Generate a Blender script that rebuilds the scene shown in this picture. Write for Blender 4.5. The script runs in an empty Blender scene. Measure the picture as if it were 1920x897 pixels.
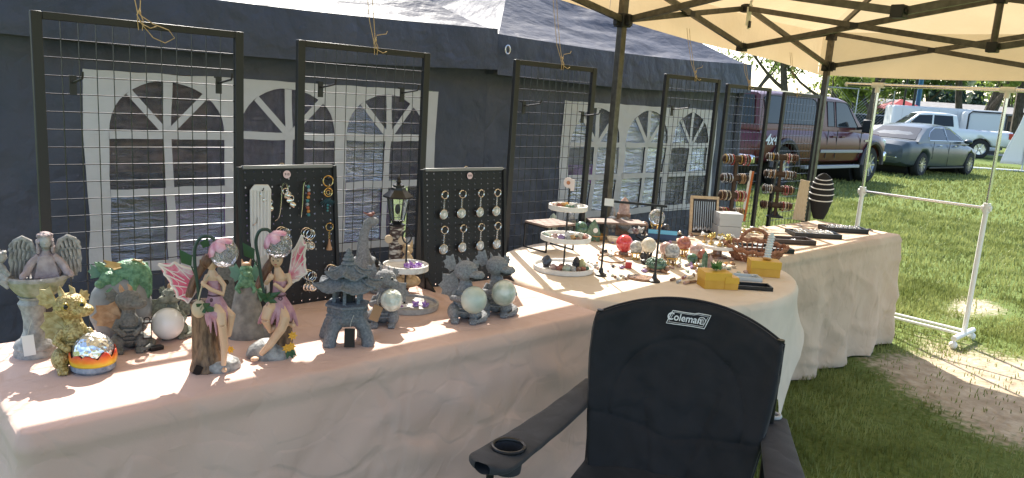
import bpy, math, random
import numpy as np
from mathutils import Vector, Matrix, noise
R0=random.Random(7)
PI=math.pi
sc=bpy.context.scene
COL=sc.collection
# ---------------------------------------------------------------- camera
IW,IH=1920.,897.
FPX=1440.; HSL=.066; HC=176.; VPX=2550.; EYE=1.55
def _cam():
    roll=math.atan(HSL); d=(448.5-HC)*math.cos(roll); pitch=math.atan(d/FPX)
    n=math.hypot(HSL,1); u=(HSL/n,-1/n)
    up=Vector((u[0]*math.cos(pitch),u[1]*math.cos(pitch),-math.sin(pitch)))
    X=Vector((VPX-960,HC+HSL*(VPX-960)-448.5,FPX)).normalized()
    X=(X-up*X.dot(up)).normalized(); Y=up.cross(X)
    return Matrix((X,Y,up))          # world = CR @ camera(x right, y down, z forward)
CR=_cam(); CC=Vector((0,0,EYE))
def ray(px,py): return (CR@Vector((px-960,py-448.5,FPX))).normalized()
def Pz(px,py,z): d=ray(px,py); return CC+d*((z-EYE)/d.z)
def Py(px,py,y): d=ray(px,py); return CC+d*(y/d.y)
def Px(px,py,x): d=ray(px,py); return CC+d*(x/d.x)
FWD=CR@Vector((0,0,1))
def depth(p): return (Vector(p)-CC).dot(FWD)
def Pd(px,py,dp): d=ray(px,py); return CC+d*(dp/d.dot(FWD))
def Gd(px,dp):   # ground point under image column px (near the horizon) at a given depth
    p=Pd(px,HC+HSL*(px-960),dp); return Vector((p.x,p.y,0))
def proj(p):
    c=CR.transposed()@(Vector(p)-CC); return (960+FPX*c.x/c.z,448.5+FPX*c.y/c.z,c.z)
cd=bpy.data.cameras.new('camera'); cam=bpy.data.objects.new('camera',cd); COL.objects.link(cam)
cd.sensor_width=36; cd.lens=FPX/IW*36; cd.clip_start=.05; cd.clip_end=2000
r_=CR@Vector((1,0,0)); u_=-(CR@Vector((0,1,0))); b_=-(CR@Vector((0,0,1)))
cam.matrix_world=Matrix(((r_.x,u_.x,b_.x,CC.x),(r_.y,u_.y,b_.y,CC.y),(r_.z,u_.z,b_.z,CC.z),(0,0,0,1)))
sc.camera=cam
# ---------------------------------------------------------------- light
SUN=Vector((.48,.82,.93)).normalized()
el=math.asin(SUN.z); az=math.atan2(SUN.x,SUN.y)
w=bpy.data.worlds.new('World'); sc.world=w; w.use_nodes=True
nt=w.node_tree; bg=nt.nodes['Background']; sky=nt.nodes.new('ShaderNodeTexSky'); sky.sky_type='NISHITA'
sky.sun_disc=False; sky.sun_elevation=el; sky.sun_rotation=az; sky.air_density=1.0; sky.dust_density=1.6; sky.ozone_density=1.0
nt.links.new(sky.outputs[0],bg.inputs[0]); bg.inputs[1].default_value=.15
sl=bpy.data.lights.new('sun','SUN'); sl.energy=4.2; sl.angle=math.radians(.5); sl.color=(1,.95,.86)
so=bpy.data.objects.new('sun',sl); COL.objects.link(so); so.location=(3,6,9)
so.rotation_euler=SUN.to_track_quat('Z','Y').to_euler()
sc.view_settings.view_transform='Standard'; sc.view_settings.look='None'; sc.view_settings.gamma=1
sc.view_settings.use_curve_mapping=False; sc.view_settings.exposure=1.5
try:
    sc.cycles.max_bounces=8; sc.cycles.transparent_max_bounces=24; sc.cycles.caustics_reflective=False; sc.cycles.caustics_refractive=False
except Exception: pass
# ---------------------------------------------------------------- materials
MATS={}
def M(name,col=(.5,.5,.5),rough=.6,metal=0,col2=None,vscale=20,vdet=4,bump=0,bscale=60,bkind='noise',spec=.5,trans=0,sheen=0,coat=0,kind='noise',ior=1.45,lo=.35,hi=.65,emit=0,stretch=None,alpha=1,transl=0):
    if name in MATS: return MATS[name]
    m=bpy.data.materials.new(name); m.use_nodes=True; n=m.node_tree.nodes; L=m.node_tree.links
    b=n['Principled BSDF']
    b.inputs['Base Color'].default_value=(*col,1); b.inputs['Roughness'].default_value=rough; b.inputs['Metallic'].default_value=metal
    b.inputs['Specular IOR Level'].default_value=spec; b.inputs['IOR'].default_value=ior
    b.inputs['Transmission Weight'].default_value=trans; b.inputs['Sheen Weight'].default_value=sheen; b.inputs['Coat Weight'].default_value=coat
    b.inputs['Alpha'].default_value=alpha
    if emit: b.inputs['Emission Color'].default_value=(*col,1); b.inputs['Emission Strength'].default_value=emit
    tc=n.new('ShaderNodeTexCoord'); src=tc.outputs['Object']
    if stretch:
        mp=n.new('ShaderNodeMapping'); mp.inputs['Scale'].default_value=stretch; L.new(src,mp.inputs[0]); src=mp.outputs[0]
    cr=None
    if col2 is not None:
        if kind=='voronoi':
            t=n.new('ShaderNodeTexVoronoi'); t.inputs['Scale'].default_value=vscale; out=t.outputs['Distance']
        else:
            t=n.new('ShaderNodeTexNoise'); t.inputs['Scale'].default_value=vscale; t.inputs['Detail'].default_value=vdet; out=t.outputs['Fac']
        L.new(src,t.inputs['Vector'])
        cr=n.new('ShaderNodeValToRGB'); e=cr.color_ramp.elements; e[0].position=lo; e[1].position=hi; e[0].color=(*col,1); e[1].color=(*col2,1)
        L.new(out,cr.inputs[0]); L.new(cr.outputs[0],b.inputs['Base Color'])
    if bump:
        if bkind=='voronoi':
            t=n.new('ShaderNodeTexVoronoi'); out=t.outputs['Distance']
        elif bkind=='wave':
            t=n.new('ShaderNodeTexWave'); t.inputs['Distortion'].default_value=3; out=t.outputs['Fac']
        else:
            t=n.new('ShaderNodeTexNoise'); t.inputs['Detail'].default_value=5; out=t.outputs['Fac']
        t.inputs['Scale'].default_value=bscale; L.new(src,t.inputs['Vector'])
        bp=n.new('ShaderNodeBump'); bp.inputs['Strength'].default_value=min(1,bump); bp.inputs['Distance'].default_value=.35/bscale
        L.new(out,bp.inputs['Height']); L.new(bp.outputs[0],b.inputs['Normal'])
    if transl:
        tr=n.new('ShaderNodeBsdfTranslucent'); mx=n.new('ShaderNodeMixShader'); mx.inputs[0].default_value=transl
        tr.inputs[0].default_value=(*col,1)
        if cr: L.new(cr.outputs[0],tr.inputs[0])
        L.new(b.outputs[0],mx.inputs[1]); L.new(tr.outputs[0],mx.inputs[2]); L.new(mx.outputs[0],n['Material Output'].inputs[0])
    MATS[name]=m; return m
def crease(m,scales,strength=.6,wid=.22):
    """add sharp storage creases (edges of warped cells) to a fabric's bump"""
    n=m.node_tree.nodes; L=m.node_tree.links; b=n['Principled BSDF']; tc=n.new('ShaderNodeTexCoord')
    for (sc_,dist,st) in scales:
        nz=n.new('ShaderNodeTexNoise'); nz.inputs['Scale'].default_value=sc_*.5; nz.inputs['Detail'].default_value=3; L.new(tc.outputs['Object'],nz.inputs[0])
        mp=n.new('ShaderNodeMapping'); mp.inputs['Scale'].default_value=st; L.new(tc.outputs['Object'],mp.inputs[0])
        ad=n.new('ShaderNodeVectorMath'); ad.operation='MULTIPLY_ADD'; L.new(nz.outputs['Color'],ad.inputs[0]); ad.inputs[1].default_value=(1.1/sc_*2,)*3; L.new(mp.outputs[0],ad.inputs[2])
        v=n.new('ShaderNodeTexVoronoi'); v.feature='DISTANCE_TO_EDGE'; v.inputs['Scale'].default_value=sc_; L.new(ad.outputs[0],v.inputs['Vector'])
        mr=n.new('ShaderNodeMapRange'); mr.inputs['From Max'].default_value=wid; mr.interpolation_type='SMOOTHERSTEP'; L.new(v.outputs['Distance'],mr.inputs['Value'])
        bp=n.new('ShaderNodeBump'); bp.inputs['Strength'].default_value=strength; bp.inputs['Distance'].default_value=dist; k1=n.new('ShaderNodeTexNoise'); k1.inputs['Scale'].default_value=sc_*.9; k1.inputs['Detail'].default_value=2; L.new(tc.outputs['Object'],k1.inputs[0]); k2=n.new('ShaderNodeMapRange'); k2.inputs['From Min'].default_value=.48; k2.inputs['From Max'].default_value=.62; L.new(k1.outputs[0],k2.inputs['Value'])
        k3=n.new('ShaderNodeMath'); k3.operation='MAXIMUM'; L.new(mr.outputs[0],k3.inputs[0]); L.new(k2.outputs[0],k3.inputs[1]); L.new(k3.outputs[0],bp.inputs['Height'])
        old=b.inputs['Normal'].links
        if old: L.new(old[0].from_socket,bp.inputs['Normal'])
        L.new(bp.outputs[0],b.inputs['Normal'])
    return m
# ---------------------------------------------------------------- mesh builder
class MB:
    def __init__(s): s.v=[]; s.f=[]
    def add(s,vs,fs):
        o=len(s.v); s.v.extend(Vector(v) for v in vs); s.f.extend(tuple(i+o for i in f) for f in fs); return s
    def box(s,c,d,Mx=None,rz=0):
        x,y,z=d[0]/2,d[1]/2,d[2]/2; c=Vector(c)
        vs=[Vector((a,b,e)) for a in(-x,x) for b in(-y,y) for e in(-z,z)]
        if rz: Mx=Matrix.Rotation(rz,3,'Z')
        if Mx: vs=[Mx@v for v in vs]
        return s.add([v+c for v in vs],[(0,1,3,2),(4,6,7,5),(0,4,5,1),(2,3,7,6),(0,2,6,4),(1,5,7,3)])
    def bar(s,p0,p1,w,h=None,up=(0,0,1)):
        p0=Vector(p0);p1=Vector(p1);d=p1-p0;L=d.length;d.normalize();up=Vector(up)
        if abs(d.dot(up))>.98: up=Vector((1,0,0)) if abs(d.x)<.9 else Vector((0,1,0))
        a=d.cross(up).normalized();b=a.cross(d);h=h or w
        return s.box((p0+p1)/2,(w,L,h),Matrix((a,d,b)).transposed())
    def tube(s,pts,r,n=8,closed=False,cap=True,flat=1.0):
        pts=[Vector(p) for p in pts]; k=len(pts); rr=r if isinstance(r,(list,tuple)) else [r]*k
        o=len(s.v); a=None
        for i,p in enumerate(pts):
            if closed: d=pts[(i+1)%k]-pts[i-1]
            else: d=pts[min(i+1,k-1)]-pts[max(i-1,0)]
            if d.length<1e-9: d=Vector((0,0,1))
            d.normalize()
            if a is None: a=d.orthogonal().normalized()
            a=(a-d*a.dot(d)); a=a.normalized() if a.length>1e-6 else d.orthogonal().normalized()
            b=d.cross(a)
            for j in range(n):
                t=2*PI*j/n; s.v.append(p+(a*math.cos(t)+b*math.sin(t)*flat)*rr[i])
        for i in range(k if closed else k-1):
            for j in range(n):
                i2=(i+1)%k
                s.f.append((o+i*n+j,o+i*n+(j+1)%n,o+i2*n+(j+1)%n,o+i2*n+j))
        if cap and not closed:
            s.f.append(tuple(o+j for j in range(n-1,-1,-1))); s.f.append(tuple(o+(k-1)*n+j for j in range(n)))
        return s
    def cyl(s,p0,p1,r0,r1=None,n=12): return s.tube([p0,p1],[r0,r0 if r1 is None else r1],n)
    def ring(s,c,R,r,n=24,m=6,axis='Z',sx=1,sy=1,Mx=None):
        pts=[]
        for i in range(n):
            t=2*PI*i/n; a,b=R*math.cos(t)*sx,R*math.sin(t)*sy
            v=Vector((a,b,0)) if axis=='Z' else Vector((a,0,b)) if axis=='Y' else Vector((0,a,b))
            if Mx: v=Mx@v
            pts.append(v+Vector(c))
        return s.tube(pts,r,m,closed=True)
    def ell(s,c,r,Mx=None,n=14,m=9,jit=0,seed=0):
        c=Vector(c); r=(r,r,r) if not isinstance(r,(list,tuple)) else r; vs=[];fs=[]
        for i in range(m+1):
            ph=PI*i/m
            for j in range(n):
                t=2*PI*j/n; v=Vector((r[0]*math.sin(ph)*math.cos(t),r[1]*math.sin(ph)*math.sin(t),r[2]*math.cos(ph)))
                if jit: v*=1+jit*noise.noise(v*(1.6/max(r))+Vector((seed*3.1,seed,0)))
                if Mx: v=Mx@v
                vs.append(v+c)
        for i in range(m):
            for j in range(n): fs.append((i*n+j,(i+1)*n+j,(i+1)*n+(j+1)%n,i*n+(j+1)%n))
        return s.add(vs,fs)
    def lathe(s,prof,c=(0,0,0),n=24,ang=0,axis='Z',cap=True,sx=1,sy=1):
        c=Vector(c); o=len(s.v); k=len(prof)
        for (r,z) in prof:
            for j in range(n):
                t=2*PI*j/n+ang; a,b=r*math.cos(t)*sx,r*math.sin(t)*sy
                v=Vector((a,b,z)) if axis=='Z' else Vector((a,z,b)) if axis=='Y' else Vector((z,a,b))
                s.v.append(v+c)
        for i in range(k-1):
            for j in range(n): s.f.append((o+i*n+j,o+i*n+(j+1)%n,o+(i+1)*n+(j+1)%n,o+(i+1)*n+j))
        if cap:
            s.f.append(tuple(o+j for j in range(n-1,-1,-1))); s.f.append(tuple(o+(k-1)*n+j for j in range(n)))
        return s
    def prism(s,poly,y0,y1,plane='XZ'):
        k=len(poly)
        def mk(a,b,d): return (a,d,b) if plane=='XZ' else (a,b,d) if plane=='XY' else (d,a,b)
        vs=[mk(a,b,y0) for a,b in poly]+[mk(a,b,y1) for a,b in poly]
        fs=[tuple(range(k)),tuple(range(2*k-1,k-1,-1))]+[(i,k+i,k+(i+1)%k,(i+1)%k) for i in range(k)]
        return s.add(vs,fs)
    def grid(s,fn,nu,nv,closed=False):
        o=len(s.v)
        for i in range(nu+1):
            for j in range(nv+1): s.v.append(Vector(fn(i/nu,j/nv)))
        for i in range(nu):
            for j in range(nv):
                a=o+i*(nv+1)+j; s.f.append((a,a+nv+1,a+nv+2,a+1))
        return s
    def xf(s,Mx): s.v=[Mx@v for v in s.v]; return s
    def build(s,name,mat,parent=None,smooth=True,scale=1,loc=None,rot=None,remesh=0,sm=2,bevel=0,solid=0,sub=0,auto=True,fix=True):
        me=bpy.data.meshes.new(name); me.from_pydata([(v.x*scale,v.y*scale,v.z*scale) for v in s.v],[],s.f)
        if fix:
            import bmesh
            bm=bmesh.new(); bm.from_mesh(me); bmesh.ops.recalc_face_normals(bm,faces=bm.faces); bm.to_mesh(me); bm.free()
        if smooth:
            me.polygons.foreach_set('use_smooth',[True]*len(me.polygons))
            if auto and not remesh:
                try: me.set_sharp_from_angle(angle=math.radians(38))
                except Exception: pass
        me.materials.append(mat); me.update()
        o=bpy.data.objects.new(name,me); COL.objects.link(o); o.parent=parent
        if loc is not None: o.location=loc
        if rot is not None: o.rotation_euler=rot
        if remesh:
            m=o.modifiers.new('r','REMESH'); m.mode='VOXEL'; m.voxel_size=remesh*scale; m.use_smooth_shade=True
            if sm: k=o.modifiers.new('s','SMOOTH'); k.iterations=sm; k.factor=.5
        if solid: m=o.modifiers.new('t','SOLIDIFY'); m.thickness=solid; m.offset=0
        if bevel: m=o.modifiers.new('b','BEVEL'); m.width=bevel; m.segments=2; m.limit_method='ANGLE'
        if sub: m=o.modifiers.new('u','SUBSURF'); m.levels=sub; m.render_levels=sub
        return o
def tag(o,label,cat,group=None):
    o['label']=label; o['category']=cat
    if group: o['group']=group
    return o
def thing(name,label,cat,loc=(0,0,0),rz=0,group=None):
    o=bpy.data.objects.new(name,None); COL.objects.link(o); o.location=loc; o.rotation_euler=(0,0,rz); o.empty_display_size=.05
    return tag(o,label,cat,group)
def struct(o): o['kind']='structure'; return o
def inst(me,name,parent=None,loc=(0,0,0),rot=(0,0,0),scale=(1,1,1)):
    o=bpy.data.objects.new(name,me); COL.objects.link(o); o.parent=parent; o.location=loc; o.rotation_euler=rot
    o.scale=scale if isinstance(scale,(tuple,list)) else (scale,)*3; return o
def text_part(txt,size,mat,parent,loc,rot,name='lettering',ext=.0006,shear=0,sx=1):
    cu=bpy.data.curves.new('txt','FONT'); cu.body=txt; cu.size=size; cu.extrude=ext; cu.align_x='CENTER'; cu.align_y='CENTER'; cu.shear=shear; cu.offset=size*.012
    t=bpy.data.objects.new('txt',cu); COL.objects.link(t)
    bpy.context.view_layer.update()
    me=bpy.data.meshes.new_from_object(t.evaluated_get(bpy.context.evaluated_depsgraph_get()))
    bpy.data.objects.remove(t); bpy.data.curves.remove(cu)
    me.materials.clear(); me.materials.append(mat)
    return inst(me,name,parent,loc,rot,(sx,1,1))
class Fig:
    """a small thing standing on a surface; its shapes are given in photo pixels about its base point and scaled to metres by its distance"""
    def __init__(s,name,label,cat,px,py,z,group=None,turn=0,k=1.0):
        p=Pz(px,py,z); s.p=p; s.s=depth(p)/FPX*k
        s.px,s.py,s.zk=px,py,1.05
        s.root=thing(name,label,cat,p,math.atan2(-p.x,p.y)+turn,group)
    def part(s,name,mb,mat,parent=None,**kw):
        if parent is None or parent is s.root or True: mb.v=[Vector((v.x,v.y,v.z*s.zk)) for v in mb.v]
        return mb.build(name,mat,parent or s.root,scale=s.s,**kw)
def q_(G): return lambda px,py,y=0: Vector((px-G.px,y,G.py-py))
def lerp(a,b,t): return a+(b-a)*t
def fbm(x,y,z=0,o=3):
    v=0;a=1;
    for i in range(o): v+=a*noise.noise(Vector((x,y,z))); x*=2.03;y*=2.03;z*=2.03;a*=.5
    return v
T=.78      # table top height
# ---------------------------------------------------------------- ground
def dirtf(x,y):
    a=math.hypot((x-5.25)/1.05,(y-1.05)/.95); b=math.hypot((x-2.8)/1.5,(y-.2)/1.1); c=math.hypot((x-7.2)/1.0,(y-1.9)/.35)
    return min(a,b+.55,c+.35)+.45*fbm(x*1.7,y*1.7,3,3)
def ground_mat():
    m=bpy.data.materials.new('grass_ground'); m.use_nodes=True; n=m.node_tree.nodes; L=m.node_tree.links; b=n['Principled BSDF']
    b.inputs['Roughness'].default_value=.95; b.inputs['Specular IOR Level'].default_value=.1
    tc=n.new('ShaderNodeTexCoord')
    def nz(s,d=5):
        t=n.new('ShaderNodeTexNoise'); t.inputs['Scale'].default_value=s; t.inputs['Detail'].default_value=d; L.new(tc.outputs['Object'],t.inputs[0]); return t.outputs['Fac']
    def ramp(src,a,ca,bb,cb):
        r=n.new('ShaderNodeValToRGB'); e=r.color_ramp.elements; e[0].position=a; e[1].position=bb; e[0].color=(*ca,1); e[1].color=(*cb,1); L.new(src,r.inputs[0]); return r.outputs[0]
    def mix(f,a,bb):
        x=n.new('ShaderNodeMix'); x.data_type='RGBA'; L.new(f,x.inputs[0]); L.new(a,x.inputs[6]); L.new(bb,x.inputs[7]); return x.outputs[2]
    g=mix(nz(.6),ramp(nz(14),.3,(.055,.085,.018),.7,(.13,.18,.045)),ramp(nz(40),.35,(.09,.13,.03),.7,(.2,.23,.08)))
    dr=ramp(nz(9,8),.3,(.3,.235,.16),.7,(.5,.42,.31))
    at=n.new('ShaderNodeAttribute'); at.attribute_name='dirt'; at.attribute_type='GEOMETRY'
    ad=n.new('ShaderNodeMath'); ad.operation='MULTIPLY_ADD'; L.new(nz(22,6),ad.inputs[0]); ad.inputs[1].default_value=.7; L.new(at.outputs['Fac'],ad.inputs[2])
    f=ramp(ad.outputs[0],.75,(0,0,0),1.0,(1,1,1))
    L.new(mix(f,g,dr),b.inputs['Base Color'])
    bp=n.new('ShaderNodeBump'); bp.inputs['Strength'].default_value=.6; bp.inputs['Distance'].default_value=.03; L.new(nz(30,8),bp.inputs['Height']); L.new(bp.outputs[0],b.inputs['Normal'])
    return m
xs=[-700,-200,-60,-20]+[-6+i*.5 for i in range(60)]+[26,34,50,90,200,700]
ys=[-700,-200,-60,-15]+[-4+i*.5 for i in range(36)]+[16,22,40,90,250,800]
me=bpy.data.meshes.new('ground'); gv=[(x,y,0) for x in xs for y in ys]; ny=len(ys)
me.from_pydata(gv,[],[(i*ny+j,(i+1)*ny+j,(i+1)*ny+j+1,i*ny+j+1) for i in range(len(xs)-1) for j in range(ny-1)])
at=me.attributes.new('dirt','FLOAT','POINT'); at.data.foreach_set('value',[max(0,min(1,1.35-dirtf(x,y))) if -6<=x<=24 and -4<=y<=14 else 0 for x,y,z in gv])
me.materials.append(ground_mat()); go=bpy.data.objects.new('ground',me); COL.objects.link(go); struct(go)
# grass blades (uncountable)
gm=M('grass_blade',(.14,.165,.04),.6,col2=(.31,.33,.11),vscale=2.2,vdet=6,transl=.35,spec=.3)
def grass(name,zones,seed):
    rg=np.random.default_rng(seed); V=[];F=[];c=0
    for (x0,x1,y0,y1,n,h,wd) in zones:
        P=rg.uniform((x0,y0),(x1,y1),(n,2)); Rr=rg.uniform(0,1,(n,5))
        for (x,y),r in zip(P,Rr):
            q=proj((x,y,0))
            if q[2]<.3 or not(-250<q[0]<2250 and 60<q[1]<1250): continue
            d=dirtf(x,y) if x<9 else 2+.3*fbm(x*1.2,y*1.2)
            if d<.85 and r[0]>.08: continue
            if d<1.25 and r[0]>.5: continue
            hh=h*(.55+.8*r[1])*(.75+.5*max(0,min(1,d-.8))); a=r[2]*2*PI; ln=(r[3]-.35)*1.1; b=r[4]*2*PI
            ca,sa=math.cos(a)*wd,math.sin(a)*wd; lx,ly=math.cos(b)*ln*hh,math.sin(b)*ln*hh
            V+=[(x-ca,y-sa,-.004),(x+ca,y+sa,-.004),(x+ca*.8+lx*.4,y+sa*.8+ly*.4,hh*.6),(x-ca*.8+lx*.4,y-sa*.8+ly*.4,hh*.6),(x+lx,y+ly,hh)]
            F+=[(c,c+1,c+2,c+3),(c+3,c+2,c+4)]; c+=5
    me=bpy.data.meshes.new(name); me.from_pydata(V,[],F); me.materials.append(gm)
    o=bpy.data.objects.new(name,me); COL.objects.link(o); o['kind']='stuff'; tag(o,'short green lawn grass growing around the bare dirt patch','grass'); return o
grass('lawn_grass',[(.6,4,-.6,3.4,30000,.034,.003),(4,8,-.6,4.2,60000,.036,.0032),(6,14,0,9,60000,.042,.006),(10,34,2,20,52000,.05,.014)],5)
# ---------------------------------------------------------------- grey tents
tent_m=M('tent_fabric',(.052,.064,.096),.62,col2=(.074,.084,.114),vscale=3,bump=.45,bscale=9,sheen=.1,spec=.35)
roof_m=M('tent_roof_fabric',(.075,.08,.105),.5,col2=(.1,.105,.135),vscale=3,bump=.3,bscale=7,spec=.45,stretch=(1,2.2,1),transl=.4)
crease(tent_m,[(2.2,.02,(1,1,.35)),(5,.008,(1,1,.6))],.5); crease(roof_m,[(1.6,.015,(1,.35,1))],.35)
white_m=M('white_vinyl_frame',(.5,.52,.55),.5,bump=.3,bscale=8)
def vinyl():
    m=bpy.data.materials.new('clear_vinyl'); m.use_nodes=True; n=m.node_tree.nodes; L=m.node_tree.links; n.remove(n['Principled BSDF'])
    tr=n.new('ShaderNodeBsdfTransparent'); tr.inputs[0].default_value=(.9,.91,.93,1); gl=n.new('ShaderNodeBsdfGlossy'); gl.inputs['Roughness'].default_value=.12; gl.inputs[0].default_value=(.9,.9,.95,1)
    mx=n.new('ShaderNodeMixShader'); fr=n.new('ShaderNodeFresnel'); fr.inputs[0].default_value=1.5
    ad=n.new('ShaderNodeMath'); ad.operation='MULTIPLY_ADD'; ad.inputs[1].default_value=1.0; ad.inputs[2].default_value=.03; L.new(fr.outputs[0],ad.inputs[0]); L.new(ad.outputs[0],mx.inputs[0])
    tc=n.new('ShaderNodeTexCoord'); mp=n.new('ShaderNodeMapping'); mp.inputs['Rotation'].default_value=(0,math.radians(-32),0); mp.inputs['Scale'].default_value=(4,4,26)
    nz=n.new('ShaderNodeTexNoise'); nz.inputs['Scale'].default_value=1.0; nz.inputs['Detail'].default_value=12; nz.inputs['Roughness'].default_value=.65; nz.inputs['Distortion'].default_value=1.6
    bp=n.new('ShaderNodeBump'); bp.inputs['Strength'].default_value=1.0; bp.inputs['Distance'].default_value=.028
    L.new(tc.outputs['Object'],mp.inputs[0]); L.new(mp.outputs[0],nz.inputs[0]); L.new(nz.outputs[0],bp.inputs['Height'])
    L.new(bp.outputs[0],gl.inputs['Normal']); L.new(bp.outputs[0],fr.inputs['Normal'])
    df=n.new('ShaderNodeBsdfDiffuse'); df.inputs[0].default_value=(.6,.6,.66,1); L.new(bp.outputs[0],df.inputs['Normal']); m2=n.new('ShaderNodeMixShader'); m2.inputs[0].default_value=.1; L.new(tr.outputs[0],m2.inputs[1]); L.new(df.outputs[0],m2.inputs[2])
    L.new(m2.outputs[0],mx.inputs[1]); L.new(gl.outputs[0],mx.inputs[2]); L.new(mx.outputs[0],n['Material Output'].inputs[0]); return m
vinyl_m=vinyl()
WY=3.8
def wd(x,z): return .05*noise.noise(Vector((x*1.1,z*.6,1)))+.018*noise.noise(Vector((x*4+z*2,z*2,5)))+.012*math.sin(x*9+2*noise.noise(Vector((x,z,9))))*max(0,(1.7-z))*.3
def tent(name,label,x0,x1,wx0,wx1,ztop,zspr,zmid,zbot,seed,leftwall,rightwall):
    t=thing(name,label,'tent',((x0+x1)/2,WY,0)); ox=(x0+x1)/2
    def W(x,z,off=0):
        k=1 if off else 0; return (x-ox+k*.012*noise.noise(Vector((x*5,z*6,seed))),wd(x,z)+off,z+k*.009*noise.noise(Vector((x*7,z*4,seed+9))))
    def rect(mb,a,b,c,d,off=0,nu=None,nv=None):
        nu=nu or max(2,int((b-a)/.08)); nv=nv or max(2,int((d-c)/.08))
        mb.grid(lambda u,v:W(lerp(a,b,u),lerp(c,d,v),off),nu,nv)
    eh=1.9
    m=MB(); rect(m,x0,wx0,0.0,eh-.1); rect(m,wx1,x1,0.0,eh-.1); rect(m,wx0,wx1,0,zbot-.03); rect(m,wx0,wx1,ztop,eh-.1)
    m.build('front_wall',tent_m,t)
    # white arched window frame + panes
    fr=MB(); na=3; gap=.075; aw=(wx1-wx0-gap*(na+1))/na
    def strip(pts0,pts1,off):
        k=len(pts0); fr.add([W(*p,off) for p in pts0]+[W(*p,off) for p in pts1],[(i,i+1,k+i+1,k+i) for i in range(k-1)])
    rect(fr,wx0-.02,wx1+.02,zbot-.05,zbot,-.006,24,1)
    fo=-.006
    for i in range(na+1):
        gx=wx0+i*(aw+gap); rect(fr,gx-(.02 if i==0 else 0),gx+gap+(.02 if i==na else 0),zbot,zspr,fo,2,10)
    panes=[]
    for i in range(na):
        a=wx0+gap+i*(aw+gap); c=a+aw/2; H=ztop-.035-zspr; N=20
        arc=[(c-aw/2*math.cos(PI*k/N),zspr+H*math.sin(PI*k/N)**.9) for k in range(N+1)]
        l0=a-gap/2-(gap/2+.02 if i==0 else 0); r0=a+aw+gap/2+(gap/2+.02 if i==na-1 else 0)
        top=[(lerp(l0,r0,k/N),ztop) for k in range(N+1)]
        top[0]=(l0,ztop); strip(arc,top,fo)
        strip([(l0,zspr),(a,zspr)],[(l0,ztop),(l0,ztop)],fo); strip([(r0,zspr),(a+aw,zspr)],[(r0,ztop),(r0,ztop)],fo)
        b=.02
        rect(fr,c-b,c+b,zbot,zspr+H*.99,fo-.002,2,14); rect(fr,a,a+aw,zspr-b,zspr+b,fo-.004,8,1); rect(fr,a,a+aw,zmid-b,zmid+b,fo-.004,8,1)
        for s in(-1,1):
            e=(c+s*aw/2*math.cos(PI*.27),zspr+H*math.sin(PI*.27)**.9); dx,dz=e[0]-c,e[1]-zspr; l=math.hypot(dx,dz); px,pz=-dz/l*b*.8,dx/l*b*.8
            strip([(c+px,zspr+pz),(e[0]+px,e[1]+pz)],[(c-px,zspr-pz),(e[0]-px,e[1]-pz)],fo-.006)
        for (p0,p1) in((a,c-b),(c+b,a+aw)):
            for (q0,q1) in((zbot,zmid-b),(zmid+b,zspr-b)): panes.append(('r',p0,p1,q0,q1))
        k27=round(N*.27)
        for (i0,i1) in((0,k27),(k27,N//2),(N//2,N-k27),(N-k27,N)): panes.append(('f',c,zspr,arc[i0:i1+1]))
    fr.build('window_frame',white_m,t)
    for p in panes:
        q=MB()
        if p[0]=='r': rect(q,p[1],p[2],p[3],p[4],.004,4,4)
        else: q.add([W(p[1],p[2],.004)]+[W(x,z,.004) for x,z in p[3]],[(0,k+1,k+2) for k in range(len(p[3])-1)])
        q.build('window_pane',vinyl_m,t)
    # roof, four wrinkled slopes meeting at the peak
    ax,ay,az=0,1.5,3.0; hx=(x1-x0)/2
    cs=[(-hx,-.05,1.9),(hx,-.05,1.93),(hx,3.05,1.93),(-hx,3.05,1.9)]; rf=MB()
    for i in range(4):
        A,B=Vector(cs[i]),Vector(cs[(i+1)%4])
        def f(u,v):
            e=A.lerp(B,u); p=e.lerp(Vector((ax,ay,e.z)),v); sag=-.05*math.sin(PI*v)*math.sin(PI*u)-.03*math.sin(PI*u)*(1-v)
            p.z=e.z+(az-e.z)*v**1.2+sag+.03*noise.noise(Vector((u*7*(1-v)+i*9,v*16,seed)))*math.sin(PI*u)+.008*noise.noise(Vector((u*26*(1-v*.5)+v*6,v*5,seed+4)))*math.sin(PI*u); return p
        rf.grid(f,44,34)
    rf.build('roof',roof_m,t,auto=False)
    va=MB()
    for i in range(4):
        A,B=Vector(cs[i]),Vector(cs[(i+1)%4]); nrm=Vector((0,-1,0)) if i==0 else Vector((1,0,0)) if i==1 else Vector((0,1,0)) if i==2 else Vector((-1,0,0))
        va.grid(lambda u,v:A.lerp(B,u)+nrm*(.02*v+.012*v*noise.noise(Vector((u*9,v,i))))+Vector((0,0,.012-.25*v-.03*math.sin(PI*u))),40,5)
    va.build('valance',tent_m,t)
    for (a,b) in(((-hx,hx),) if leftwall else ((-hx,-.2),(.5,hx))): MB().grid(lambda u,v:(lerp(a,b,u),3.0+.02*noise.noise(Vector((u*5,v*2,2))),lerp(0,1.85,v)),10,8).build('back_wall',tent_m,t)
    if leftwall: MB().grid(lambda u,v:(-hx,lerp(0,3,u),lerp(0,1.85,v)),8,8).build('side_wall',tent_m,t)
    if rightwall:
        MB().grid(lambda u,v:(hx-.02,lerp(0,3,u),lerp(0,1.85,v)),8,8).build('side_wall',tent_m,t)
        MB().grid(lambda u,v:(hx-.1+.12*u+.05*u*math.sin(v*5),-.015-.03*math.sin(u*PI),lerp(0,1.75,v)),6,14).build('corner_flap',tent_m,t)
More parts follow.
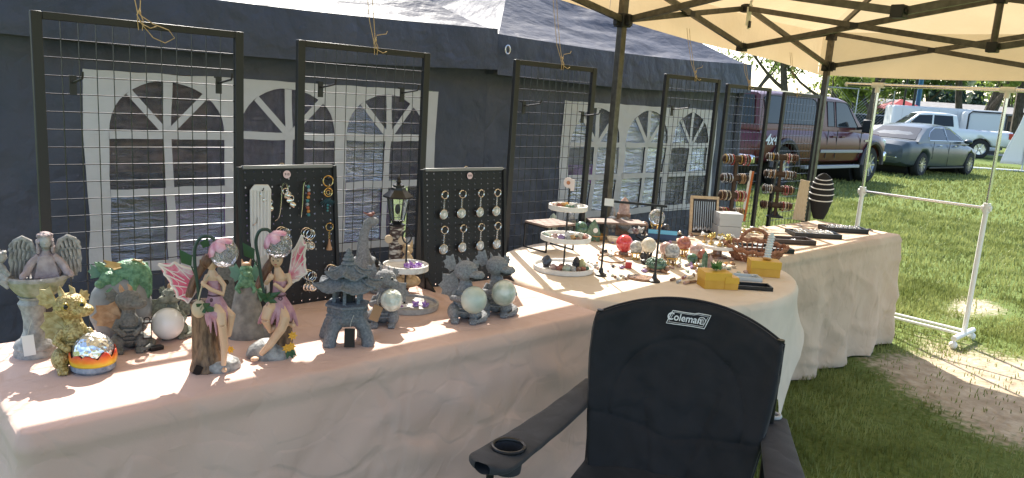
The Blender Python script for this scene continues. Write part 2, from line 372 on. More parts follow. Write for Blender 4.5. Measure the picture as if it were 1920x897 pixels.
    leg=M('tent_leg_steel',(.5,.5,.5),.4,1)
    for sx in(-1,1):
        for y in(.06,2.94): MB().cyl((sx*(hx-.07),y,0),(sx*(hx-.07),y,1.88),.018,n=8).build('leg',leg,t)
    if rightwall: MB().ring((-hx+.06,-.085,1.82),.02,.005,14,5,'Y',sy=1.3).build('d_ring',M('tent_ring',(.7,.7,.7),.35,1),t)
    return t
tent('party_tent','grey party tent with arched windows behind the stone figurines',.22,3.25,.93,2.82,1.535,1.255,.985,.655,1,True,False)
tent('party_tent','grey party tent with arched windows beside the maroon truck',3.252,6.25,3.97,5.85,1.525,1.22,.98,.72,2,False,True)
# things inside the tents, seen through the vinyl
def inside(name,label,cat,mb,mat): o=mb.build(name,mat); return tag(o,label,cat)
def drape(x0,x1,y0,y1,h,seed):
    m=MB(); P=[(x0,y0),(x1,y0),(x1,y1),(x0,y1),(x0,y0)]; 
    m.grid(lambda u,v:(lambda k,f:(lerp(P[k][0],P[k+1][0],f)+.02*math.sin(u*90)*v,lerp(P[k][1],P[k+1][1],f)+.02*math.sin(u*90+1)*v,h*(1-v)))(min(3,int(u*4)),u*4-min(3,int(u*4))),80,4)
    m.add([(x0,y0,h),(x1,y0,h),(x1,y1,h),(x0,y1,h)],[(0,1,2,3)]); return m
inside('draped_table','long table under a purple cloth inside the left tent','table',drape(1.5,3.0,4.5,5.2,.8,1),M('purple_cloth',(.28,.1,.42),.8,col2=(.3,.14,.4),vscale=5))
inside('draped_table','long table under a dark spangled cloth inside the left tent','table',drape(.4,1.35,4.3,5.0,.95,2),M('spangled_cloth',(.02,.015,.03),.7,col2=(.45,.3,.5),vscale=90,lo=.62,hi=.7))
inside('draped_table','table of goods under a black cloth inside the right tent','table',drape(3.7,6.0,4.6,5.3,.8,3),M('black_cloth',(.02,.02,.025),.8))
inside('hanging_fabric','brown and black patterned cloth hung inside the left tent','fabric',MB().grid(lambda u,v:(.5+1.3*u,4.75+.05*math.sin(u*30),.96+.62*v),60,4),M('brown_pattern',(.07,.05,.045),.8,col2=(.5,.33,.24),vscale=5,vdet=9,stretch=(1,1,3)))
inside('hanging_fabric','grey and lilac throw hung beside the purple-clothed table inside the left tent','fabric',MB().grid(lambda u,v:(1.95+1.95*u,5.3+.05*math.sin(u*40),.78+.95*v),60,4),M('lilac_throw',(.16,.14,.19),.8,col2=(.34,.3,.4),vscale=6,vdet=8,stretch=(3,1,1)))
bag=lambda x,y,z,w,h:MB().prism([(-w/2+x,z),(w/2+x,z),(w/2*.9+x,z+h),(x-w/2*.9,z+h)],y-.06,y+.06)
for (x,w,h,c,nm) in((3.85,.22,.3,(.05,.12,.4),'blue'),(4.15,.2,.26,(.08,.25,.5),'light blue'),(4.42,.2,.2,(.45,.3,.2),'tan'),(4.62,.16,.3,(.6,.06,.05),'red'),(4.82,.2,.24,(.1,.35,.12),'green'),(5.1,.3,.16,(.3,.1,.4),'purple'),(5.45,.3,.14,(.2,.12,.45),'violet'),(5.75,.2,.3,(.7,.7,.72),'white')):
    inside('gift_bag',f'{nm} gift bag on the black-clothed table inside the right tent','bag',bag(x,4.75+.1*math.sin(x*7),.8,w,h),M('bag_'+nm.replace(' ','_'),c,.6,col2=tuple(min(1,k*1.8+.03) for k in c),vscale=12))
inside('white_board','tall white display board inside the right tent','board',MB().box((4.95,5.25,1.2),(.5,.03,.8)).box((4.95,5.25,.4),(.04,.03,.8)),M('white_board_paint',(.7,.72,.74),.5))
inside('white_board','second white display board further right inside the right tent','board',MB().box((5.75,5.35,1.15),(.4,.03,.9)).box((5.75,5.35,.35),(.04,.03,.7)),MATS['white_board_paint'])
# ---------------------------------------------------------------- cream canopy
can_m=M('canopy_fabric',(.56,.42,.235),.75,col2=(.61,.47,.275),vscale=1.5,bump=.35,bscale=7,transl=.36,spec=.2); crease(can_m,[(2,.012,(1,1,1))],.5)
fr_m=M('canopy_frame_steel',(.085,.078,.066),.38,metal=.6,col2=(.13,.12,.1),vscale=30)
blk_m=M('black_plastic',(.015,.015,.017),.45)
CY=2.95; XA,XB,XL=3.49,6.03,-.3; FY=-.1
def cz(x): return -.03*(x-XA)
cano=thing('pop_up_canopy','cream pop-up canopy on grey metal legs over the sales tables','canopy',(XA,CY,0)); CO=Vector((XA,CY,0))
def cpart(nm,mb,mat,**k): mb.v=[v-CO for v in mb.v]; return mb.build(nm,mat,cano,**k)
for x in(XL,XA,XB):
    for y in(CY,FY):
        m=MB().bar((x,y,0),(x,y,2.24+cz(x)),.042,.042).box((x,y,.004),(.13,.13,.008)); lg=cpart('leg',m,fr_m,bevel=.003)
        z=2.0+cz(x); b=MB().box((x,y,z),(.07,.07,.075)).box((x-.045,y,z),(.04,.03,.06)).box((x,y-.045 if y>1 else y+.045,z),(.03,.04,.06)).box((x+.045,y,z),(.04,.03,.06)); b.v=[v-CO for v in b.v]; b.build('slider_bracket',blk_m,lg,bevel=.003)
        b=MB().box((x,y,2.235+cz(x)),(.065,.065,.07)); b.v=[v-CO for v in b.v]; b.build('top_bracket',blk_m,lg,bevel=.003)
def rod(a,b): 
    return cpart('truss_rod',MB().bar(a,b,.02,.034),fr_m)
def joint(p): cpart('truss_joint',MB().box(p,(.06,.055,.055)).cyl(Vector(p)+Vector((0,-.034,0)),Vector(p)+Vector((0,.034,0)),.012,n=8),blk_m,bevel=.004)
def scissor(a,b,off):
    a,b,off=Vector(a),Vector(b),Vector(off); lo,hi=2.0,2.255; m=(a+b)/2
    for (p,q) in((a,m),(m,b)):
        rod(Vector((p.x,p.y,lo+cz(p.x)))+off,Vector((q.x,q.y,hi+cz(q.x)))+off); rod(Vector((p.x,p.y,hi+cz(p.x)))-off,Vector((q.x,q.y,lo+cz(q.x)))-off)
        c=(p+q)/2; cpart('pivot',MB().box((c.x,c.y,(lo+hi)/2+cz(c.x)),(.05,.05,.032)),blk_m)
    for z in(lo,hi): joint((m.x,m.y,z+cz(m.x)))
scissor((XA,CY,0),(XB,CY,0),(0,.014,0)); scissor((XL,CY,0),(XA,CY,0),(0,.014,0))
scissor((XA,FY,0),(XB,FY,0),(0,.014,0)); scissor((XL,FY,0),(XA,FY,0),(0,.014,0))
scissor((XB,CY,0),(XB,FY,0),(.014,0,0)); scissor((XA,CY,0),(XA,FY,0),(.014,0,0)); scissor((XL,CY,0),(XL,FY,0),(.014,0,0))
XM=(XA+XB)/2; YM=(CY+FY)/2
scissor((XM,CY,0),(XM,FY,0),(.014,0,0)); XM2=(XL+XA)/2; scissor((XM2,CY,0),(XM2,FY,0),(.014,0,0))
for (xa,xb) in((XA,XB),(XL,XA)):
    xm=(xa+xb)/2; pk=Vector((xm,YM,2.95))
    cpart('peak_pole',MB().cyl((xm,YM,1.96),pk,.018,n=10),fr_m)
    for x in(xa,xb):
        for y in(CY,FY): rod((x,y,2.25+cz(x)),pk)
    o=.06; o2=.1; cs=[Vector((xa-(o if xa==XL else 0),FY-o,2.275)),Vector((xb+(o if xb==XB else 0),FY-o,2.275)),Vector((xb+(o if xb==XB else 0),CY+o2,2.275)),Vector((xa-(o if xa==XL else 0),CY+o2,2.275))]
    for c in cs: c.z+=cz(c.x)
    rf=MB()
    for i in range(4):
        A,B=cs[i],cs[(i+1)%4]
        def f(u,v):
            e=A.lerp(B,u); p=e.lerp(pk+Vector((0,0,.04)),v); p.z+=-.035*math.sin(PI*u)*(1-v)-.03*math.sin(PI*u)*math.sin(PI*v)+.012*noise.noise(Vector((u*8,v*6,i)))*math.sin(PI*u)*min(1,v*5); return p
        rf.grid(f,28,20)
    cpart('roof',rf,can_m,auto=False)
    va=MB()
    for i in range(4):
        if (xa==XA and i==3) or (xa==XL and i==1): continue
        A,B=cs[i],cs[(i+1)%4]
        va.grid(lambda u,v:A.lerp(B,u)+Vector((.012*noise.noise(Vector((u*7,v,i+3)))*v,.014*noise.noise(Vector((u*7,v*2,i)))*v,.0-lerp(.11,.335,(lerp(A.x,B.x,u)-XL)/(XB-XL))*v-.035*math.sin(PI*u)*(1-v)+.012*math.sin(PI*u*2)*v)),40,6)
    cpart('valance',va,can_m)
m=MB().box((XM,CY-.03,2.22+cz(XM)),(.022,.006,.2)).box((XM-.012,CY-.032,2.2+cz(XM)),(.05,.005,.12)); cpart('tie_strap',m,M('white_webbing',(.75,.73,.68),.8))
cpart('strap_buckle',MB().box((XM,CY-.038,2.15+cz(XM)),(.024,.012,.045)),blk_m,bevel=.003)
# ---------------------------------------------------------------- wire grid panels
PY_=2.87
gf_m=M('black_powder_coat',(.018,.018,.02),.42,bump=.1,bscale=300)
wire_m=M('panel_wire_steel',(.06,.06,.065),.25,metal=.8)
hook_m=gf_m
tw_m=M('jute_twine',(.42,.31,.17),.9,col2=(.55,.42,.25),vscale=200)
PAN=[((55,20),(455,60),'leftmost black wire grid panel, hung above the angel birdbath'),((557,75),(805,100),'black wire grid panel hung above the stone pagoda'),((965,115),(1118,125),'black wire grid panel hung behind the three-tier tray'),
 ((1248,138),(1350,150),'black wire grid panel hung behind the necklace board'),((1364,155),(1445,168),'black wire grid panel hung behind the nearer bracelet stand'),((1470,172),(1540,180),'rightmost black wire grid panel, beside the far canopy leg')]
PB=[]
def wireme(L,n): 
    m=MB().cyl((0,0,-L/2),(0,0,L/2),.0016,n=6); o=m.build('wire',wire_m); me=o.data; bpy.data.objects.remove(o); return me
for i,(a,b,lab) in enumerate(PAN):
    A=Py(*a,PY_); B=Py(*b,PY_); zt=(A.z+B.z)/2; wdt=B.x-A.x; H=1.26
    t=thing('wire_grid_panel',lab,'grid panel',((A.x+B.x)/2,PY_,zt-H),0,'hanging wire grid panels'); h=wdt/2; PB.append((A.x,B.x,zt))
    for s in(-1,1): MB().box((s*(h-.016),0,H/2),(.032,.022,H)).build('side_bar',gf_m,t,bevel=.002)
    for z in(H-.012,.012): MB().box((0,0,z),(wdt-.066,.02,.024)).build('cross_bar',gf_m,t,bevel=.002)
    nh=20; nv=11 if i<3 else 10
    mh=wireme(wdt-.04,0); mv=wireme(H-.03,0)
    for k in range(nh): inst(mh,'wire',t,(0,-.002,H-.024-(k+1)*(H-.048)/(nh+1)),(0,PI/2,0))
    for k in range(nv): inst(mv,'wire',t,(-h+.032+(k+1)*(wdt-.064)/(nv+1),.0015,H/2))
HK=[(0,(137,160),'hook at the upper left of the leftmost grid panel'),(0,(410,160),'hook at the upper right of the leftmost grid panel'),(1,(601,168),'hook at the left of the panel above the pagoda'),(1,(754,178),'hook at the right of the panel above the pagoda'),(2,(982,202),'upper left hook on the panel behind the three-tier tray'),(2,(1092,220),'lower right hook on the panel behind the three-tier tray'),(3,(1260,208),'hook on the panel behind the necklace board')]
for i,p,lab in HK:
    q=Py(*p,PY_-.012); h=thing('display_hook','black metal '+lab,'hook',q,0,'hooks on the grid panels')
    MB().box((0,0,0),(.021,.006,.062)).box((-.006,.012,.028),(.005,.022,.006)).box((.006,.012,.028),(.005,.022,.006)).build('clip',hook_m,h)
    MB().tube([(0,-.004,.008),(0,-.06,.016),(0,-.115,.024),(0,-.122,.036),(0,-.122,.046)],.0036,6).build('prong',hook_m,h)
TWX=[.47,.55,.54,.5,.45,.3]
for i,(x0,x1,zt) in enumerate(PB):
    r=random.Random(i+40); x=lerp(x0,x1,TWX[i]); lab=['on the leftmost grid panel','on the panel above the pagoda','on the panel behind the three-tier tray','on the panel behind the necklace board','on the panel behind the nearer bracelet stand','on the rightmost grid panel'][i]
    t=thing('twine_tie','frayed jute twine tied '+lab,'twine',(x,PY_,zt),0,'twine ties holding the panels'); top=2.02+cz(x)-zt; ty=CY-PY_
    for k in(-1,1): MB().tube([(k*.006,-.014,-.03),(k*.009,-.015,.004),(k*.004,0,.03),(k*.008+.01*k*r.random(),ty*.3,top*.3),(k*.012,ty*.8,top*.8),(k*.014,ty,top+.02)],.0016,6).build('string',tw_m,t)
    s=1.0 if i else 1.3
    MB().tube([(.0,-.016,.02),(.03*s,-.022,-.005),(.07*s,-.02,-.02),(.085*s,-.02,-.045),(.06*s,-.02,-.065),(.03*s,-.018,-.05),(.005,-.016,-.01)] if i==0 else [(0,-.016,.05),(.02,-.02,.055),(.045,-.02,.06),(.05,-.02,.072)],.0016,6).build('loop',tw_m,t)
    MB().tube([(0,-.016,.045),(-.012,-.02,.02),(.002,-.02,-.008),(.03,-.022,-.02),(.05,-.02,-.012)],.0016,6).build('loose_end',tw_m,t)
    MB().ell((0,-.01,.03),(.005,.006,.008),n=8,m=6).tube([(-.004,-.016,-.004),(.004,-.016,.0),(-.004,-.016,.004)],.002,5).build('knot',tw_m,t)
# ---------------------------------------------------------------- tablecloths
def cloth(name,label,loop,top,hem,wave,mat,rows=36,step=0,cat='tablecloth',edge=.012):
    n=len(loop); c=sum((Vector((*p,0)) for p in loop),Vector())/n; nr=[]; arc=[0]
    for i in range(n):
        a=Vector((*loop[i-1],0)); b=Vector((*loop[(i+1)%n],0)); d=(b-a).normalized(); nr.append(Vector((d.y,-d.x,0)))
        if i: arc.append(arc[-1]+(Vector((*loop[i],0))-Vector((*loop[i-1],0))).length)
    m=MB(); R=[]
    for k in(.0,.35,.7,.92):
        R.append([c+(Vector((*p,0))-c)*k-c+Vector((0,0,top-.0+.0012*fbm(p[0]*3*k,p[1]*3*k,1)*(k>.1))) for p in loop])
    for (o,dz) in((-edge,0),(-edge*.3,-edge*.3),(0,-edge)):
        R.append([Vector((*p,0))-c+nr[i]*o+Vector((0,0,top+dz)) for i,p in enumerate(loop)])
    for j in range(1,rows+1):
        t=j/rows; ring=[]
        for i,p in enumerate(loop):
            zh=hem(i,arc[i]); z=lerp(top-edge,zh,t); d=top-z
            o=wave(arc[i],d,t)
            if step and d<step: o+=.008*min(1,d/.015)
            ring.append(Vector((*p,0))-c+nr[i]*o+Vector((0,0,z)))
        R.append(ring)
    k=len(R)
    for r in R: m.v.extend(r)
    for j in range(k-1):
        for i in range(n): m.f.append((j*n+i,j*n+(i+1)%n,(j+1)*n+(i+1)%n,(j+1)*n+i))
    o=m.build(name,mat,None,loc=(c.x,c.y,0),auto=False); return tag(o,label,cat)
def rloop(x0,x1,y0,y1,r,st=.02):
    pts=[]; 
    def seg(a,b):
        L=math.dist(a,b); k=max(1,int(L/st)); pts.extend((lerp(a[0],b[0],i/k),lerp(a[1],b[1],i/k)) for i in range(k))
    def cor(cx,cy,a0):
        for i in range(6): t=a0+PI/2*i/6; pts.append((cx+r*math.cos(t),cy+r*math.sin(t)))
    seg((x0+r,y0),(x1-r,y0)); cor(x1-r,y0+r,-PI/2); seg((x1,y0+r),(x1,y1-r)); cor(x1-r,y1-r,0); seg((x1-r,y1),(x0+r,y1)); cor(x0+r,y1-r,PI/2); seg((x0,y1-r),(x0,y0+r)); cor(x0+r,y0+r,PI); return pts
c1_m=M('beige_tablecloth',(.56,.385,.32),.85,col2=(.61,.43,.36),vscale=4,bump=.25,bscale=260,sheen=.15,spec=.2)
c2_m=M('ivory_tablecloth',(.64,.55,.45),.85,col2=(.7,.61,.51),vscale=4,bump=.25,bscale=260,spec=.2)
c3_m=M('tan_linen_tablecloth',(.54,.41,.3),.88,col2=(.6,.47,.35),vscale=5,bump=.35,bscale=220,spec=.2)
crease(c1_m,[(3,.005,(.8,.8,1.3)),(2.2,.005,(1.6,1.6,.4)),(6,.002,(1,1,1))],.55,.1); crease(c3_m,[(5,.012,(1.3,1.3,.5)),(11,.004,(1,1,.5))],.4); crease(c2_m,[(4,.008,(1,1,.6))],.5)
def ridge(x,y,z): 
    v=noise.noise(Vector((x,y,z))); return (1-min(1,abs(v)*3.2))
def w1(s,d,t):
    f=min(1,max(0,(d-.05)/.1)); return f*(.012*noise.noise(Vector((s*2.2,d*1.2,3)))+.009*ridge(s*3.1+d*2.2,d*3.3-s*.8,1)+.008*ridge(s*2.2-d*2.6,d*2.4+s*.5,6)+.004*ridge(s*6+d*3,d*6,8)+.018*t+.02*t*noise.noise(Vector((s*3.5,0,9)))+.004*noise.noise(Vector((s*24,d*3,2)))*max(0,1-d*4))
cloth('tablecloth','pinkish beige cloth on the near table of stone figurines',rloop(.28,2.12,1.77,2.44,.03),T,lambda i,s:.015+.012*noise.noise(Vector((s*2,0,0))),w1,c1_m,44,.06)
def w3(s,d,t): return .012*min(1,d*4)+.02*t+(.004+.03*t)*math.sin(s*15+2.2*noise.noise(Vector((s*1.5,d,1))))*min(1,d*3)+.012*ridge(s*5,d*4+s,3)*min(1,d*6)+.01*ridge(s*3-d*3,d*7,5)*min(1,d*6)+.02*t*noise.noise(Vector((s*2.3,d*2,4)))
cloth('tablecloth','wrinkled tan cloth on the far table of jewellery trays',rloop(3.7,5.5,2.0,2.62,.03,.016),T-.004,lambda i,s:.012+.01*noise.noise(Vector((s*2.4,4,0))),w3,c3_m,46,.055)
E2=(2.9,2.17,.74,.66); lp=[(E2[0]+E2[2]*math.cos(2*PI*i/260),E2[1]+E2[3]*math.sin(2*PI*i/260)) for i in range(260)]
def hem2(i,s):
    t=2*PI*i/260+.55; q=1.02/max(abs(math.cos(t)),abs(math.sin(t)))**.9; return T-(q-.7)*.85-.02*math.sin(t*9)
def w2(s,d,t): return .006+.05*t*t+(.004+.035*t)*math.sin(s*8.5+1.6*noise.noise(Vector((s*1.3,d,7))))*min(1,d*5)+.004*ridge(s*5,d*5,3)*min(1,d*8)
cloth('tablecloth','ivory cloth draped over the round table of crystals',lp,T+.004,hem2,w2,c2_m,30)
# bare trestle tables under the cloths
tb_m=M('table_plastic',(.6,.6,.6),.5); tl_m=M('table_leg_steel',(.3,.3,.3),.4,1)
for (x0,x1,y0,y1,lab) in((.3,2.1,1.79,2.42,'folding table under the beige cloth'),(3.72,5.48,2.02,2.6,'folding table under the tan cloth')):
    t=thing('folding_table',lab,'table',((x0+x1)/2,(y0+y1)/2,0)); MB().box((0,0,T-.035),(x1-x0-.02,y1-y0-.02,.04)).build('table_top',tb_m,t)
    for a in(-1,1):
        for b in(-1,1): MB().cyl((a*(x1-x0)*.4,b*(y1-y0)*.35,0),(a*(x1-x0)*.4,b*(y1-y0)*.35,T-.055),.014,n=8).build('leg',tl_m,t)
t=thing('round_table','round table under the ivory cloth','table',(E2[0],E2[1],0)); MB().lathe([(.62,T-.05),(.63,T-.015)],n=40).build('table_top',tb_m,t)
for k in range(4): MB().cyl((.3*math.cos(k*PI/2+.7),.3*math.sin(k*PI/2+.7),0),(.3*math.cos(k*PI/2+.7),.3*math.sin(k*PI/2+.7),T-.05),.014,n=8).build('leg',tl_m,t)
# ---------------------------------------------------------------- clothes rack
chr_m=M('chrome_tube',(.75,.74,.72),.16,1); wp_m=M('white_plastic',(.78,.77,.74),.4)
t=thing('clothes_rack','white and chrome rolling clothes rack on the grass beside the far table','rack',(6.0,2.1,0)); yl,yr=.42,-.44
for y in(yl,yr):
    MB().cyl((0,y,.07),(0,y,1.0),.017,n=14).build('lower_post',wp_m,t); MB().cyl((0,y,.98),(0,y,1.78),.012,n=14).build('upper_post',chr_m,t)
    MB().cyl((0,y,.955),(0,y,1.02),.024,n=14).cyl((0,y-.03,.985),(0,y+.03,.985),.02,n=12).build('connector',wp_m,t)
    MB().cyl((0,y,1.735),(0,y,1.8),.019,n=14).cyl((0,y-.045,1.79),(0,y+.045,1.79),.021,n=12).build('connector',wp_m,t)
    f=MB().cyl((-.2,y,.075),(.2,y,.075),.019,n=12).build('foot',wp_m,t)
    for x in(-.19,.19): MB().ell((x,y,.028),.028,n=12,m=8).cyl((x,y,.03),(x,y,.075),.01,n=8).build('caster',wp_m,f)
MB().cyl((0,yl+.24,1.79),(0,yr-.3,1.79),.014,n=14).build('top_rail',chr_m,t)
for y in(yl+.24,yr-.3): MB().ell((0,y,1.79),.018,n=12,m=8).build('end_cap',wp_m,t)
MB().cyl((0,yl,.985),(0,yr,.985),.011,n=12).build('middle_rail',chr_m,t)
for (x,z) in((-.06,.085),(.06,.085)): MB().cyl((x,yl,z),(x,yr,z),.011,n=12).build('bottom_rail',wp_m,t)
# ---------------------------------------------------------------- camp chair
fab_m=M('black_canvas',(.013,.0135,.016),.8,col2=(.018,.018,.021),vscale=14,bump=.35,bscale=420,sheen=.1,spec=.3); crease(fab_m,[(4,.007,(1,1,1.3))],.5)
arm_m=M('dark_grey_canvas',(.03,.029,.032),.75,col2=(.04,.039,.042),vscale=18,bump=.35,bscale=420,sheen=.1,spec=.3); crease(arm_m,[(7,.003,(1,1,1))],.4)
pos_m=M('black_steel_tube',(.015,.015,.016),.35,.3)
logo_m=M('white_embroidery',(.75,.75,.75),.7)
BL=Pz(1117,590,.9); BR=Pz(1467,650,.9); cc=(BL+BR)/2; ux=(BR-BL); 
ch=thing('camp_chair','black padded folding camp chair with a white logo on its back','chair',(cc.x,cc.y,0),math.atan2(ux.y,ux.x))
hw=ux.length/2
def back(u,v,off=0):
    s=2*u-1; zt=.9+.06*(1-abs(s)**2.2); z=lerp(.40,zt,v)
    wx=hw*(1 if z>.8 else lerp(.93,1,max(0,(z-.62)/.18))) if z>.62 else hw*lerp(.8,.93,(z-.4)/.22)
    y=lerp(-.1,.02,(z-.4)/.5)+.085*(1-s*s)*(.4+.6*min(1,max(0,(z-.4)/.35)))
    rr=math.hypot(s/.78,(z-.62)/.23); g=0
    if z>.6: g=-math.exp(-((rr-1)/.035)**2)*.008
    g-=math.exp(-((z-.56-.06*abs(s))/.009)**2)*.007
    g-=math.exp(-((abs(s)-.25-.9*max(0,(z-.5)))/.035)**2)*.005*(z<.72)
    g+=.011*noise.noise(Vector((s*2.2,z*9,1)))+.007*ridge(s*1.6+z*3,z*6,2)+.004*ridge(s*4,z*7-s*2,7)
    if v>.985: g=-.012
    return (s*wx,y-.016-g-off,z)
b=MB().grid(lambda u,v:back(u,v),64,72).build('backrest',fab_m,ch,auto=False,solid=.02)
MB().tube([(lambda p:(p[0],p[1]+.014,p[2]))(back(u,1)) for u in [i/40 for i in range(41)]],.0055,8).build('piping',fab_m,b)
for s in(0,1): MB().tube([(lambda p:(p[0],p[1]+.012,p[2]))(back(s,v)) for v in [i/20 for i in range(21)]],.0065,8).build('piping',fab_m,b)
def lgp(x,z):
    zt=.9+.06*(1-abs(x/hw)**2.2); v=(z-.40)/(zt-.40); return back((x/hw+1)/2,v,.0165)
lg=thing('t','x','y'); bpy.data.objects.remove(lg)
fz=.915; fx=-.005
def lpoly(pts,closed=True): return [lgp(fx+x,fz+z) for x,z in pts]
pr=[(-.062,-.022),(-.048,.017),(.018,.017),(.03,.021),(.066,.021),(.052,-.021),(.0,-.021),(-.012,-.022)]
dn=[]; 
for i in range(len(pr)):
    a,b2=pr[i],pr[(i+1)%len(pr)]; dn+= [(lerp(a[0],b2[0],k/4),lerp(a[1],b2[1],k/4)) for k in range(4)]
logo=MB().tube(lpoly(dn),.0014,5,closed=True).tube(lpoly([(x*.9,z*.78) for x,z in dn]),.0008,5,closed=True).build('logo_border',logo_m,ch)
def wrap_text(txt,size,x,z,shear):
    o=text_part(txt,size,logo_m,ch,(0,0,0),(0,0,0),'logo_lettering',ext=.0004,shear=shear,sx=1)
    for v in o.data.vertices:
        p=lgp(fx+x+v.co.x*.92,fz+z+v.co.y); v.co=Vector((p[0],p[1]-v.co.z-.0006,p[2]))
    return o
wrap_text('Coleman',.031,-.011,-.001,.12)
ci=[(.042+.0105*math.cos(t*PI/9),.0005+.0105*math.sin(t*PI/9)) for t in range(18)]
MB().tube(lpoly(ci),.0012,5,closed=True).tube(lpoly([(.038,-.006),(.038,.004),(.0405,.006),(.0435,.006),(.046,.004),(.046,-.006)]),.001,5,closed=True).tube(lpoly([(.038,.001),(.046,.001)]),.0008,5).build('logo_emblem',logo_m,ch)
MB().grid(lambda u,v:((2*u-1)*lerp(.24,.27,v),lerp(-.05,-.52,v),.44+.02*math.cos(v*3)-.03*(1-(2*u-1)**2)*math.sin(PI*v)+.006*noise.noise(Vector((u*4,v*4,2)))),30,24).build('seat',fab_m,ch,auto=False,solid=.024)
for s in(-1,1):
    x=s*(hw-.006); MB().cyl((x*1.0,.045,.03),(x,.03,.91),.0105,n=10).build('rear_post',pos_m,ch)
    MB().cyl((s*.41,-.5,.06),(s*.385,-.5,.6),.0105,n=10).build('front_post',pos_m,ch)
    A0=Vector((s*(hw+.0),.075,.648)); A1=Vector((s*.385,-.56,.615))
    N=110
    def arm(u,v,top):
        p=A0.lerp(A1,u); dr=(A1-A0).normalized(); sd=Vector((dr.y,-dr.x,0)).normalized(); w_=lerp(.042,.066,u**1.2)*(1 if u<.93 else math.sqrt(max(.02,1-((u-.93)/.075)**2)))
        cx=math.cos(PI*v); sz=math.sin(PI*v); return p+sd*cx*w_+Vector((0,0,(.014 if top else -.016)*sz**.6+.012*math.sin(u*PI)*-1+.003*noise.noise(Vector((u*9,v*3,s)))))
    am=MB().grid(lambda u,v:arm(u,v,True),N,26).grid(lambda u,v:arm(u,v,False),N,26); hq=A0.lerp(A1,.82)
    if s<0: am.f=[f_ for f_ in am.f if math.hypot(sum(am.v[i].x for i in f_)/4-hq.x-.004,sum(am.v[i].y for i in f_)/4-hq.y)>.04]
    a=am.build('armrest',arm_m,ch,auto=False)
    MB().ring(A0+Vector((0,0,.016)),.019,.006,20,8).build('collar',M('grey_collar',(.45,.45,.45),.4),ch)
    if s<0:
        q=A0.lerp(A1,.82)+Vector((.004,0,.0165)); q.z-=.006
        MB().ring(q,.043,.0055,30,8).build('cup_holder_rim',pos_m,a)
        MB().lathe([(.0405,0),(.04,-.04),(.037,-.07)],q,n=28,cap=False).build('cup_holder_liner',arm_m,a)
        MB().bar(q+Vector((.03,-.02,-.02)),q+Vector((-.005,.03,-.065)),.008,.004).build('cup_holder_strap',pos_m,a)
    MB().cyl((s*.4,-.5,.06),(-s*.27,.045,.05),.0095,n=8).build('cross_leg',pos_m,ch); MB().cyl((s*.4,-.49,.05),(s*.25,.03,.44),.0095,n=8).build('cross_leg',pos_m,ch); MB().cyl((s*.26,.05,.05),(s*.34,-.46,.43),.0095,n=8).build('cross_leg',pos_m,ch)
    for (x,y) in((s*.41,-.5),(s*(hw-.006),.046)): MB().lathe([(.028,0),(.024,.02),(.013,.06)],(x,y,0),n=12).build('foot',blk_m,ch)
# ---------------------------------------------------------------- stone figurines on the near table
def stone_m(name,c,c2,b=.9,bs=160,kind='noise',rough=.85): return M(name,c,rough,col2=c2,vscale=150,vdet=8,bump=b,bscale=bs,bkind=kind,spec=.25)
grey_m=stone_m('grey_cast_stone',(.17,.175,.18),(.27,.275,.28)); scale_m=stone_m('grey_scaled_stone',(.16,.165,.175),(.27,.275,.285),1,210,'voronoi')
blue_m=stone_m('blue_grey_stone',(.12,.14,.165),(.27,.3,.34),.8,140); dk_m=stone_m('dark_stone',(.12,.12,.112),(.19,.19,.175))
gold_m=M('gold_painted_resin',(.2,.135,.035),.45,col2=(.52,.41,.17),vscale=160,bump=1,bscale=190,bkind='voronoi',metal=.1)
goldl_m=M('gold_fin_paint',(.3,.22,.08),.5,col2=(.55,.46,.24),vscale=60,metal=.1)
green_m=M('green_scaled_resin',(.06,.16,.085),.5,col2=(.16,.32,.19),vscale=90,bump=1,bscale=200,bkind='voronoi')
copper_m=M('copper_wing_paint',(.35,.2,.11),.55,col2=(.55,.36,.22),vscale=60)
eye_m=M('black_eye',(.01,.01,.01),.1); tagw_m=M('white_price_tag',(.75,.74,.72),.7); tagb_m=M('black_price_tag',(.012,.012,.012),.5); tagk_m=M('kraft_price_tag',(.35,.23,.13),.8)
def orbmat(name,c,c2,rough=.15): return M(name,c,rough,col2=c2,vscale=50,coat=.4,bump=.15,bscale=60)
def fan(mb,root,tips,th=2.2,mem=.78):
    """ribbed webbed fin: ribs from root to each tip and a scalloped membrane between them"""
    root=Vector(root); tips=[Vector(t) for t in tips]; out=[]
    for i,t in enumerate(tips):
        out.append(t)
        if i<len(tips)-1: out.append(root.lerp((t+tips[i+1])/2,mem+.1))
    n=Vector((0,1,0)); d=(tips[0]-root).cross(tips[-1]-root)
    if d.length>0: n=d.normalized()
    k=len(out); vs=[root-n*th*.5]+[p-n*th*.3 for p in out]+[root+n*th*.5]+[p+n*th*.3 for p in out]
    fs=[(0,i+1,i+2) for i in range(k-1)]+[(k+1,k+3+i,k+2+i) for i in range(k-1)]+[(0,k+1,k+2,1),(0,k,2*k+1,k+1)]+[(i+1,k+2+i,k+3+i,i+2) for i in range(k-1)]
    mb.add(vs,fs)
    for t in tips: mb.tube([root,root.lerp(t,.5),t],[th*.8,th*.6,th*.3],6)
    return mb
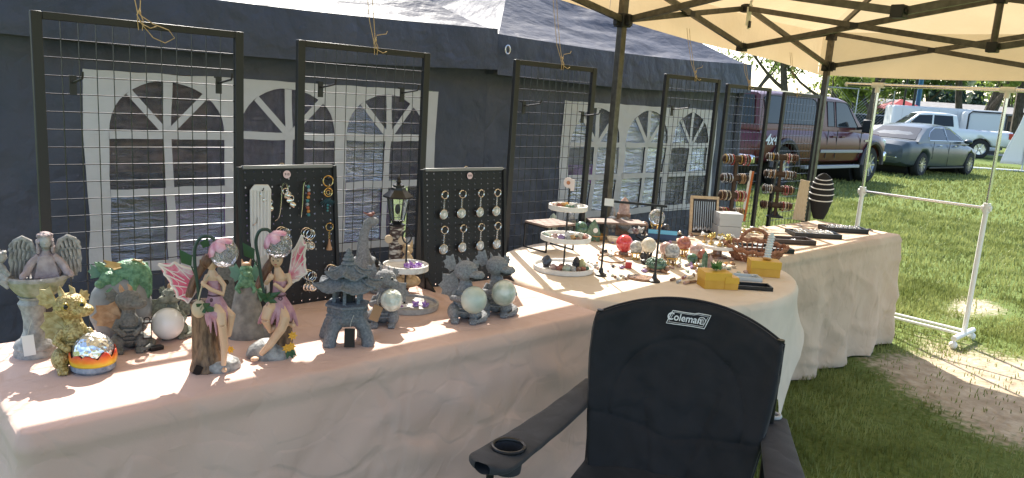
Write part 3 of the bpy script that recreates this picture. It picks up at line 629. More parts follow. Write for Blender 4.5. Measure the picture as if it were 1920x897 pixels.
def dragon(G,h,mat,fin,f=1,orb=None,orbm=None,wings=(1,1),horn=None,eyes=True,ears=True,tail=1,hs=1.2,earb=.6,wingup=0,laugh=False,headx=0):
    """seated baby dragon, h px tall; f = side the snout points to"""
    b=MB(); S=lambda *a:tuple(v*h for v in a); hx=headx
    b.ell(S(0,0,.27),S(.2,.18,.27)).ell(S(.01*f,-.05,.42),S(.155,.14,.2)).tube([S(.0,.0,.5),S(.02*f+hx*.5,-.02,.62),S(.03*f+hx,-.03,.74)],[h*.125,h*.105,h*.1],10)
    hc=Vector(S(.04*f+hx,-.05,.8)); b.ell(hc,S(.165*hs,.155*hs,.135*hs)); sn=hc+Vector(S(.15*f*hs,-.09*hs,-.04)); b.ell(sn,S(.115*hs,.1*hs,.068*hs if not laugh else .055*hs))
    b.ell(sn+Vector(S(.07*f,-.03,.03)),S(.035,.05,.03)).ell(sn+Vector(S(.07*f,.04,.03)),S(.035,.05,.03))
    if laugh: b.ell(hc+Vector(S(.1*f,-.06,-.12)),S(.085,.08,.03)).tube([hc+Vector(S(.0,0,-.1)),hc+Vector(S(.1*f,-.05,-.13))],[h*.07,h*.04],8)
    for s in(-1,1):
        b.ell(hc+Vector(S(.06*f+.07*s*(1 if f else 1),-.1+.02*s*f,.06)),S(.05,.045,.03))
        b.tube([hc+Vector(S(.06*s-.03*f,.0,.12)),hc+Vector(S(.07*s-.05*f,.03,.18)),hc+Vector(S(.065*s-.07*f,.05,.215))],[h*.03,h*.02,h*.005],7)
        b.ell(S(.17*s,-.09,.14),S(.115,.17,.14)); b.ell(S(.15*s,-.25,.045),S(.075,.1,.045))
        for k in(-1,0,1): b.ell(S(.15*s+.04*k,-.335,.03),S(.024,.035,.03),n=8,m=6)
        e=(Vector(orb[0])*1.0 if orb else Vector(S(.0,-.26,.33))); 
        tip=Vector(S(.09*s,-.25,.3)) if not orb else Vector((orb[0][0]+s*orb[1]*.85,orb[0][1]-.1*orb[1],orb[0][2]))
        b.tube([S(.14*s,-.04,.47),S(.21*s,-.13,.37),tip],[h*.06,h*.055,h*.04],8); b.ell(tip,S(.05,.04,.045),n=10,m=7)
    for k in range(6): 
        z=.16+.065*k; b.tube([S(x,-.15-.045*math.cos(x*9)+(.03 if z>.45 else 0)-(.02 if z<.4 else 0),z) for x in(-.09,-.045,0,.045,.09)],h*.018,6)
    for k in range(5): b.ell(S(-.02*f,.12+.04*math.sin(k),.2+.12*k),S(.02,.05,.045),n=8,m=5)
    if tail: b.tube([S(.06*tail,.14,.1),S(.24*tail,.12,.08),S(.34*tail,-.02,.07),S(.33*tail,-.18,.06),S(.22*tail,-.3,.05),S(.18*tail,-.3,.1)],[h*.1,h*.085,h*.07,h*.05,h*.03,h*.012],10)
    o=G.part('body',b,mat,remesh=max(.8,h*.009),sm=1)
    w=MB()
    for s,on in zip((-1,1),wings):
        if on: fan(w,S(.1*s,.1,.46),[S(.2*s,.13,.75+wingup),S(.4*s*on,.16,.68+wingup),S(.46*s*on,.15,.5+wingup),S(.4*s*on,.13,.36),S(.25*s,.1,.3)],h*.03)
    if w.v: G.part('wing',w,fin)
    if ears:
        for s in(-1,1):
            e=MB(); k=1 if s*f<0 else earb; o=hc+Vector(S(.13*s-.04*f,.03+(.07 if k<1 else 0),.04)); fan(e,o,[o+Vector(S(.06*s*k,.05,.2*k)),o+Vector(S(.17*s*k,.05,.17*k)),o+Vector(S(.21*s*k,.05,.08*k)),o+Vector(S(.19*s*k,.05,-.02*k)),o+Vector(S(.1*s*k,.05,-.08*k))],h*.026); G.part('ear',e,fin)
    if eyes:
        for s in(-1,1):
            ez=1.45 if eyes=='big' else 1; c=hc+Vector(S(.05*f+.09*s,-.145*hs/1.05+(.03 if s*f>.5 else 0),.03))
            k=G.part('eye',MB().ell(c,S(.034*ez,.026*ez,.036*ez),n=12,m=8),M('amber_eye',(.35,.26,.06),.2) if eyes=='big' else M('dull_eye',(.3,.3,.27),.3)); G.part('pupil',MB().ell(c+Vector(S(.004*f,-.016*ez,.003)),S(.02*ez,.013*ez,.023*ez),n=10,m=7),eye_m,parent=k)
    mo=MB()
    if laugh: mo.ell(hc+Vector(S(.13*f*hs,-.135*hs,-.095)),S(.1,.05,.028))
    else: mo.tube([hc+Vector(S(x*f*hs,-.09*hs-.1*math.sin(min(1,max(0,(x-.02)/.24))*PI)*.95,-.075+(.02 if x<.05 or x>.23 else 0))) for x in(.02,.08,.14,.2,.25)],h*.007,5)
    G.part('mouth',mo,eye_m)
    if horn: 
        hb=MB()
        for s in(-1,1): hb.tube([hc+Vector(S(.055*s-.03*f,-.0,.12)),hc+Vector(S(.07*s-.05*f,.03,.2)),hc+Vector(S(.055*s-.08*f,.04,.25))],[h*.042,h*.03,h*.005],8)
        G.part('horns',hb,horn)
    if orb: G.part('orb',MB().ell(orb[0],orb[1],n=28,m=18),orbm)
    return o
def tagcard(G,px,py,w,h,mat,y,tilt=0,lines=None):
    q=q_(G); c=q(px,py,y); Mx=Matrix.Rotation(tilt,3,'Y'); k=G.part('price_tag',MB().box(c,(w,1.2,h),Mx),mat)
    G.part('tag_string',MB().tube([c+Mx@Vector((0,.3,h*.45)),c+Vector((w*.1,3,h*.8)),c+Vector((w*.35,8,h*1.15))],.5,5),M('tag_string',(.5,.48,.42),.8),parent=k)
    return k
# angel with birdbath
G=Fig('angel_birdbath','grey stone angel behind a birdbath with a small cherub on its rim','figurine',67,664,T,); q=q_(G)
st=M('washed_stone',(.24,.235,.23),.85,col2=(.42,.41,.4),vscale=60,bump=.9,bscale=150)
G.part('pedestal',MB().lathe([(35,0),(36,6),(33,13),(36,16),(33,24),(24,30),(18,44),(17,62),(20,82),(25,95),(20,102),(24,108)],(0,0,0),n=30),st)
fl=MB(); o_=len(fl.v)
fl.grid(lambda u,v:(lambda r,t:(8+r*math.cos(t),r*math.sin(t)*.8,106+34*v**1.3))((lerp(22,50,v**.8)*(1+.035*abs(math.sin(11*u*2*PI/2)))),u*2*PI),88,10)
bw=G.part('basin',fl,M('mossy_flutes',(.2,.22,.12),.8,col2=(.4,.4,.32),vscale=40,bump=.8,bscale=120))
G.part('basin_rim',MB().lathe([(47,136),(51,138),(52,143),(47,145),(44,141),(30,134),(2,132)],(8,0,0),n=40,sy=.8),st,parent=bw)
b=MB(); 
b.ell((24,14,146),(25,14,30)).ell((24,12,168),(19,11,13)).tube([(24,11,172),(24,10,184),(24,10,192)],[12,7,5],10)
for s in(-1,1): b.tube([(24+s*11,10,176),(24+s*22,6,166),(24+s*28,2,158),(24+s*32,-8,150),(24+s*40,-18,146)],[7,7.5,7.5,7,5],8); b.ell((24+s*38,-21,146),(6,5,4),n=10,m=6)
for k in range(9): b.tube([(24-8+2*k,1,178),(24-14+3.5*k,-1,162),(24-20+5*k,-1,136)],1.8,5)
G.part('robe',b,M('pinkish_stone_robe',(.3,.24,.25),.85,col2=(.46,.38,.39),vscale=50,bump=.9,bscale=140),remesh=1.3)
b=MB().ell((24,4,202),(9.5,10,12.5)).ell((24,-6,201),(1.8,2.6,3)).ell((24,-4,195.5),(3.6,2.4,1.3)).tube([(24,10,186),(24,9,196)],[7,7],8).ell((20,-4,205),(2.4,2,1.4)).ell((28,-4,205),(2.4,2,1.4))
G.part('head',b,st,remesh=1)
b=MB(); r=random.Random(2)
for k in range(46):
    t=r.uniform(0,2*PI); z=r.uniform(180,217); rr=12.5 if z<206 else 13*math.sqrt(max(.05,1-((z-206)/12)**2)); y=10+rr*math.sin(t)
    if y<5 and z<211 and abs(rr*math.cos(t))<9.5: continue
    b.ell((24+rr*math.cos(t)*1.05,y,z),r.uniform(2.2,3.4),n=8,m=6)
b.ell((24,12,207),(12.5,12,13)).ell((24,6,213),(9,8,6)); [b.ell((24+s*12,7,192-4*k),(3.4,3.4,4)) for s in(-1,1) for k in range(3)]; [b.ell((24+11.5*math.cos(k*.6),9+11*math.sin(k*.6),214),2.4,n=7,m=5) for k in range(11)]
G.part('hair',b,MATS['pinkish_stone_robe'],remesh=1.0,sm=1)
for s in(-1,1):
    w_=MB(); X=lambda x:24+s*x
    w_.prism([(X(14),150),(X(16),186),(X(24),204),(X(36),210),(X(48),204),(X(57),186),(X(59),166),(X(54),144),(X(46),134),(X(34),140)],18,23)
    for row,(zt,zb,y) in enumerate(((204,186,14.5),(190,166,15.5),(172,136,16.5))):
        for k in range(6):
            x=lerp(20,53-row*0,k/5); t=zt-abs(k-3.2)**2*1.6+(2 if row==0 else 0); bt=zb-(2.2*k if row==2 and k<4 else 0)+(6 if k==5 else 0)
            w_.tube([(X(x-1),y,t),(X(x+1.5),y-.6,lerp(t,bt,.5)),(X(x+2.5),y,bt)],[3.2,4,1.8],7,flat=.5)
    w_.tube([(X(16),17,180),(X(24),16,202),(X(36),15,209),(X(48),16,203),(X(57),17,186)],[4,4.5,4.5,4,2.5],8)
    G.part('wing',w_,st)
b=MB().ell((-48,-8,160),(9,8,13)).ell((-45,-9,181),(9,9,10)).tube([(-44,-10,165),(-38,-16,156),(-33,-16,150)],[5,4,3],8).tube([(-48,-10,150),(-40,-18,143),(-32,-12,136)],[7,6,4],8).tube([(-52,-8,150),(-46,-20,140),(-36,-20,128)],[6,5,3],8).ell((-36,-9.5,180),(2,1.5,1.5))
for k in range(20): b.ell((-47+9*math.cos(k*2.4),-7+8*math.sin(k*2.4),183+(k%5)*2.2),3,n=7,m=5)
ck=G.part('cherub',b,st,remesh=1.1,sm=1)
w_=MB(); fan(w_,(-52,-2,166),[(-58,6,186),(-66,6,180),(-69,5,170),(-64,4,160)],2.4); G.part('cherub_wing',w_,st,parent=ck)
tagcard(G,57,636,19,37,tagw_m,-36,-.08)
# gold dragon
G=Fig('gold_dragon','gold scaled dragon holding a silver ball ringed with painted flames','figurine',143,686,T); h=142
dragon(G,h,gold_m,goldl_m,.75,None,None,(.85,0),goldl_m,'big',True,0,headx=-.07)
fl=MB().lathe([(33,0),(38,5),(38,15),(34,20)],(28,-30,0),n=28); G.part('fire_bowl_base',fl,M('blue_stone_base',(.12,.15,.2),.6,col2=(.3,.33,.38),vscale=60,bump=.6,bscale=120))
fm=MB(); 
fm.grid(lambda u,v:(lambda t,hh:(28+(37.5+2*math.sin(v*3))*math.cos(t),-30+(37.5+2*math.sin(v*3))*math.sin(t),14+v*hh))(u*2*PI,15+8*abs(math.sin(u*2*PI*4.5))+3*math.sin(u*40)),90,8)
def flame():
    m=M('flame_paint',(.75,.3,.02),.4); n=m.node_tree.nodes; L=m.node_tree.links; tc=n.new('ShaderNodeTexCoord'); sp=n.new('ShaderNodeSeparateXYZ'); cr=n.new('ShaderNodeValToRGB'); nz=n.new('ShaderNodeTexNoise'); nz.inputs['Scale'].default_value=45
    ad=n.new('ShaderNodeMath'); ad.operation='MULTIPLY_ADD'; ad.inputs[1].default_value=.35; mx=n.new('ShaderNodeMath'); mx.operation='MULTIPLY_ADD'; mx.inputs[1].default_value=.9; 
    L.new(tc.outputs['Generated'],sp.inputs[0]); L.new(tc.outputs['Object'],nz.inputs[0]); L.new(nz.outputs[0],ad.inputs[0]); L.new(sp.outputs['Z'],mx.inputs[0]); ad.inputs[2].default_value=-.17; L.new(ad.outputs[0],mx.inputs[2]); L.new(mx.outputs[0],cr.inputs[0])
    e=cr.color_ramp.elements; e[0].color=(.75,.5,.04,1); e[0].position=.15; e[1].color=(.6,.05,.02,1); e[1].position=.75; x=e.new(.4); x.color=(.8,.22,.02,1); L.new(cr.outputs[0],n['Principled BSDF'].inputs['Base Color']); return m
G.part('flame_ring',fm,flame(),solid=.0015)
G.part('silver_ball',MB().ell((28,-30,34),(35.5,35.5,33),n=30,m=20),M('crackled_silver',(.75,.75,.74),.2,.9,bump=.8,bscale=90,bkind='voronoi'))
# grey dragon with little lantern; green dragon on an egg behind
G=Fig('egg_dragon','green dragon with gold wings curled on top of a grey stone egg','figurine',231,628,T); 
G.part('egg',MB().lathe([(30,0),(42,10),(52,34),(54,56),(48,80),(36,98),(22,108),(2,112)],(-2,0,0),n=32),M('smooth_grey_egg',(.19,.2,.215),.7,col2=(.27,.28,.29),vscale=25,bump=.3,bscale=100))
b=MB().ell((14,-4,116),(34,22,22)).ell((32,-4,104),(20,18,28)).ell((-18,-14,106),(19,15,15)).ell((-34,-20,100),(10,10,8)).tube([(40,0,100),(42,-14,78),(34,-24,62)],[12,9,4],8).tube([(-4,-16,108),(-14,-30,92),(-24,-34,86)],[10,7,5],8).tube([(20,-16,106),(16,-32,86),(8,-36,78)],[11,8,5],8)
for s in(-1,1): b.tube([(-24+6*s,-8,118),(-34+4*s,-4,130),(-40+3*s,-2,136)],[5,4,1],7)
for k in range(7): b.ell((-6+8*k,2,134-abs(k-3)*2.5),(4,3,6),n=8,m=5)
G.part('dragon_body',b,green_m,remesh=1.4)
e=MB(); fan(e,(-24,-4,112),[(-50,-4,132),(-54,-6,120),(-50,-8,108)],2.5); G.part('ear',e,M('pale_green_fin',(.12,.25,.2),.6))
w_=MB(); fan(w_,(10,-10,128),[(-28,-22,142),(-26,-26,132),(-12,-28,126)],3); fan(w_,(10,-4,130),[(22,-10,140),(36,-10,138),(40,-12,130)],3); G.part('wing',w_,M('gold_wing_paint',(.42,.28,.1),.5,col2=(.55,.4,.18),vscale=50))
G=Fig('lantern_dragon','grey stone dragon with copper wings holding a tiny black lantern','figurine',243,652,T); h=112
dragon(G,h,dk_m,copper_m,.8,None,None,(1.2,0),copper_m,False,False,1,headx=-.03)
e=MB(); fan(e,(-14,4,92),[(-26,8,108),(-38,8,100),(-38,8,90),(-30,8,82)],3); G.part('ear',e,dk_m)
lt=MB().box((30,-24,52),(16,12,3)).box((30,-24,24),(16,12,3))
for a in(-7,7):
    for c in(-5,5): lt.bar((30+a,-24+c,24),(30+a,-24+c,52),1.6)
G.part('lantern_foot',MB().box((44,-26,4),(24,14,7),rz=.4),pos_m,bevel=.001)
lt.ring((30,-24,56),5,1,14,5,'Y'); G.part('lantern',lt,pos_m)
G=Fig('orb_dragon','small mossy grey dragon hugging a plain white globe','figurine',325,628,T); h=92
dragon(G,h,M('mossy_stone',(.12,.13,.105),.85,col2=(.26,.27,.22),vscale=60,bump=.9,bscale=150),stone_m('mossy_fin',(.14,.15,.12),(.28,.29,.23)),-.6,((-9,-30,30),28),M('white_frosted_globe',(.72,.72,.71),.3,coat=.3),(1.1,.8),copper_m,True,True,1)
# rock dragon behind the fairies and the stone post
G=Fig('perched_dragon','green dragon perched on a tall grey rock between the two fairies','figurine',470,628,T)
b=MB().lathe([(36,0),(38,8),(32,30),(24,60),(20,84),(14,96),(2,100)],(-6,0,0),n=26).tube([(20,-6,6),(34,-10,14),(40,-6,28)],[16,14,6],9)
for v in b.v: v.x+=3*noise.noise(v*.06); v.y+=3*noise.noise(v*.06+Vector((9,0,0)))
G.part('rock',b,M('rough_rock',(.17,.165,.15),.9,col2=(.29,.28,.25),vscale=40,bump=1,bscale=60))
b=MB().ell((-8,-8,102),(14,12,18)).ell((-8,-14,122),(12,11,10)).ell((-6,-24,118),(7,8,5)).tube([(-16,-12,100),(-24,-20,90),(-18,-26,84)],[6,5,3],7).tube([(0,-12,100),(8,-20,90),(4,-26,84)],[6,5,3],7).tube([(4,0,92),(16,-8,80),(18,-18,66)],[8,6,2],8)
G.part('dragon_body',b,green_m,remesh=1.2)
w_=MB(); fan(w_,(-14,-2,108),[(-26,2,130),(-38,2,124),(-36,0,108),(-28,0,98)],2); fan(w_,(0,-2,108),[(8,2,132),(20,2,126),(18,0,108),(10,0,98)],2); G.part('wing',w_,MATS['pale_green_fin'])
hb=MB()
for s in(-1,1): hb.tube([(-8+5*s,-10,128),(-8+8*s,-6,140)],[3.5,1],7)
hb.ell((-8,-12,131),(8,7,5)); G.part('crest',hb,copper_m)
G=Fig('stone_post','plain dark grey stone slab with a hole standing behind the left fairy','figurine',424,606,T)
b=MB().prism([(-16,0),(16,0),(15,104),(10,112),(-10,112),(-15,104)],-5,5); G.part('slab',b,dk_m,bevel=.003); G.part('hole_shade',MB().lathe([(5,-6),(5,-5.2)],(0,0,76),n=16,axis='Y'),eye_m)  # hole is a black disc on the face, its inner shade given as colour
# fairies
skin_m=M('painted_skin',(.6,.38,.24),.5,col2=(.66,.44,.29),vscale=30); hair_m=M('painted_brown_hair',(.1,.045,.025),.55,col2=(.2,.1,.055),vscale=60,bump=.9,bscale=120,stretch=(2,2,.5))
dress_m=M('mauve_dress_paint',(.36,.17,.22),.55,col2=(.5,.29,.33),vscale=45,bump=.6,bscale=90); stump_m=M('tree_stump_paint',(.06,.035,.02),.6,col2=(.22,.14,.08),vscale=60,bump=1,bscale=90,stretch=(1.5,1.5,.4))
rock_m=M('base_rock_paint',(.14,.14,.14),.55,col2=(.36,.36,.35),vscale=50,bump=.9,bscale=80); stem_m=M('dark_green_stem',(.02,.045,.03),.45); petal_m=M('pink_petal_paint',(.6,.22,.32),.4,col2=(.75,.5,.56),vscale=40)
wing_m=M('pink_wing_paint',(.62,.1,.17),.45,col2=(.72,.55,.52),vscale=22,lo=.4,hi=.6); wingw_m=M('pale_wing_vein',(.72,.62,.56),.5); yel_m=M('yellow_flower_paint',(.75,.42,.06),.5); leaf_m=M('green_leaf_paint',(.03,.08,.03),.5)
glob_m=M('crackle_glass_globe',(.86,.84,.84),.1,trans=.75,col2=(.7,.62,.6),vscale=60,bump=1,bscale=70,bkind='voronoi')
def smooth(pts,n=6):
    pts=[Vector(p) for p in pts]; out=[]
    for i in range(len(pts)-1):
        p0,p1,p2,p3=pts[max(0,i-1)],pts[i],pts[i+1],pts[min(len(pts)-1,i+2)]
        for k in range(n):
            t=k/n; out.append(.5*((2*p1)+(p2-p0)*t+(2*p0-5*p1+4*p2-p3)*t*t+(3*p1-p0-3*p2+p3)*t**3))
    return out+[pts[-1]]
def leaf(mb,a,b,w,n=Vector((0,-1,0))):
    a,b=Vector(a),Vector(b); d=b-a; s=d.cross(n).normalized()*w; c=(a+b)/2
    mb.add([a,c*1+s-n*1+(a-c)*.2,b,c-s-n*1+(a-c)*.2,c+n*1.6],[(0,1,4),(1,2,4),(2,3,4),(3,0,4)]); return mb
def bigwing(G,o,tips,par=None):
    w_=MB(); fan(w_,o,tips,2,.9); k=G.part('wing',w_,wing_m); e=MB(); o=Vector(o)
    for t in tips:
        t=Vector(t); e.tube([o.lerp(t,.35)+Vector((0,-1.4,0)),t+Vector((0,-1.2,0))],[.9,1.3],5)
    for i in range(len(tips)-1):
        a,b=Vector(tips[i]),Vector(tips[i+1]); m=o.lerp((a+b)/2,.9); e.tube(smooth([a,m,b],4),2.4,6); e.tube(smooth([o.lerp(a,.75),o.lerp(m,.72),o.lerp(b,.75)],3),1,5)
    G.part('wing_veins',e,wingw_m,parent=k)
def flower(G,c,r,par):
    m=MB(); c=Vector(c)
    for k in range(7): a=k*2*PI/7; leaf(m,c,c+Vector((r*math.cos(a),-2,r*math.sin(a))),r*.33)
    m.ell(c+Vector((0,-2,0)),(r*.3,r*.2,r*.3),n=8,m=6); G.part('flower',m,yel_m,parent=par)
def globe(G,c,r,stem):
    c=Vector(c); s=G.part('flower_stem',MB().tube(smooth(stem),[2.9]*(6*(len(stem)-1)+1),8),stem_m); G.part('globe',MB().ell(c,r,n=26,m=16),glob_m)
    p=MB(); top=Vector((-.55,-.1,.8)).normalized(); a=top.orthogonal().normalized(); b=top.cross(a)
    for k in range(6):
        t=k*PI/3; d=(a*math.cos(t)+b*math.sin(t)); o=len(p.v); rows=[]
        for j in range(5):
            ph=j/4*1.15; wdt=.5*math.sin(PI*(.15+.7*j/4)); side=top.cross(d)
            for e in(-1,0,1): v=(top*math.cos(ph)+d*math.sin(ph)+side*wdt*e*math.sin(ph+.3)).normalized()*(r*1.07+(.06*r if j==4 else 0)); p.v.append(c+v)
        for j in range(4):
            for e in(0,1): p.f.append((o+j*3+e,o+j*3+e+1,o+j*3+e+4,o+j*3+e+3))
    G.part('petals',p,petal_m,solid=.0012)
def face(G,c,d,r,par):
    """eyes, brows and mouth on the head at c looking along d"""
    c=Vector(c); d=Vector(d).normalized(); sd=d.cross(Vector((0,0,1))).normalized(); e=MB(); m=MB()
    for s in(-1,1): e.ell(c+d*r*.86+sd*s*r*.36+Vector((0,0,r*.08)),(r*.13,r*.1,r*.09),n=8,m=6)
    G.part('eyes',e,eye_m,parent=par); m.ell(c+d*r*.86+Vector((0,0,-r*.52)),(r*.2,r*.1,r*.08),n=8,m=6); G.part('mouth',m,M('painted_lips',(.4,.08,.08),.4),parent=par)
def hairblob(G,c,r,fall,d,seed):
    m=MB(); c=Vector(c); d=Vector(d).normalized(); rr=random.Random(seed)
    m.ell(c-d*r*.25+Vector((0,0,r*.2)),(r*1.12,r*1.12,r*1.1))
    for k in range(16):
        t=rr.random(); a=c-d*r*(.3+.5*rr.random())+Vector((rr.uniform(-1,1)*r*.8,rr.uniform(-.2,.6)*r,r*.3)); pts=[a]
        for i,f in enumerate(fall): pts.append(Vector(f)+Vector((rr.uniform(-5,5),rr.uniform(-3,5),rr.uniform(-3,3))))
        m.tube(smooth(pts,4),[3.6]*(4*(len(pts)-1))+[1.6],6)
    return G.part('hair',m,hair_m,remesh=1.1,sm=1)
# left fairy, in profile
G=Fig('fairy_figurine','fairy in profile with a mauve dress, seated on a stump with a small solar panel','figurine',405,690,T); q=q_(G)
b=MB().lathe([(43,0),(44,6),(40,14),(30,20),(2,24)],(0,0,0),n=30,sy=.75)
for v in b.v: v+=Vector((2.5*noise.noise(v*.08),2.5*noise.noise(v*.08+Vector((5,5,5))),0))
G.part('rock_base',b,rock_m)
b=MB().tube([q(392,690),q(390,660),q(388,620),q(386,590),q(384,566)],[34,24,20,21,24],16).tube([q(372,690,-12),q(380,660,-16),q(384,630,-12)],[14,9,5],8).tube([q(420,690,-8),q(408,668,-14),q(398,640,-12)],[14,9,5],8).ell(q(392,574),(26,20,10))
for k in range(9): a=k*.7; b.tube([(-16+24*math.cos(a),20*math.sin(a),10),(-18+20*math.cos(a+.2),16*math.sin(a+.2),60),(-18+21*math.cos(a+.1),17*math.sin(a+.1),112)],4,6)
G.part('stump',b,stump_m,remesh=1.6)
b=MB().tube([q(404,555,-4),q(402,535,-4),q(400,520,-3),q(399,510,-2)],[11,9.5,11,6],10).ell(q(399,497,-3),(10.5,10.5,13)).ell(q(409,497,-5),(2.5,2,2.5),n=8,m=6).tube([q(399,512,-2),q(399,504,-3)],[5,5],8)
b.tube([q(408,519,-10),q(420,535,-14),q(418,550,-18),q(398,540,-22),q(385,530,-22)],[5,4.6,4.4,3.8,3.2],8).tube([q(392,519,-2),q(384,535,-16),q(388,532,-22)],[5,4.2,3.4],8).ell(q(384,528,-22),(4,3.5,5),n=8,m=6)
b.tube([q(402,570,-10),q(414,585,-28),q(416,602,-34)],[11,10,8],9).tube([q(416,602,-34),q(420,640,-30),q(418,676,-30)],[8,7,4.6],9).ell(q(419,683,-34),(5,9,4),n=10,m=6)
b.tube([q(408,570,-4),q(432,590,-16),q(426,625,-14),q(414,632,-14)],[10,8.5,6.5,4],9)
sk=G.part('figure',b,skin_m,remesh=1,sm=2)
face(G,q(399,497,-3),(1,-.45,-.05),11.5,sk)
b=MB().tube([q(404,570,-5),q(404,550,-5),q(402,536,-5),q(402,527,-5)],[16,11.5,11,12],12); r=random.Random(4)
for k in range(15):
    a=k*2*PI/15; b.tube(smooth([q(404+10*math.cos(a),562,-6+8*math.sin(a)),q(406+20*math.cos(a),584,-10+15*math.sin(a)),q(408+21*math.cos(a)+r.uniform(-2,2),600+r.uniform(2,26)*(1 if math.cos(a)<.3 else .6),-12+17*math.sin(a))],4),[5]*5+[4,3,2,1],6)
b.ell(q(410,585,-20),(17,16,11)); G.part('dress',b,dress_m,remesh=1.1,sm=1)
G.part('belt',MB().ring(q(404,553,-5),12,1.4,20,6).ell(q(398,560,-18),(3,1.5,4),n=8,m=6),M('belt_paint',(.1,.04,.05),.5))
hairblob(G,q(397,496,-2),12,[q(380,510,4),q(368,530,2),q(360,556,-2)],(1,-.3,0),3)
bigwing(G,q(376,545,8),[q(372,512,16),q(335,500,20),q(309,503,22),q(318,520,20),q(330,540,18),q(340,562,16),q(358,572,14)])
globe(G,q(420,478,-14),25,[q(378,585,-18),q(376,540,-16),q(371,500,-14),q(372,466,-12),q(384,449,-12),q(399,450,-13),q(406,458,-14)])
l=MB(); leaf(l,q(365,500,-12),q(346,470,-14),11); leaf(l,q(385,470,-8),q(392,452,-10),9); l.tube([q(376,530,-15),q(365,500,-12)],1.2,5)
for k in range(6): leaf(l,q(382,572,-22),q(372+8*k,562+(k%3)*9,-30),6)
G.part('leaves',l,leaf_m); G.part('satchel',MB().ell(q(377,575,-18),(13,9,16)).tube(smooth([q(376,560,-20),q(384,530,-20),q(396,516,-8)]),1.3,5),M('cream_bag_paint',(.5,.4,.27),.6))
flower(G,q(430,650,-22),8,None)
k=G.part('solar_panel',MB().box(q(374,682,-30),(13,2,17),Matrix.Rotation(.45,3,'Y')),eye_m)
# right fairy, facing forward
G=Fig('fairy_figurine','fairy facing forward in a mauve dress with yellow flowers at its base','figurine',508,667,T); q=q_(G)
b=MB().lathe([(43,0),(45,6),(38,18),(24,28),(2,30)],(0,0,0),n=30,sy=.75)
for v in b.v: v+=Vector((3*noise.noise(v*.08),3*noise.noise(v*.08+Vector((5,5,5))),0))
G.part('rock_base',b,rock_m)
b=MB().tube([q(520,667),q(528,640),q(526,610),q(524,585)],[24,20,20,26],14).tube([q(540,664,-6),q(534,640,-10),q(536,610,-8),q(542,585,-4)],[12,8,6,5],8).tube([q(505,665,-6),q(512,640,-12),q(512,612,-10)],[12,8,6],8)
G.part('stump',b,stump_m,remesh=1.6)
b=MB().tube([q(520,566,-4),q(521,545,-6),q(523,522,-6),q(518,506,-4)],[12,10,12,6],10).ell(q(517,490,-6),(11,11,13.5)).ell(q(515,489,-17),(2,2.4,2.4),n=8,m=6).tube([q(518,508,-3),q(517,498,-4)],[5,5],8)
b.tube([q(536,514,-8),q(541,532,-12),q(530,542,-22),q(512,528,-26)],[5,4.6,4.2,3.4],8).tube([q(508,516,-8),q(499,530,-16),q(506,520,-26)],[5,4.4,3.4],8).ell(q(508,516,-27),(4.5,3.5,6),n=8,m=6)
b.tube([q(516,570,-10),q(503,572,-32),q(499,580,-36)],[11,10,9],9).tube([q(499,580,-36),q(520,605,-34),q(500,640,-32),q(488,656,-32)],[8.5,8,6.5,4.4],9) if False else b.tube([q(525,570,-10),q(532,590,-34),q(526,606,-36),q(506,636,-34),q(490,654,-32)],[11,10,9,7,4.4],9)
b.ell(q(480,660,-36),(8,7,4),n=10,m=6).tube([q(514,570,-10),q(502,574,-30),q(498,590,-34)],[11,10,8.5],9).tube([q(498,590,-34),q(506,612,-22),q(540,602,-18)],[8,7,4.5],9).ell(q(546,606,-18),(6,5,5),n=10,m=6)
sk=G.part('figure',b,skin_m,remesh=1,sm=2); face(G,q(517,490,-6),(-.2,-1,-.12),11.5,sk)
b=MB().tube([q(520,572,-6),q(521,552,-6),q(522,538,-6),q(523,526,-7)],[17,11.5,11.5,13],12); r=random.Random(6)
for k in range(16):
    a=k*2*PI/16; b.tube(smooth([q(520+10*math.cos(a),560,-6+8*math.sin(a)),q(521+24*math.cos(a),582,-12+18*math.sin(a)),q(520+34*math.cos(a)+r.uniform(-2,2),592+r.uniform(0,22),-14+22*math.sin(a))],4),[5.5]*5+[4.5,4,3,1],6)
b.ell(q(521,580,-14),(24,18,10)); G.part('dress',b,dress_m,remesh=1.1,sm=1)
G.part('belt',MB().ring(q(521,553,-6),12.2,1.5,20,6).ring(q(524,557,-19),3,1,12,5,'Y'),MATS['belt_paint'])
hairblob(G,q(516,490,-2),12,[q(502,505,2),q(494,522,0),q(486,540,-2)],(-.1,-1,0),5)
bigwing(G,q(538,530,10),[q(545,480,18),q(562,452,22),q(570,470,24),q(568,495,22),q(572,520,20),q(556,532,16),q(546,536,12)])
w_=MB(); fan(w_,q(508,520,10),[q(498,484,14),q(482,488,16),q(480,505,14)],2); G.part('wing',w_,wingw_m)
globe(G,q(520,463,-12),24,[q(500,560,-24),q(492,530,-20),q(486,490,-16),q(481,458,-12),q(487,439,-12),q(500,436,-12),q(510,444,-12)])
l=MB(); leaf(l,q(478,488,-14),q(458,458,-14),11); l.tube([q(490,512,-18),q(478,488,-14)],1.2,5)
for k in range(7): leaf(l,q(500,554,-30),q(484+7*k,540+(k%3)*10,-36),6)
for k in range(4): leaf(l,q(540,648,-28),q(536+6*k,664-(k%2)*6,-34),5)
G.part('leaves',l,leaf_m)
for (x,y) in((546,622),(536,645),(544,642)): flower(G,q(x,y,-28),9,None)
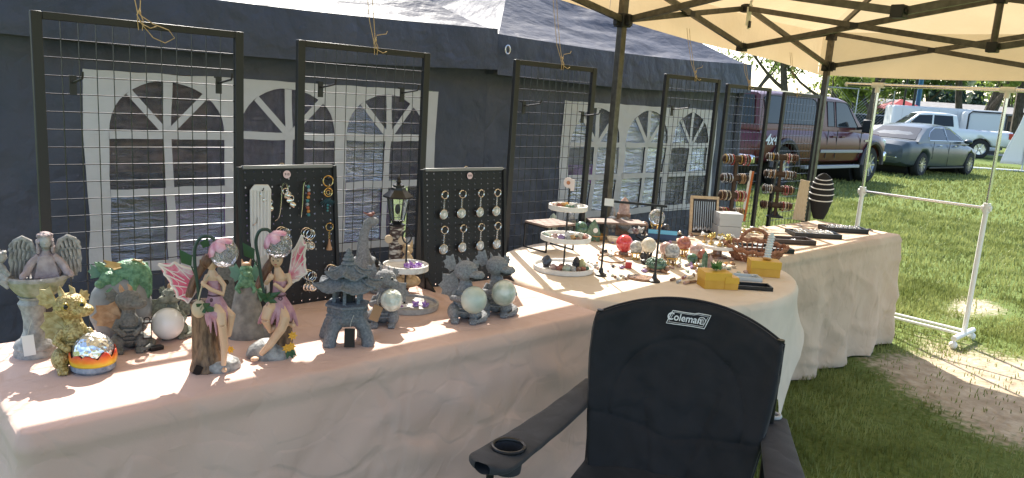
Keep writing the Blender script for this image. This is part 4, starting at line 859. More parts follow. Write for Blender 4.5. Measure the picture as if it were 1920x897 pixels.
# pagoda lantern
G=Fig('pagoda_lantern','grey stone pagoda lantern with two upturned roofs and a black tag','figurine',650,640,T); 
p_m=stone_m('pagoda_stone',(.12,.133,.148),(.2,.215,.235),.9,130)
b=MB()
for k in range(4):
    a=k*PI/2+.9; c,s=math.cos(a),math.sin(a); b.tube([(50*c,38*s,0),(48*c,38*s,12),(40*c,34*s,30),(26*c,26*s,44)],[13,12,12,14],8)
b.lathe([(30,34),(40,44),(41,48)],n=6,ang=.3); G.part('legs',b,p_m,remesh=1.5,sm=1)
b=MB().lathe([(40,48),(41,52),(38,54),(38,66),(42,68),(42,72),(30,74)],n=6,ang=.3); bs=G.part('gallery',b,p_m,smooth=False)
fr=MB(); 
for k in range(6):
    a=k*PI/3+.3; a2=a+PI/3; P0=Vector((39*math.cos(a),39*math.sin(a),0)); P1=Vector((39*math.cos(a2),39*math.sin(a2),0))
    for j in range(3): c=P0.lerp(P1,(j+.5)/3); fr.ring(c+Vector((0,0,60)),3.6,1.1,10,4,'Y',Mx=Matrix.Rotation(a+PI/6+PI/2,3,'Z'))
G.part('scroll_carving',fr,p_m,parent=bs)
b=MB()
for k in range(6): a=k*PI/3+.3; b.bar((26*math.cos(a),26*math.sin(a),73),(26*math.cos(a),26*math.sin(a),104),6,6)
b.lathe([(30,99),(32,106)],n=6,ang=.3); G.part('lantern_posts',b,p_m); G.part('lamp_core',MB().lathe([(14,73),(14,100)],n=12),M('dark_lamp_glass',(.03,.03,.035),.15))
def roof(G,z0,z1,r0,r1,nm):
    m=MB(); N=48
    def f(u,v):
        t=u*2*PI+.3; c=abs(math.cos(3*(t-.3)))**3; r=lerp(r0*(1+.16*c),r1,v**.8); z=lerp(z0+9*c,z1,v)-(5*math.sin(PI*v)); z+=1.1*max(0,math.sin(u*2*PI*30))*(1-v*.4); return (r*math.cos(t),r*math.sin(t)*.92,z)
    m.grid(f,240,8); k=G.part(nm,m,p_m,solid=.004)
    e=MB()
    for i in range(6):
        t=i*PI/3+.3; e=MB(); e.tube([(lerp(r0*1.17,r1,v)*math.cos(t),lerp(r0*1.17,r1,v)*math.sin(t)*.92,lerp(z0+11,z1+1,v)-4.5*math.sin(PI*v)) for v in(0,.25,.5,.75,1)],2.2,6); G.part('roof_ridge',e,p_m,parent=k)
    
roof(G,98,122,56,26,'lower_roof'); roof(G,118,140,38,10,'upper_roof')
G.part('finial',MB().lathe([(11,138),(14,142),(10,147),(12,150),(8,154),(9,157),(5,161),(6,164),(1,170)],n=16),p_m)
tagcard(G,655,620,19,34,tagb_m,-44,0)
# small grey dragon with crackle ball
G=Fig('orb_dragon','upright grey dragon with a crackled glass ball and a kraft paper tag','figurine',718,606,T); h=104
dragon(G,h,scale_m,grey_m,.45,((14,-36,52),20),M('crackle_ball',(.5,.55,.5),.12,col2=(.75,.78,.72),vscale=40,bump=1,bscale=80,bkind='voronoi',coat=.5),(0,1),None,True,True,-1)
tagcard(G,705,577,17,28,tagk_m,-40,.35)
# long necked dinosaur
G=Fig('dinosaur_figurine','grey long-necked dinosaur statue with a tiny bird on its head','figurine',682,545,T)
b=MB().ell((0,0,38),(34,26,28)).tube(smooth([(0,-4,50),(-4,-6,78),(-2,-6,104),(4,-8,122),(10,-10,128)]),[22,20,17,15,13,12,11,10.5,10,10,9.5,9,9,8.5,8,8,8,8,8,8,8,8,8,8,8],10).ell((12,-12,128),(12,9,8)).tube([(20,6,34),(44,4,22),(56,-6,14),(50,-16,10)],[18,12,8,3],8)
for s in(-1,1):
    for y in(-14,14): b.tube([(s*20,y,32),(s*23,y,12),(s*23,y-3,0)],[12,10,11],9)
for k in range(9): b.ell((-12+1.4*k,6,54+8.5*k),(4,3,5),n=7,m=5)
G.part('body',b,grey_m,remesh=1.4); G.part('bird',MB().ell((8,-10,139),(6,4,3.5)).ell((13,-11,142),(3,2.6,2.6)).tube([(2,-10,140),(-5,-10,143)],[2,.6],6),M('bird_paint',(.25,.1,.08),.6))
lm=MB().box((22,-26,30),(12,10,3)).box((22,-26,52),(12,10,3)).ell((22,-26,58),(4,4,6),n=10,m=6)
for a in(-5,5):
    for c in(-4,4): lm.bar((22+a,-26+c,30),(22+a,-26+c,52),1.4)
lm.tube([(22,-26,62),(16,-20,76)],1,5); G.part('lantern',lm,pos_m)
# fox with lamp post on wooden log
G=Fig('lamp_post_fox','black street-lantern on a birch log with a tan fox seated beside it','figurine',748,546,T)
lm=M('lamp_iron',(.012,.012,.013),.4)
b=MB().lathe([(26,0),(27,6),(20,12),(13,18),(12,60),(12.5,110),(13,118)],(-8,0,0),n=20)
for v in b.v: v.x+=1.5*noise.noise(v*.09); v.y+=1.5*noise.noise(v*.09+Vector((4,0,0)))
G.part('log',b,M('birch_bark',(.07,.045,.04),.85,col2=(.55,.5,.42),vscale=50,lo=.5,hi=.6,bump=.8,bscale=80,stretch=(.6,.6,2)))
for (x,z) in((-22,96),(2,94)): G.part('log_slice',MB().lathe([(7,-3),(7.5,0),(7,3)],(x,-12,z),n=14,axis='Y'),M('cut_wood',(.55,.42,.28),.8))
b=MB().lathe([(14,118),(15,121),(9,124),(12,128)],(-8,0,0),n=6); b.lathe([(27,168),(28,171),(14,182),(13,186),(10,187),(10,190),(4,193)],(-8,0,0),n=6); b.lathe([(2,190),(5,196),(3,199),(4,202),(1,206)],(-8,0,0),n=12)
for k in range(6): a=k*PI/3; b.bar((-8+12*math.cos(a),12*math.sin(a),126),(-8+20*math.cos(a),20*math.sin(a),169),1.8)
lk=G.part('lantern',b,lm,smooth=False); G.part('lantern_glass',MB().lathe([(11.4,127),(19,168)],(-8,0,0),n=6),M('lantern_glass',(.9,.9,.88),.08,trans=.95,ior=1.1),parent=lk); G.part('bulb',MB().ell((-8,0,148),(5,5,9)),tagw_m,parent=lk)
fx_=M('tan_fox_resin',(.4,.27,.14),.7,col2=(.58,.42,.25),vscale=60,bump=.8,bscale=110)
b=MB().ell((14,-8,50),(12,11,22)).ell((13,-12,78),(10,9,9)).ell((13,-22,75),(5,7,4)).tube([(24,0,36),(36,-4,44),(38,-8,56)],[7,8,3],8).tube([(8,-16,50),(7,-20,30)],[5,3.5],8).tube([(18,-16,50),(19,-20,30)],[5,3.5],8).ell((14,-4,20),(26,20,12))
for s in(-1,1): b.tube([(13+6*s,-9,84),(13+8*s,-7,96)],[4,.6],7)
G.part('fox',b,fx_,remesh=1.2)
# two tier wooden tray with purple crystals
G=Fig('two_tier_tray','whitewashed two-tier round tray with purple stones','tray stand',765,576,T); ww=M('whitewashed_wood',(.55,.52,.48),.75,col2=(.7,.68,.64),vscale=40,bump=.6,bscale=60,stretch=(.4,2,1)); rim=M('grey_wood_rim',(.3,.29,.28),.8,col2=(.42,.4,.38),vscale=60)
G.part('lower_plate',MB().lathe([(55,0),(57,1),(57,10),(53,10),(53,6),(2,6)],n=44),rim); G.part('upper_plate',MB().lathe([(40,68),(42,69),(42,79),(39,79),(38,75),(2,75)],(-7,0,0),n=40),ww)
G.part('rod',MB().cyl((-7,0,0),(-7,0,118),1.8,n=8).ring((-7,0,128),8,1.6,18,5,'Y',sy=1.4),blk_m)
am_m=M('amethyst',(.2,.06,.35),.15,col2=(.5,.35,.6),vscale=60,coat=.3); 
def crystal(mb,c,L,r,d,n=6):
    d=Vector(d).normalized(); c=Vector(c); mb.tube([c,c+d*L*.75,c+d*L],[r,r,r*.05],n); return mb
r=random.Random(9)
for k in range(6):
    S=Fig('amethyst_chip',f'{["leftmost","second","third","rightmost","left","right"][k]} purple crystal cluster on the {["upper","lower"][k>3]} plate of the two-tier tray','crystal',765,576,T,'purple crystals on the two-tier tray'); m=MB(); bz=75 if k<4 else 6; cx,cy=((2+7*k-6,-14+6*(k%2)) if k<4 else (14+18*(k-4),-16))
    for j in range(6): crystal(m,(0,0,2),r.uniform(6,12),r.uniform(2,3.4),(r.uniform(-1,1),r.uniform(-1,1),.7))
    m.ell((0,0,2),(6,6,3),jit=.4,seed=k); S.root.location+=S.root.matrix_basis.to_3x3()@Vector((cx*S.s,cy*S.s,bz*S.s*1.05)); S.part('points',m,am_m,smooth=False)
o=Fig('printed_card','white card with a purple crystal print on the lower plate of the two-tier tray','card',765,576,T); o.part('card',MB().box((-16,-24,7),(34,22,.8),rz=.4),tagw_m); o.part('print',MB().lathe([(8,7.6),(8,7.9)],(-16,-24,0),n=8),am_m)
# two laughing grey dragons
jade_m=M('pale_jade_ball',(.42,.47,.4),.35,col2=(.56,.6,.53),vscale=18,coat=.3); swirl=M('swirled_jade_ball',(.36,.42,.34),.2,col2=(.64,.66,.58),vscale=30,vdet=2,coat=.5,bump=.5,bscale=40)
G=Fig('laughing_dragon','grey laughing dragon with a plain pale ball, left of the pair','figurine',870,598,T,'laughing dragon pair'); dragon(G,112,scale_m,grey_m,1,((16,-40,46),24),jade_m,(1,0),None,False,True,1,laugh=True,headx=-.05)
G=Fig('laughing_dragon','grey laughing dragon with a swirled green ball, right of the pair','figurine',928,586,T,'laughing dragon pair'); dragon(G,108,scale_m,grey_m,1,((14,-38,46),23),swirl,(0,0),None,False,True,1,laugh=True,headx=-.05)
# ---------------------------------------------------------------- pegboards
peg_m=M('black_pegboard',(.014,.014,.016),.5,spec=.4); sil_m=M('silver_metal',(.7,.68,.65),.22,1); goldk_m=M('brass_metal',(.6,.42,.16),.25,1); glass_m=M('clear_glass',(.9,.93,.92),.05,trans=.85); badge_m=M('pink_badge',(.75,.55,.58),.5); ink_m=M('badge_ink',(.03,.02,.02),.6)
def pegboard(lab,p0,p1,htop,nc,nr,badge_u):
    A=Pz(*p0,T); B=Pz(*p1,T); w_=math.hypot(B.x-A.x,B.y-A.y); rz=math.atan2(B.y-A.y,B.x-A.x)
    t=thing('pegboard_display',lab,'pegboard',((A.x+B.x)/2,(A.y+B.y)/2,T),rz,'pegboard displays'); H=htop; d=.012; tl=math.radians(6)
    Rm=Matrix.Rotation(-tl,3,'X')
    # perforated face: cells with a square-to-round hole
    m=MB(); px=w_/nc; pz=H/nr; hr=.0034
    for i in range(nc):
        for j in range(nr):
            cx=-w_/2+(i+.5)*px; cz_=(j+.5)*pz; o=len(m.v)
            cor=[(-px/2,-pz/2),(0,-pz/2),(px/2,-pz/2),(px/2,0),(px/2,pz/2),(0,pz/2),(-px/2,pz/2),(-px/2,0)]
            for a,b in cor: m.v.append(Vector((cx+a,0,cz_+b)))
            for a,b in cor: l=math.hypot(a,b); m.v.append(Vector((cx+a/l*hr,0,cz_+b/l*hr)))
            m.f+= [(o+k,o+(k+1)%8,o+8+(k+1)%8,o+8+k) for k in range(8)]
    m.xf(Rm.to_4x4()); bd=m.build('perforated_board',peg_m,t,solid=.003,smooth=False)
    for s in(-1,1): MB().box((s*(w_/2+.003),0,H/2),(.014,.02,H+.012)).xf(Rm.to_4x4()).build('side_rail',peg_m,t,bevel=.002)
    MB().box((0,0,H+.004),(w_-.012,.02,.012)).xf(Rm.to_4x4()).build('top_rail',M('rail_edge',(.2,.2,.2),.35),t,bevel=.002)
    for s in(-1,1): MB().prism([(-.07,0),(.07,0),(.01,.045),(-.01,.045)],s*(w_/2)-.004,s*(w_/2)+.004,'YZ').build('foot',peg_m,t)
    bz=H-.022; bx=-w_/2+badge_u*w_; k=MB().lathe([(.0135,-.002),(.0135,0)],(0,0,0),n=22,axis='Y').xf(Matrix.Translation((bx,-.006,bz))).xf(Rm.to_4x4()).build('price_badge',badge_m,t)
    text_part('$10',.0115,ink_m,k,Rm@Vector((bx,-.0085,bz)),(PI/2-tl,0,0),'badge_lettering',ext=.0002)
    MB().ring((bx-.015,-.002,H+.008),.008,.0015,14,5,'Y').xf(Rm.to_4x4()).build('hanger',sil_m,t)
    return t,A,B,w_,H,rz,Rm
def chain(mb,p,n,st,r,rr=.0007):
    for k in range(n): mb.ring(Vector(p)+Vector((0,0,-k*st)),r,rr,10,4,'Y' if k%2 else 'X',sy=1.35)
def hang(board,name,label,cat,u,v,kind,seed,group):
    t,A,B,w_,H,rz,Rm=board; loc=Vector(t.location)+Matrix.Rotation(rz,3,'Z')@(Rm@Vector((-w_/2+u*w_,0,v*H))); r=random.Random(seed)
    h=thing(name,label,cat,loc,rz+r.uniform(-.1,.1),group); h.scale=(1.25,)*3
    MB().tube([(0,.004,0),(0,-.03,-.002),(0,-.036,.006)],.0014,5).build('peg',pos_m,h)
    y=-.022; z=-.011
    if kind=='key':
        MB().ring((0,y,z),.012,.0013,22,6,'Y').ring((.001,y-.002,z),.012,.001,22,5,'Y').build('split_ring',sil_m,h)
        c=MB(); chain(c,(0,y,z-.015),9,.0038,.0022); c.build('chain',sil_m,h)
        zc=z-.062; n=8 if r.random()<.5 else 20
        k=MB().lathe([(.0125,-.0035),(.0145,-.001),(.0145,.001),(.0125,.0035)],(0,y,zc),n=n,axis='Y').build('glass_charm',M('charm_glass',(.55,.58,.57),.06,col2=(.8,.82,.8),vscale=120,coat=.6,trans=.35),h)
        MB().ring((0,y,zc),.0148,.0016,24,5,'Y').build('charm_rim',sil_m,h); MB().ell((0,y-.0038,zc),(.005,.0012,.006),n=8,m=5,jit=.6,seed=seed).build('etched_motif',tagw_m,k)
    elif kind=='rings':
        for j in range(3): MB().ring((.004*j-.004,y+.006*(1-j),z-.002*j),.014,.0013,20,5,'Y',Mx=Matrix.Rotation(.25*(j-1),3,'Z')).build('split_ring',sil_m,h)
        for j in range(3):
            c=MB(); chain(c,(.006*(j-1),y+.006*(1-j),z-.018),3,.0038,.0022); c.ring((.007*(j-1),y+.006*(1-j),z-.036),.009,.0022,16,6,'Y'); c.ring((.007*(j-1),y+.006*(1-j),z-.036),.0045,.0012,12,5,'Y')
            for a in range(6): c.cyl((.007*(j-1),y+.006*(1-j),z-.036),(.007*(j-1)+.008*math.cos(a*PI/3),y+.006*(1-j),z-.036+.008*math.sin(a*PI/3)),.0008,n=4)
            c.build('charm',sil_m,h)
    elif kind=='bookmark':
        MB().tube(smooth([(-.004,y,-.005),(-.006,y,-.05),(-.012,y,-.085),(-.024,y,-.095)]),[.0032]*18+[.001],6,flat=.4).tube(smooth([(-.004,y,-.005),(0,y,.006),(.008,y,.004),(.012,y,-.006),(.008,y,-.014)]),.0025,6,flat=.5).build('hook_blade',sil_m,h)
        for j in range(3): MB().ell((.01+.008*j,y-.004,-.028-.012*j),(.009,.004,.007),jit=.5,seed=seed+j,n=10,m=7).ring((.004+.008*j,y-.004,-.014-.01*j),.008,.0012,14,5,'Y').build('charm',sil_m,h)
    elif kind=='beads':
        MB().tube(smooth([(-.002,y,.002),(-.008,y,-.01),(-.01,y,-.06),(-.014,y,-.098)]),[.0028]*18+[.001],6,flat=.45).build('hook_blade',sil_m,h)
        cols=[('bead_amber',(.5,.22,.05)),('bead_teal',(.05,.2,.22)),('bead_grey',(.3,.32,.33)),('bead_rust',(.35,.1,.05))]
        for j in range(9): MB().ell((.006+.002*math.sin(j),y,-.012-.0098*j),.005,n=9,m=7).build('bead',M(*cols[(j+seed)%4],rough=.25),h)
    elif kind=='dream':
        MB().ring((0,y,-.006),.015,.0016,20,5,'Y').build('split_ring',goldk_m,h); MB().ring((.001,y,-.038),.012,.0018,18,5,'Y').ring((.001,y,-.038),.006,.001,12,5,'Y').ring((0,y,-.022),.004,.0011,10,4,'X').build('charm',goldk_m,h)
        f=MB(); 
        for j in range(15): a=-PI*(j+.5)/15; f.tube([(0,y,-.056),(.024*math.cos(a),y+.003*math.sin(j*3),-.06+.014*math.sin(a)-.004)],[.0022,.0005],5)
        f.build('feather_tassel',M('teal_tassel',(.01,.05,.07),.6),h); 
        for j in range(3): MB().ell((0,y,-.074-.008*j),.0036,n=8,m=6).build('bead',M('bead_teal',(.05,.2,.22),rough=.25),h)
    elif kind=='tassel':
        MB().ring((0,y,-.006),.011,.0012,18,5,'Y').build('split_ring',goldk_m,h); c=MB(); chain(c,(0,y,-.02),6,.0036,.002); c.build('chain',goldk_m,h); MB().lathe([(.002,0),(.004,-.012),(.009,-.03)],(0,y,-.042),n=10).build('tassel',M('orange_tassel',(.4,.22,.12),.7),h)
pb1=pegboard('black pegboard of bookmarks and keyrings behind the right fairy',(462,585),(632,560),.475,11,19,.47)
gp='keyrings and bookmarks on the left pegboard'
for (u,v,k,l) in((.17,.86,'bookmark','silver hook bookmark at the upper left of the left pegboard'),(.40,.88,'bookmark','wide silver bookmark with charms, second in the top row of the left pegboard'),(.65,.9,'beads','silver bookmark with a string of amber beads on the left pegboard'),(.9,.92,'dream','gold keyring with a teal feather tassel on the left pegboard'),
 (.38,.58,'rings','bunch of keyrings, left one of the middle row of the left pegboard'),(.66,.56,'rings','bunch of round-charm keyrings below the beaded bookmark'),(.9,.58,'tassel','gold keyring with an orange tassel on the left pegboard'),(.66,.25,'rings','bunch of keyrings in the bottom row of the left pegboard'),(.92,.27,'rings','bunch of keyrings at the bottom right of the left pegboard')): hang(pb1,'bookmark' if k in('bookmark','beads') else 'keyring',l,'bookmark' if k in('bookmark','beads') else 'keyring',u,v,k,int(u*100),gp)
pb2=pegboard('black pegboard of glass-charm keyrings behind the laughing dragons',(797,541),(944,521),.458,12,21,.55)
od=['first','second','third','last']
for j,v in enumerate((.83,.53)):
    for i in range(4): hang(pb2,'keyring',f'glass-charm keyring, {od[i]} in the {["upper","lower"][j]} row of the right pegboard','keyring',.2+.225*i,v,'key',i+4*j,'glass-charm keyrings')
# white ribbed pack behind the right fairy
G=Fig('ribbed_holder','tall white ribbed plastic holder in front of the left pegboard','holder',487,578,T,turn=.1)
b=MB().prism([(-17,0),(17,0),(19,214),(14,222),(-10,222),(-18,212)],-4,4)
G.part('panel',b,M('white_ribbed_plastic',(.62,.6,.58),.4),bevel=.002); b=MB()
for k in range(6): b.tube([(-14+5.4*k,-5,4),(-15+5.8*k,-5,212)],1.6,6)
G.part('ribs',b,MATS['white_ribbed_plastic'])
# ---------------------------------------------------------------- crystals and trays on the round table
T2=T+.0045; T3=T-.0035
GEM={'red jasper':((.22,.06,.045),(.4,.17,.12)),'grey agate':((.2,.2,.2),(.5,.5,.48)),'pale green':((.3,.36,.28),(.5,.54,.45)),'green':((.03,.07,.045),(.1,.2,.13)),'rose pink':((.36,.22,.19),(.52,.38,.34)),'dark':((.02,.02,.025),(.08,.08,.09)),'cream':((.5,.43,.32),(.66,.6,.5)),'amber':((.42,.2,.06),(.6,.38,.15)),'white':((.6,.6,.58),(.74,.74,.72)),'yellow':((.55,.5,.2),(.66,.62,.38)),'purple':((.16,.08,.22),(.4,.28,.45)),'brown':((.16,.08,.05),(.3,.18,.12))}
def gem(c,r=.25): return M('gem_'+c.replace(' ','_'),GEM[c][0],r,col2=GEM[c][1],vscale=70,vdet=6,coat=.3)
_sm={}
def pebble(name,label,cat,loc,size,c,seed,group,parent_rot=0,flat=.75):
    k=(c,seed%4)
    if k not in _sm:
        o=MB().ell((0,0,0),1,n=10,m=7,jit=.5,seed=seed%4+1).build('pebble',gem(c)); _sm[k]=o.data; bpy.data.objects.remove(o)
    r=random.Random(seed); o=inst(_sm[k],name,None,Vector(loc)+Vector((0,0,size*flat*.9)),(0,0,r.random()*6),(size*r.uniform(.85,1.2),size*r.uniform(.75,1),size*flat)); return tag(o,label,cat,group)
# three tier tray
G=Fig('three_tier_tray','white wooden three-tier round tray stand with a paper price flag','tray stand',1056,506,T2)
tw=M('white_painted_wood',(.68,.65,.6),.6,col2=(.74,.72,.68),vscale=30,bump=.4,bscale=60)
tiers=[(0,57,'bottom'),(54,47,'middle'),(108,36,'top')]
for z,r,n in tiers: G.part(n.replace('top','upper').replace('bottom','lower')+'_plate',MB().lathe([(r-2,z),(r,z+1),(r,z+9),(r-3,z+9),(r-3.4,z+4),(2,z+4)],n=48),tw)
G.part('rod',MB().cyl((0,0,0),(0,0,146),1.7,n=8),blk_m)
f=MB().prism([(-10,146),(4,143),(4,162),(8,140),(8,166),(-4,168),(-10,162)],-1,0) if False else MB().lathe([(9,-.8),(9,.8)],(-3,0,156),n=20,axis='Y').box((4,0,152),(9,1.5,20)); k=G.part('price_flag',f,M('pale_pink_card',(.72,.6,.58),.6)); G.part('flag_print',MB().lathe([(3.5,-1.3),(3.5,-.9)],(-3,0,156),n=12,axis='Y'),M('orange_print',(.5,.2,.1),.6),parent=k)
def tloc(G,x,y,z): return Vector(G.root.location)+G.root.matrix_basis.to_3x3()@Vector((x*G.s,y*G.s,z*G.s*1.05))
rows={0:[('dark',-32,-6,9),('red jasper',-6,-30,7),('pale green',6,-34,7),('grey agate',18,-32,7),('brown',28,-28,6),('red jasper',36,-20,6),('rose pink',-18,-24,7),('dark',24,-2,9),('yellow',34,-4,8),('grey agate',8,-14,7),('brown',-4,-10,6),('green',44,-10,5)],
 1:[('pale green',-38,-6,6),('pale green',-30,-14,5),('rose pink',-20,-22,7),('purple',-8,-28,7),('white',6,-8,9),('amber',12,-26,7),('green',20,-20,6),('cream',26,-10,8),('red jasper',34,-12,6),('rose pink',36,-2,7),('grey agate',4,-30,6),('brown',22,-30,6),('white',10,6,8)],
 2:[('cream',-20,-10,6),('red jasper',-16,-18,6),('amber',-4,-8,7),('green',0,-24,6),('green',8,-22,5),('grey agate',14,-8,7),('amber',-10,-2,6),('rose pink',-24,-2,5),('white',20,-14,5)]}
for ti,lst in rows.items():
    seen={}
    for i,(c,x,y,sz) in enumerate(lst):
        seen[c]=seen.get(c,0)+1; wd_=['','second ','third '][seen[c]-1]
        pebble('tumbled_stone',f'{wd_}{c} stone on the {tiers[ti][2]} plate of the three-tier tray','stone',tloc(G,x,y,tiers[ti][0]+4),sz*G.s,c,i+ti*13,'stones on the three-tier tray',flat=.8 if c not in('dark','yellow') or ti else 1.25)
# black metal riser with a wooden shelf
def riser(lab,px,py,w_,d_,h_,turn):
    G=Fig('shelf_riser',lab,'riser',px,py,T2,turn=turn,group='wooden shelf risers'); G.part('shelf',MB().box((0,0,h_),(w_,d_,3.5)),M('weathered_shelf',(.12,.08,.065),.7,col2=(.28,.2,.16),vscale=60,stretch=(.5,3,3)),bevel=.001)
    for s in(-1,1):
        m=MB(); x=s*(w_/2-2)
        for a,b in(((x,-d_/2,1.2),(x,d_/2,1.2)),((x,-d_/2,h_-3),(x,d_/2,h_-3)),((x,-d_/2,0),(x,-d_/2,h_-2)),((x,d_/2,0),(x,d_/2,h_-2))): m.bar(a,b,2.4)
        G.part('leg_frame',m,blk_m)
    return G
Rs=riser('dark wooden shelf riser with black legs behind the three-tier tray',1028,466,72,62,46,.75)
Rs2=riser('low dark shelf riser holding spheres at the back of the round table',1152,447,104,46,30,.3)
# eggs, towers and leaf shaped slab
def egg(lab,px,py,r,h_,c,z=T2,name='stone_egg'): 
    G=Fig(name,lab,'stone egg',px,py,z); G.part('egg',MB().lathe([(r*.45,0),(r*.8,h_*.12),(r,h_*.38),(r*.85,h_*.68),(r*.5,h_*.9),(1,h_)],n=20),gem(c,.2)); return G
egg('tall grey green stone egg beside the three-tier tray rod',1035,440,10,38,'pale green'); egg('greenish stone egg behind the middle plate',1067,436,12,36,'grey agate'); egg('rear pale green stone egg on the shelf side',1090,428,9,34,'pale green')
G=Fig('leaf_slab','dark green leaf-shaped stone slab with a round white price dot','stone slab',1110,452,T2); G.part('slab',MB().prism([(-14,0),(14,0),(15,14),(8,30),(2,40),(-6,30),(-14,12)],-4,4),gem('green'),bevel=.003); G.part('price_dot',MB().lathe([(4.5,-5),(4.5,-4.2)],(5,0,20),n=14,axis='Y'),tagw_m)
def tower(lab,px,py,w_,h_,c,z=T2,base=None):
    G=Fig('crystal_tower',lab,'crystal tower',px,py,z); b=0
    if base: G.part('stand',MB().box((0,0,base/2),(w_*1.15,w_*.9,base)),gem('brown',.5),bevel=.001); b=base
    G.part('crystal',MB().tube([(0,0,b),(0,0,b+h_*.7),(0,0,b+h_)],[w_/2,w_*.42,.4],6),gem(c,.12),smooth=False); return G
tower('pink tipped pyramid crystal on a tall brown stand',1166,440,22,30,'rose pink',base=38); tower('grey quartz tower beside the pink pyramid',1146,435,12,52,'grey agate'); tower('small green pointed tower beside the oval stone',1320,503,12,32,'green'); tower('small rose pointed tower beside the oval stone',1330,503,11,24,'rose pink'); tower('black point tower near the two-sphere shelf',1206,442,8,24,'dark')
# spheres on stands
def sphere(lab,px,py,r,c,stand='ring',z=T2,glass=False):
    """px,py = centre of the ball in the photo"""
    hs={'ring':5,'gold':10,'black':20,'none':0}[stand]; G=Fig('sphere_stand' if False else 'crystal_sphere',lab,'sphere',px,py+(r+hs)*.98,z)
    m=M('clear_quartz',(.88,.9,.9),.03,trans=.8,col2=(.6,.62,.6),vscale=50,lo=.45,hi=.75) if glass else gem(c,.12)
    G.part('ball',MB().ell((0,0,(r+hs)),r,n=28,m=18),m)
    if stand=='ring': G.part('ring_base',MB().lathe([(r*.6,0),(r*.62,3),(r*.5,hs+1),(r*.35,hs)],n=20),gem('brown',.5))
    if stand=='gold':
        k=MB().ring((0,0,hs+r*.18),r*.72,1.3,20,6).ring((0,0,1.2),r*.55,1.2,18,6)
        for i in range(5): a=i*2*PI/5; k.tube([(r*.72*math.cos(a),r*.72*math.sin(a),hs+r*.18),(r*.5*math.cos(a),r*.5*math.sin(a),hs*.55),(r*.75*math.cos(a),r*.75*math.sin(a),0)],1.2,5)
        G.part('gold_stand',k,goldk_m)
    if stand=='black':
        k=MB().ell((0,0,4),(r*.8,r*.7,5),jit=.4)
        for i in range(3): a=i*2*PI/3+.5; k.tube([(r*.5*math.cos(a),r*.5*math.sin(a),2),(r*.25*math.cos(a),r*.25*math.sin(a),hs*.5),(r*.6*math.cos(a),r*.6*math.sin(a),hs+3)],[4,3,2],6)
        G.part('black_stand',k,blk_m)
    return G
GEM['cherry']=((.5,.03,.035),(.66,.12,.12)); sphere('bright red crystal sphere inside the black frame stand',1169,458,16,'cherry','ring'); sphere('clear quartz ball high on a gold stand right of the frame',1229,409,15,'white','gold',T+.05,True)
sphere('blue grey agate sphere on the rear shelf',1146,418,12,'grey agate','none',T+.032); sphere('clear ball with a pink flash on the rear shelf',1170,421,13.5,'rose pink','none',T+.032,True); sphere('dark sphere with a wood-toned band on the rear shelf',1207,424,8,'brown','none',T+.02); sphere('small black sphere right of the quartz ball',1247,429,8,'dark','ring')
sphere('rough cream geode ball on a black twisted stand',1213,462,14,'cream','black'); sphere('mottled grey sphere beside the cream geode',1191,465,12,'grey agate','gold'); sphere('grey green moss agate sphere on a gold stand',1258,473,14,'grey agate','gold'); sphere('peach sphere just behind the moss agate sphere',1247,467,12,'rose pink','ring'); sphere('brick red sphere on a gold stand',1280,458,13,'red jasper','gold'); sphere('pinkish brown jasper sphere right of the brick red one',1304,471,13,'rose pink','ring'); sphere('small dark green sphere in front of the jasper spheres',1297,486,10,'green','none'); sphere('brown red sphere half hidden beside the cake stand',1315,478,9,'red jasper','ring'); sphere('dark green glass sphere behind the three-tier tray',1088,431,14,'green','ring')
sphere('black sphere on the twisted stand foot right of the red one',1206,481,7,'dark','none')
# black frame stand
G=Fig('frame_stand','black metal frame stand with a paper tag on its corner','display stand',1176,523,T2,turn=-.08)
b=MB().cyl((-50,0,3),(-50,0,136),2,n=8).cyl((50,0,3),(50,0,134),2,n=8); G.part('posts',b,blk_m) if False else [G.part('post',MB().cyl((x,0,3),(x,0,135),2.1,n=10),blk_m) for x in(-50,50)]
G.part('top_bar',MB().bar((-52,0,136),(60,0,136),4,4),blk_m); [G.part('foot',MB().lathe([(11,0),(11,3),(5,6),(3.5,14)],(x,0,0),n=20),blk_m) for x in(-50,50)]
G.part('paper_tag',MB().box((-46,-3,134),(17,1.2,13)),tagw_m)
G=Fig('wood_slice','dark oval wooden slice with bark edge under the frame stand','wood slice',1205,524,T2); G.part('slice',MB().lathe([(28,0),(30,2),(28,4),(1,4)],n=30,sy=.7),gem('brown',.6))
# wire hoops, red box, bowls, quartz bits
for i,(px,py,r,lab) in enumerate(((1147,487,25,'thin wire hoop lying in front of the red sphere'),(1168,478,16,'smaller wire hoop lying under the red sphere'))):
    G=Fig('wire_hoop',lab,'hoop',px,py,T2); G.part('hoop',MB().ring((0,0,1.4),r,1.2,36,6,sy=1.3),M('copper_wire',(.45,.25,.13),.35,.8))
G=Fig('gift_box','tiny red box on the ivory cloth beside the frame stand','box',1178,503,T2); G.part('box',MB().box((0,0,4),(12,9,8)),M('red_box_card',(.4,.03,.03),.4),bevel=.001); G.part('lid',MB().box((0,0,9),(12.6,9.6,2.6)),MATS['red_box_card'])
for (px,py,r,c,lab) in((1117,450,20,'amber','orange agate bowl behind the frame stand'),(1149,455,13,'cream','small cream onyx bowl beside the orange bowl')):
    G=Fig('stone_bowl',lab,'bowl',px,py,T2); G.part('bowl',MB().lathe([(r*.5,0),(r*.75,3),(r,10),(r*.93,10),(r*.6,4),(1,3)],n=26),gem(c,.25))
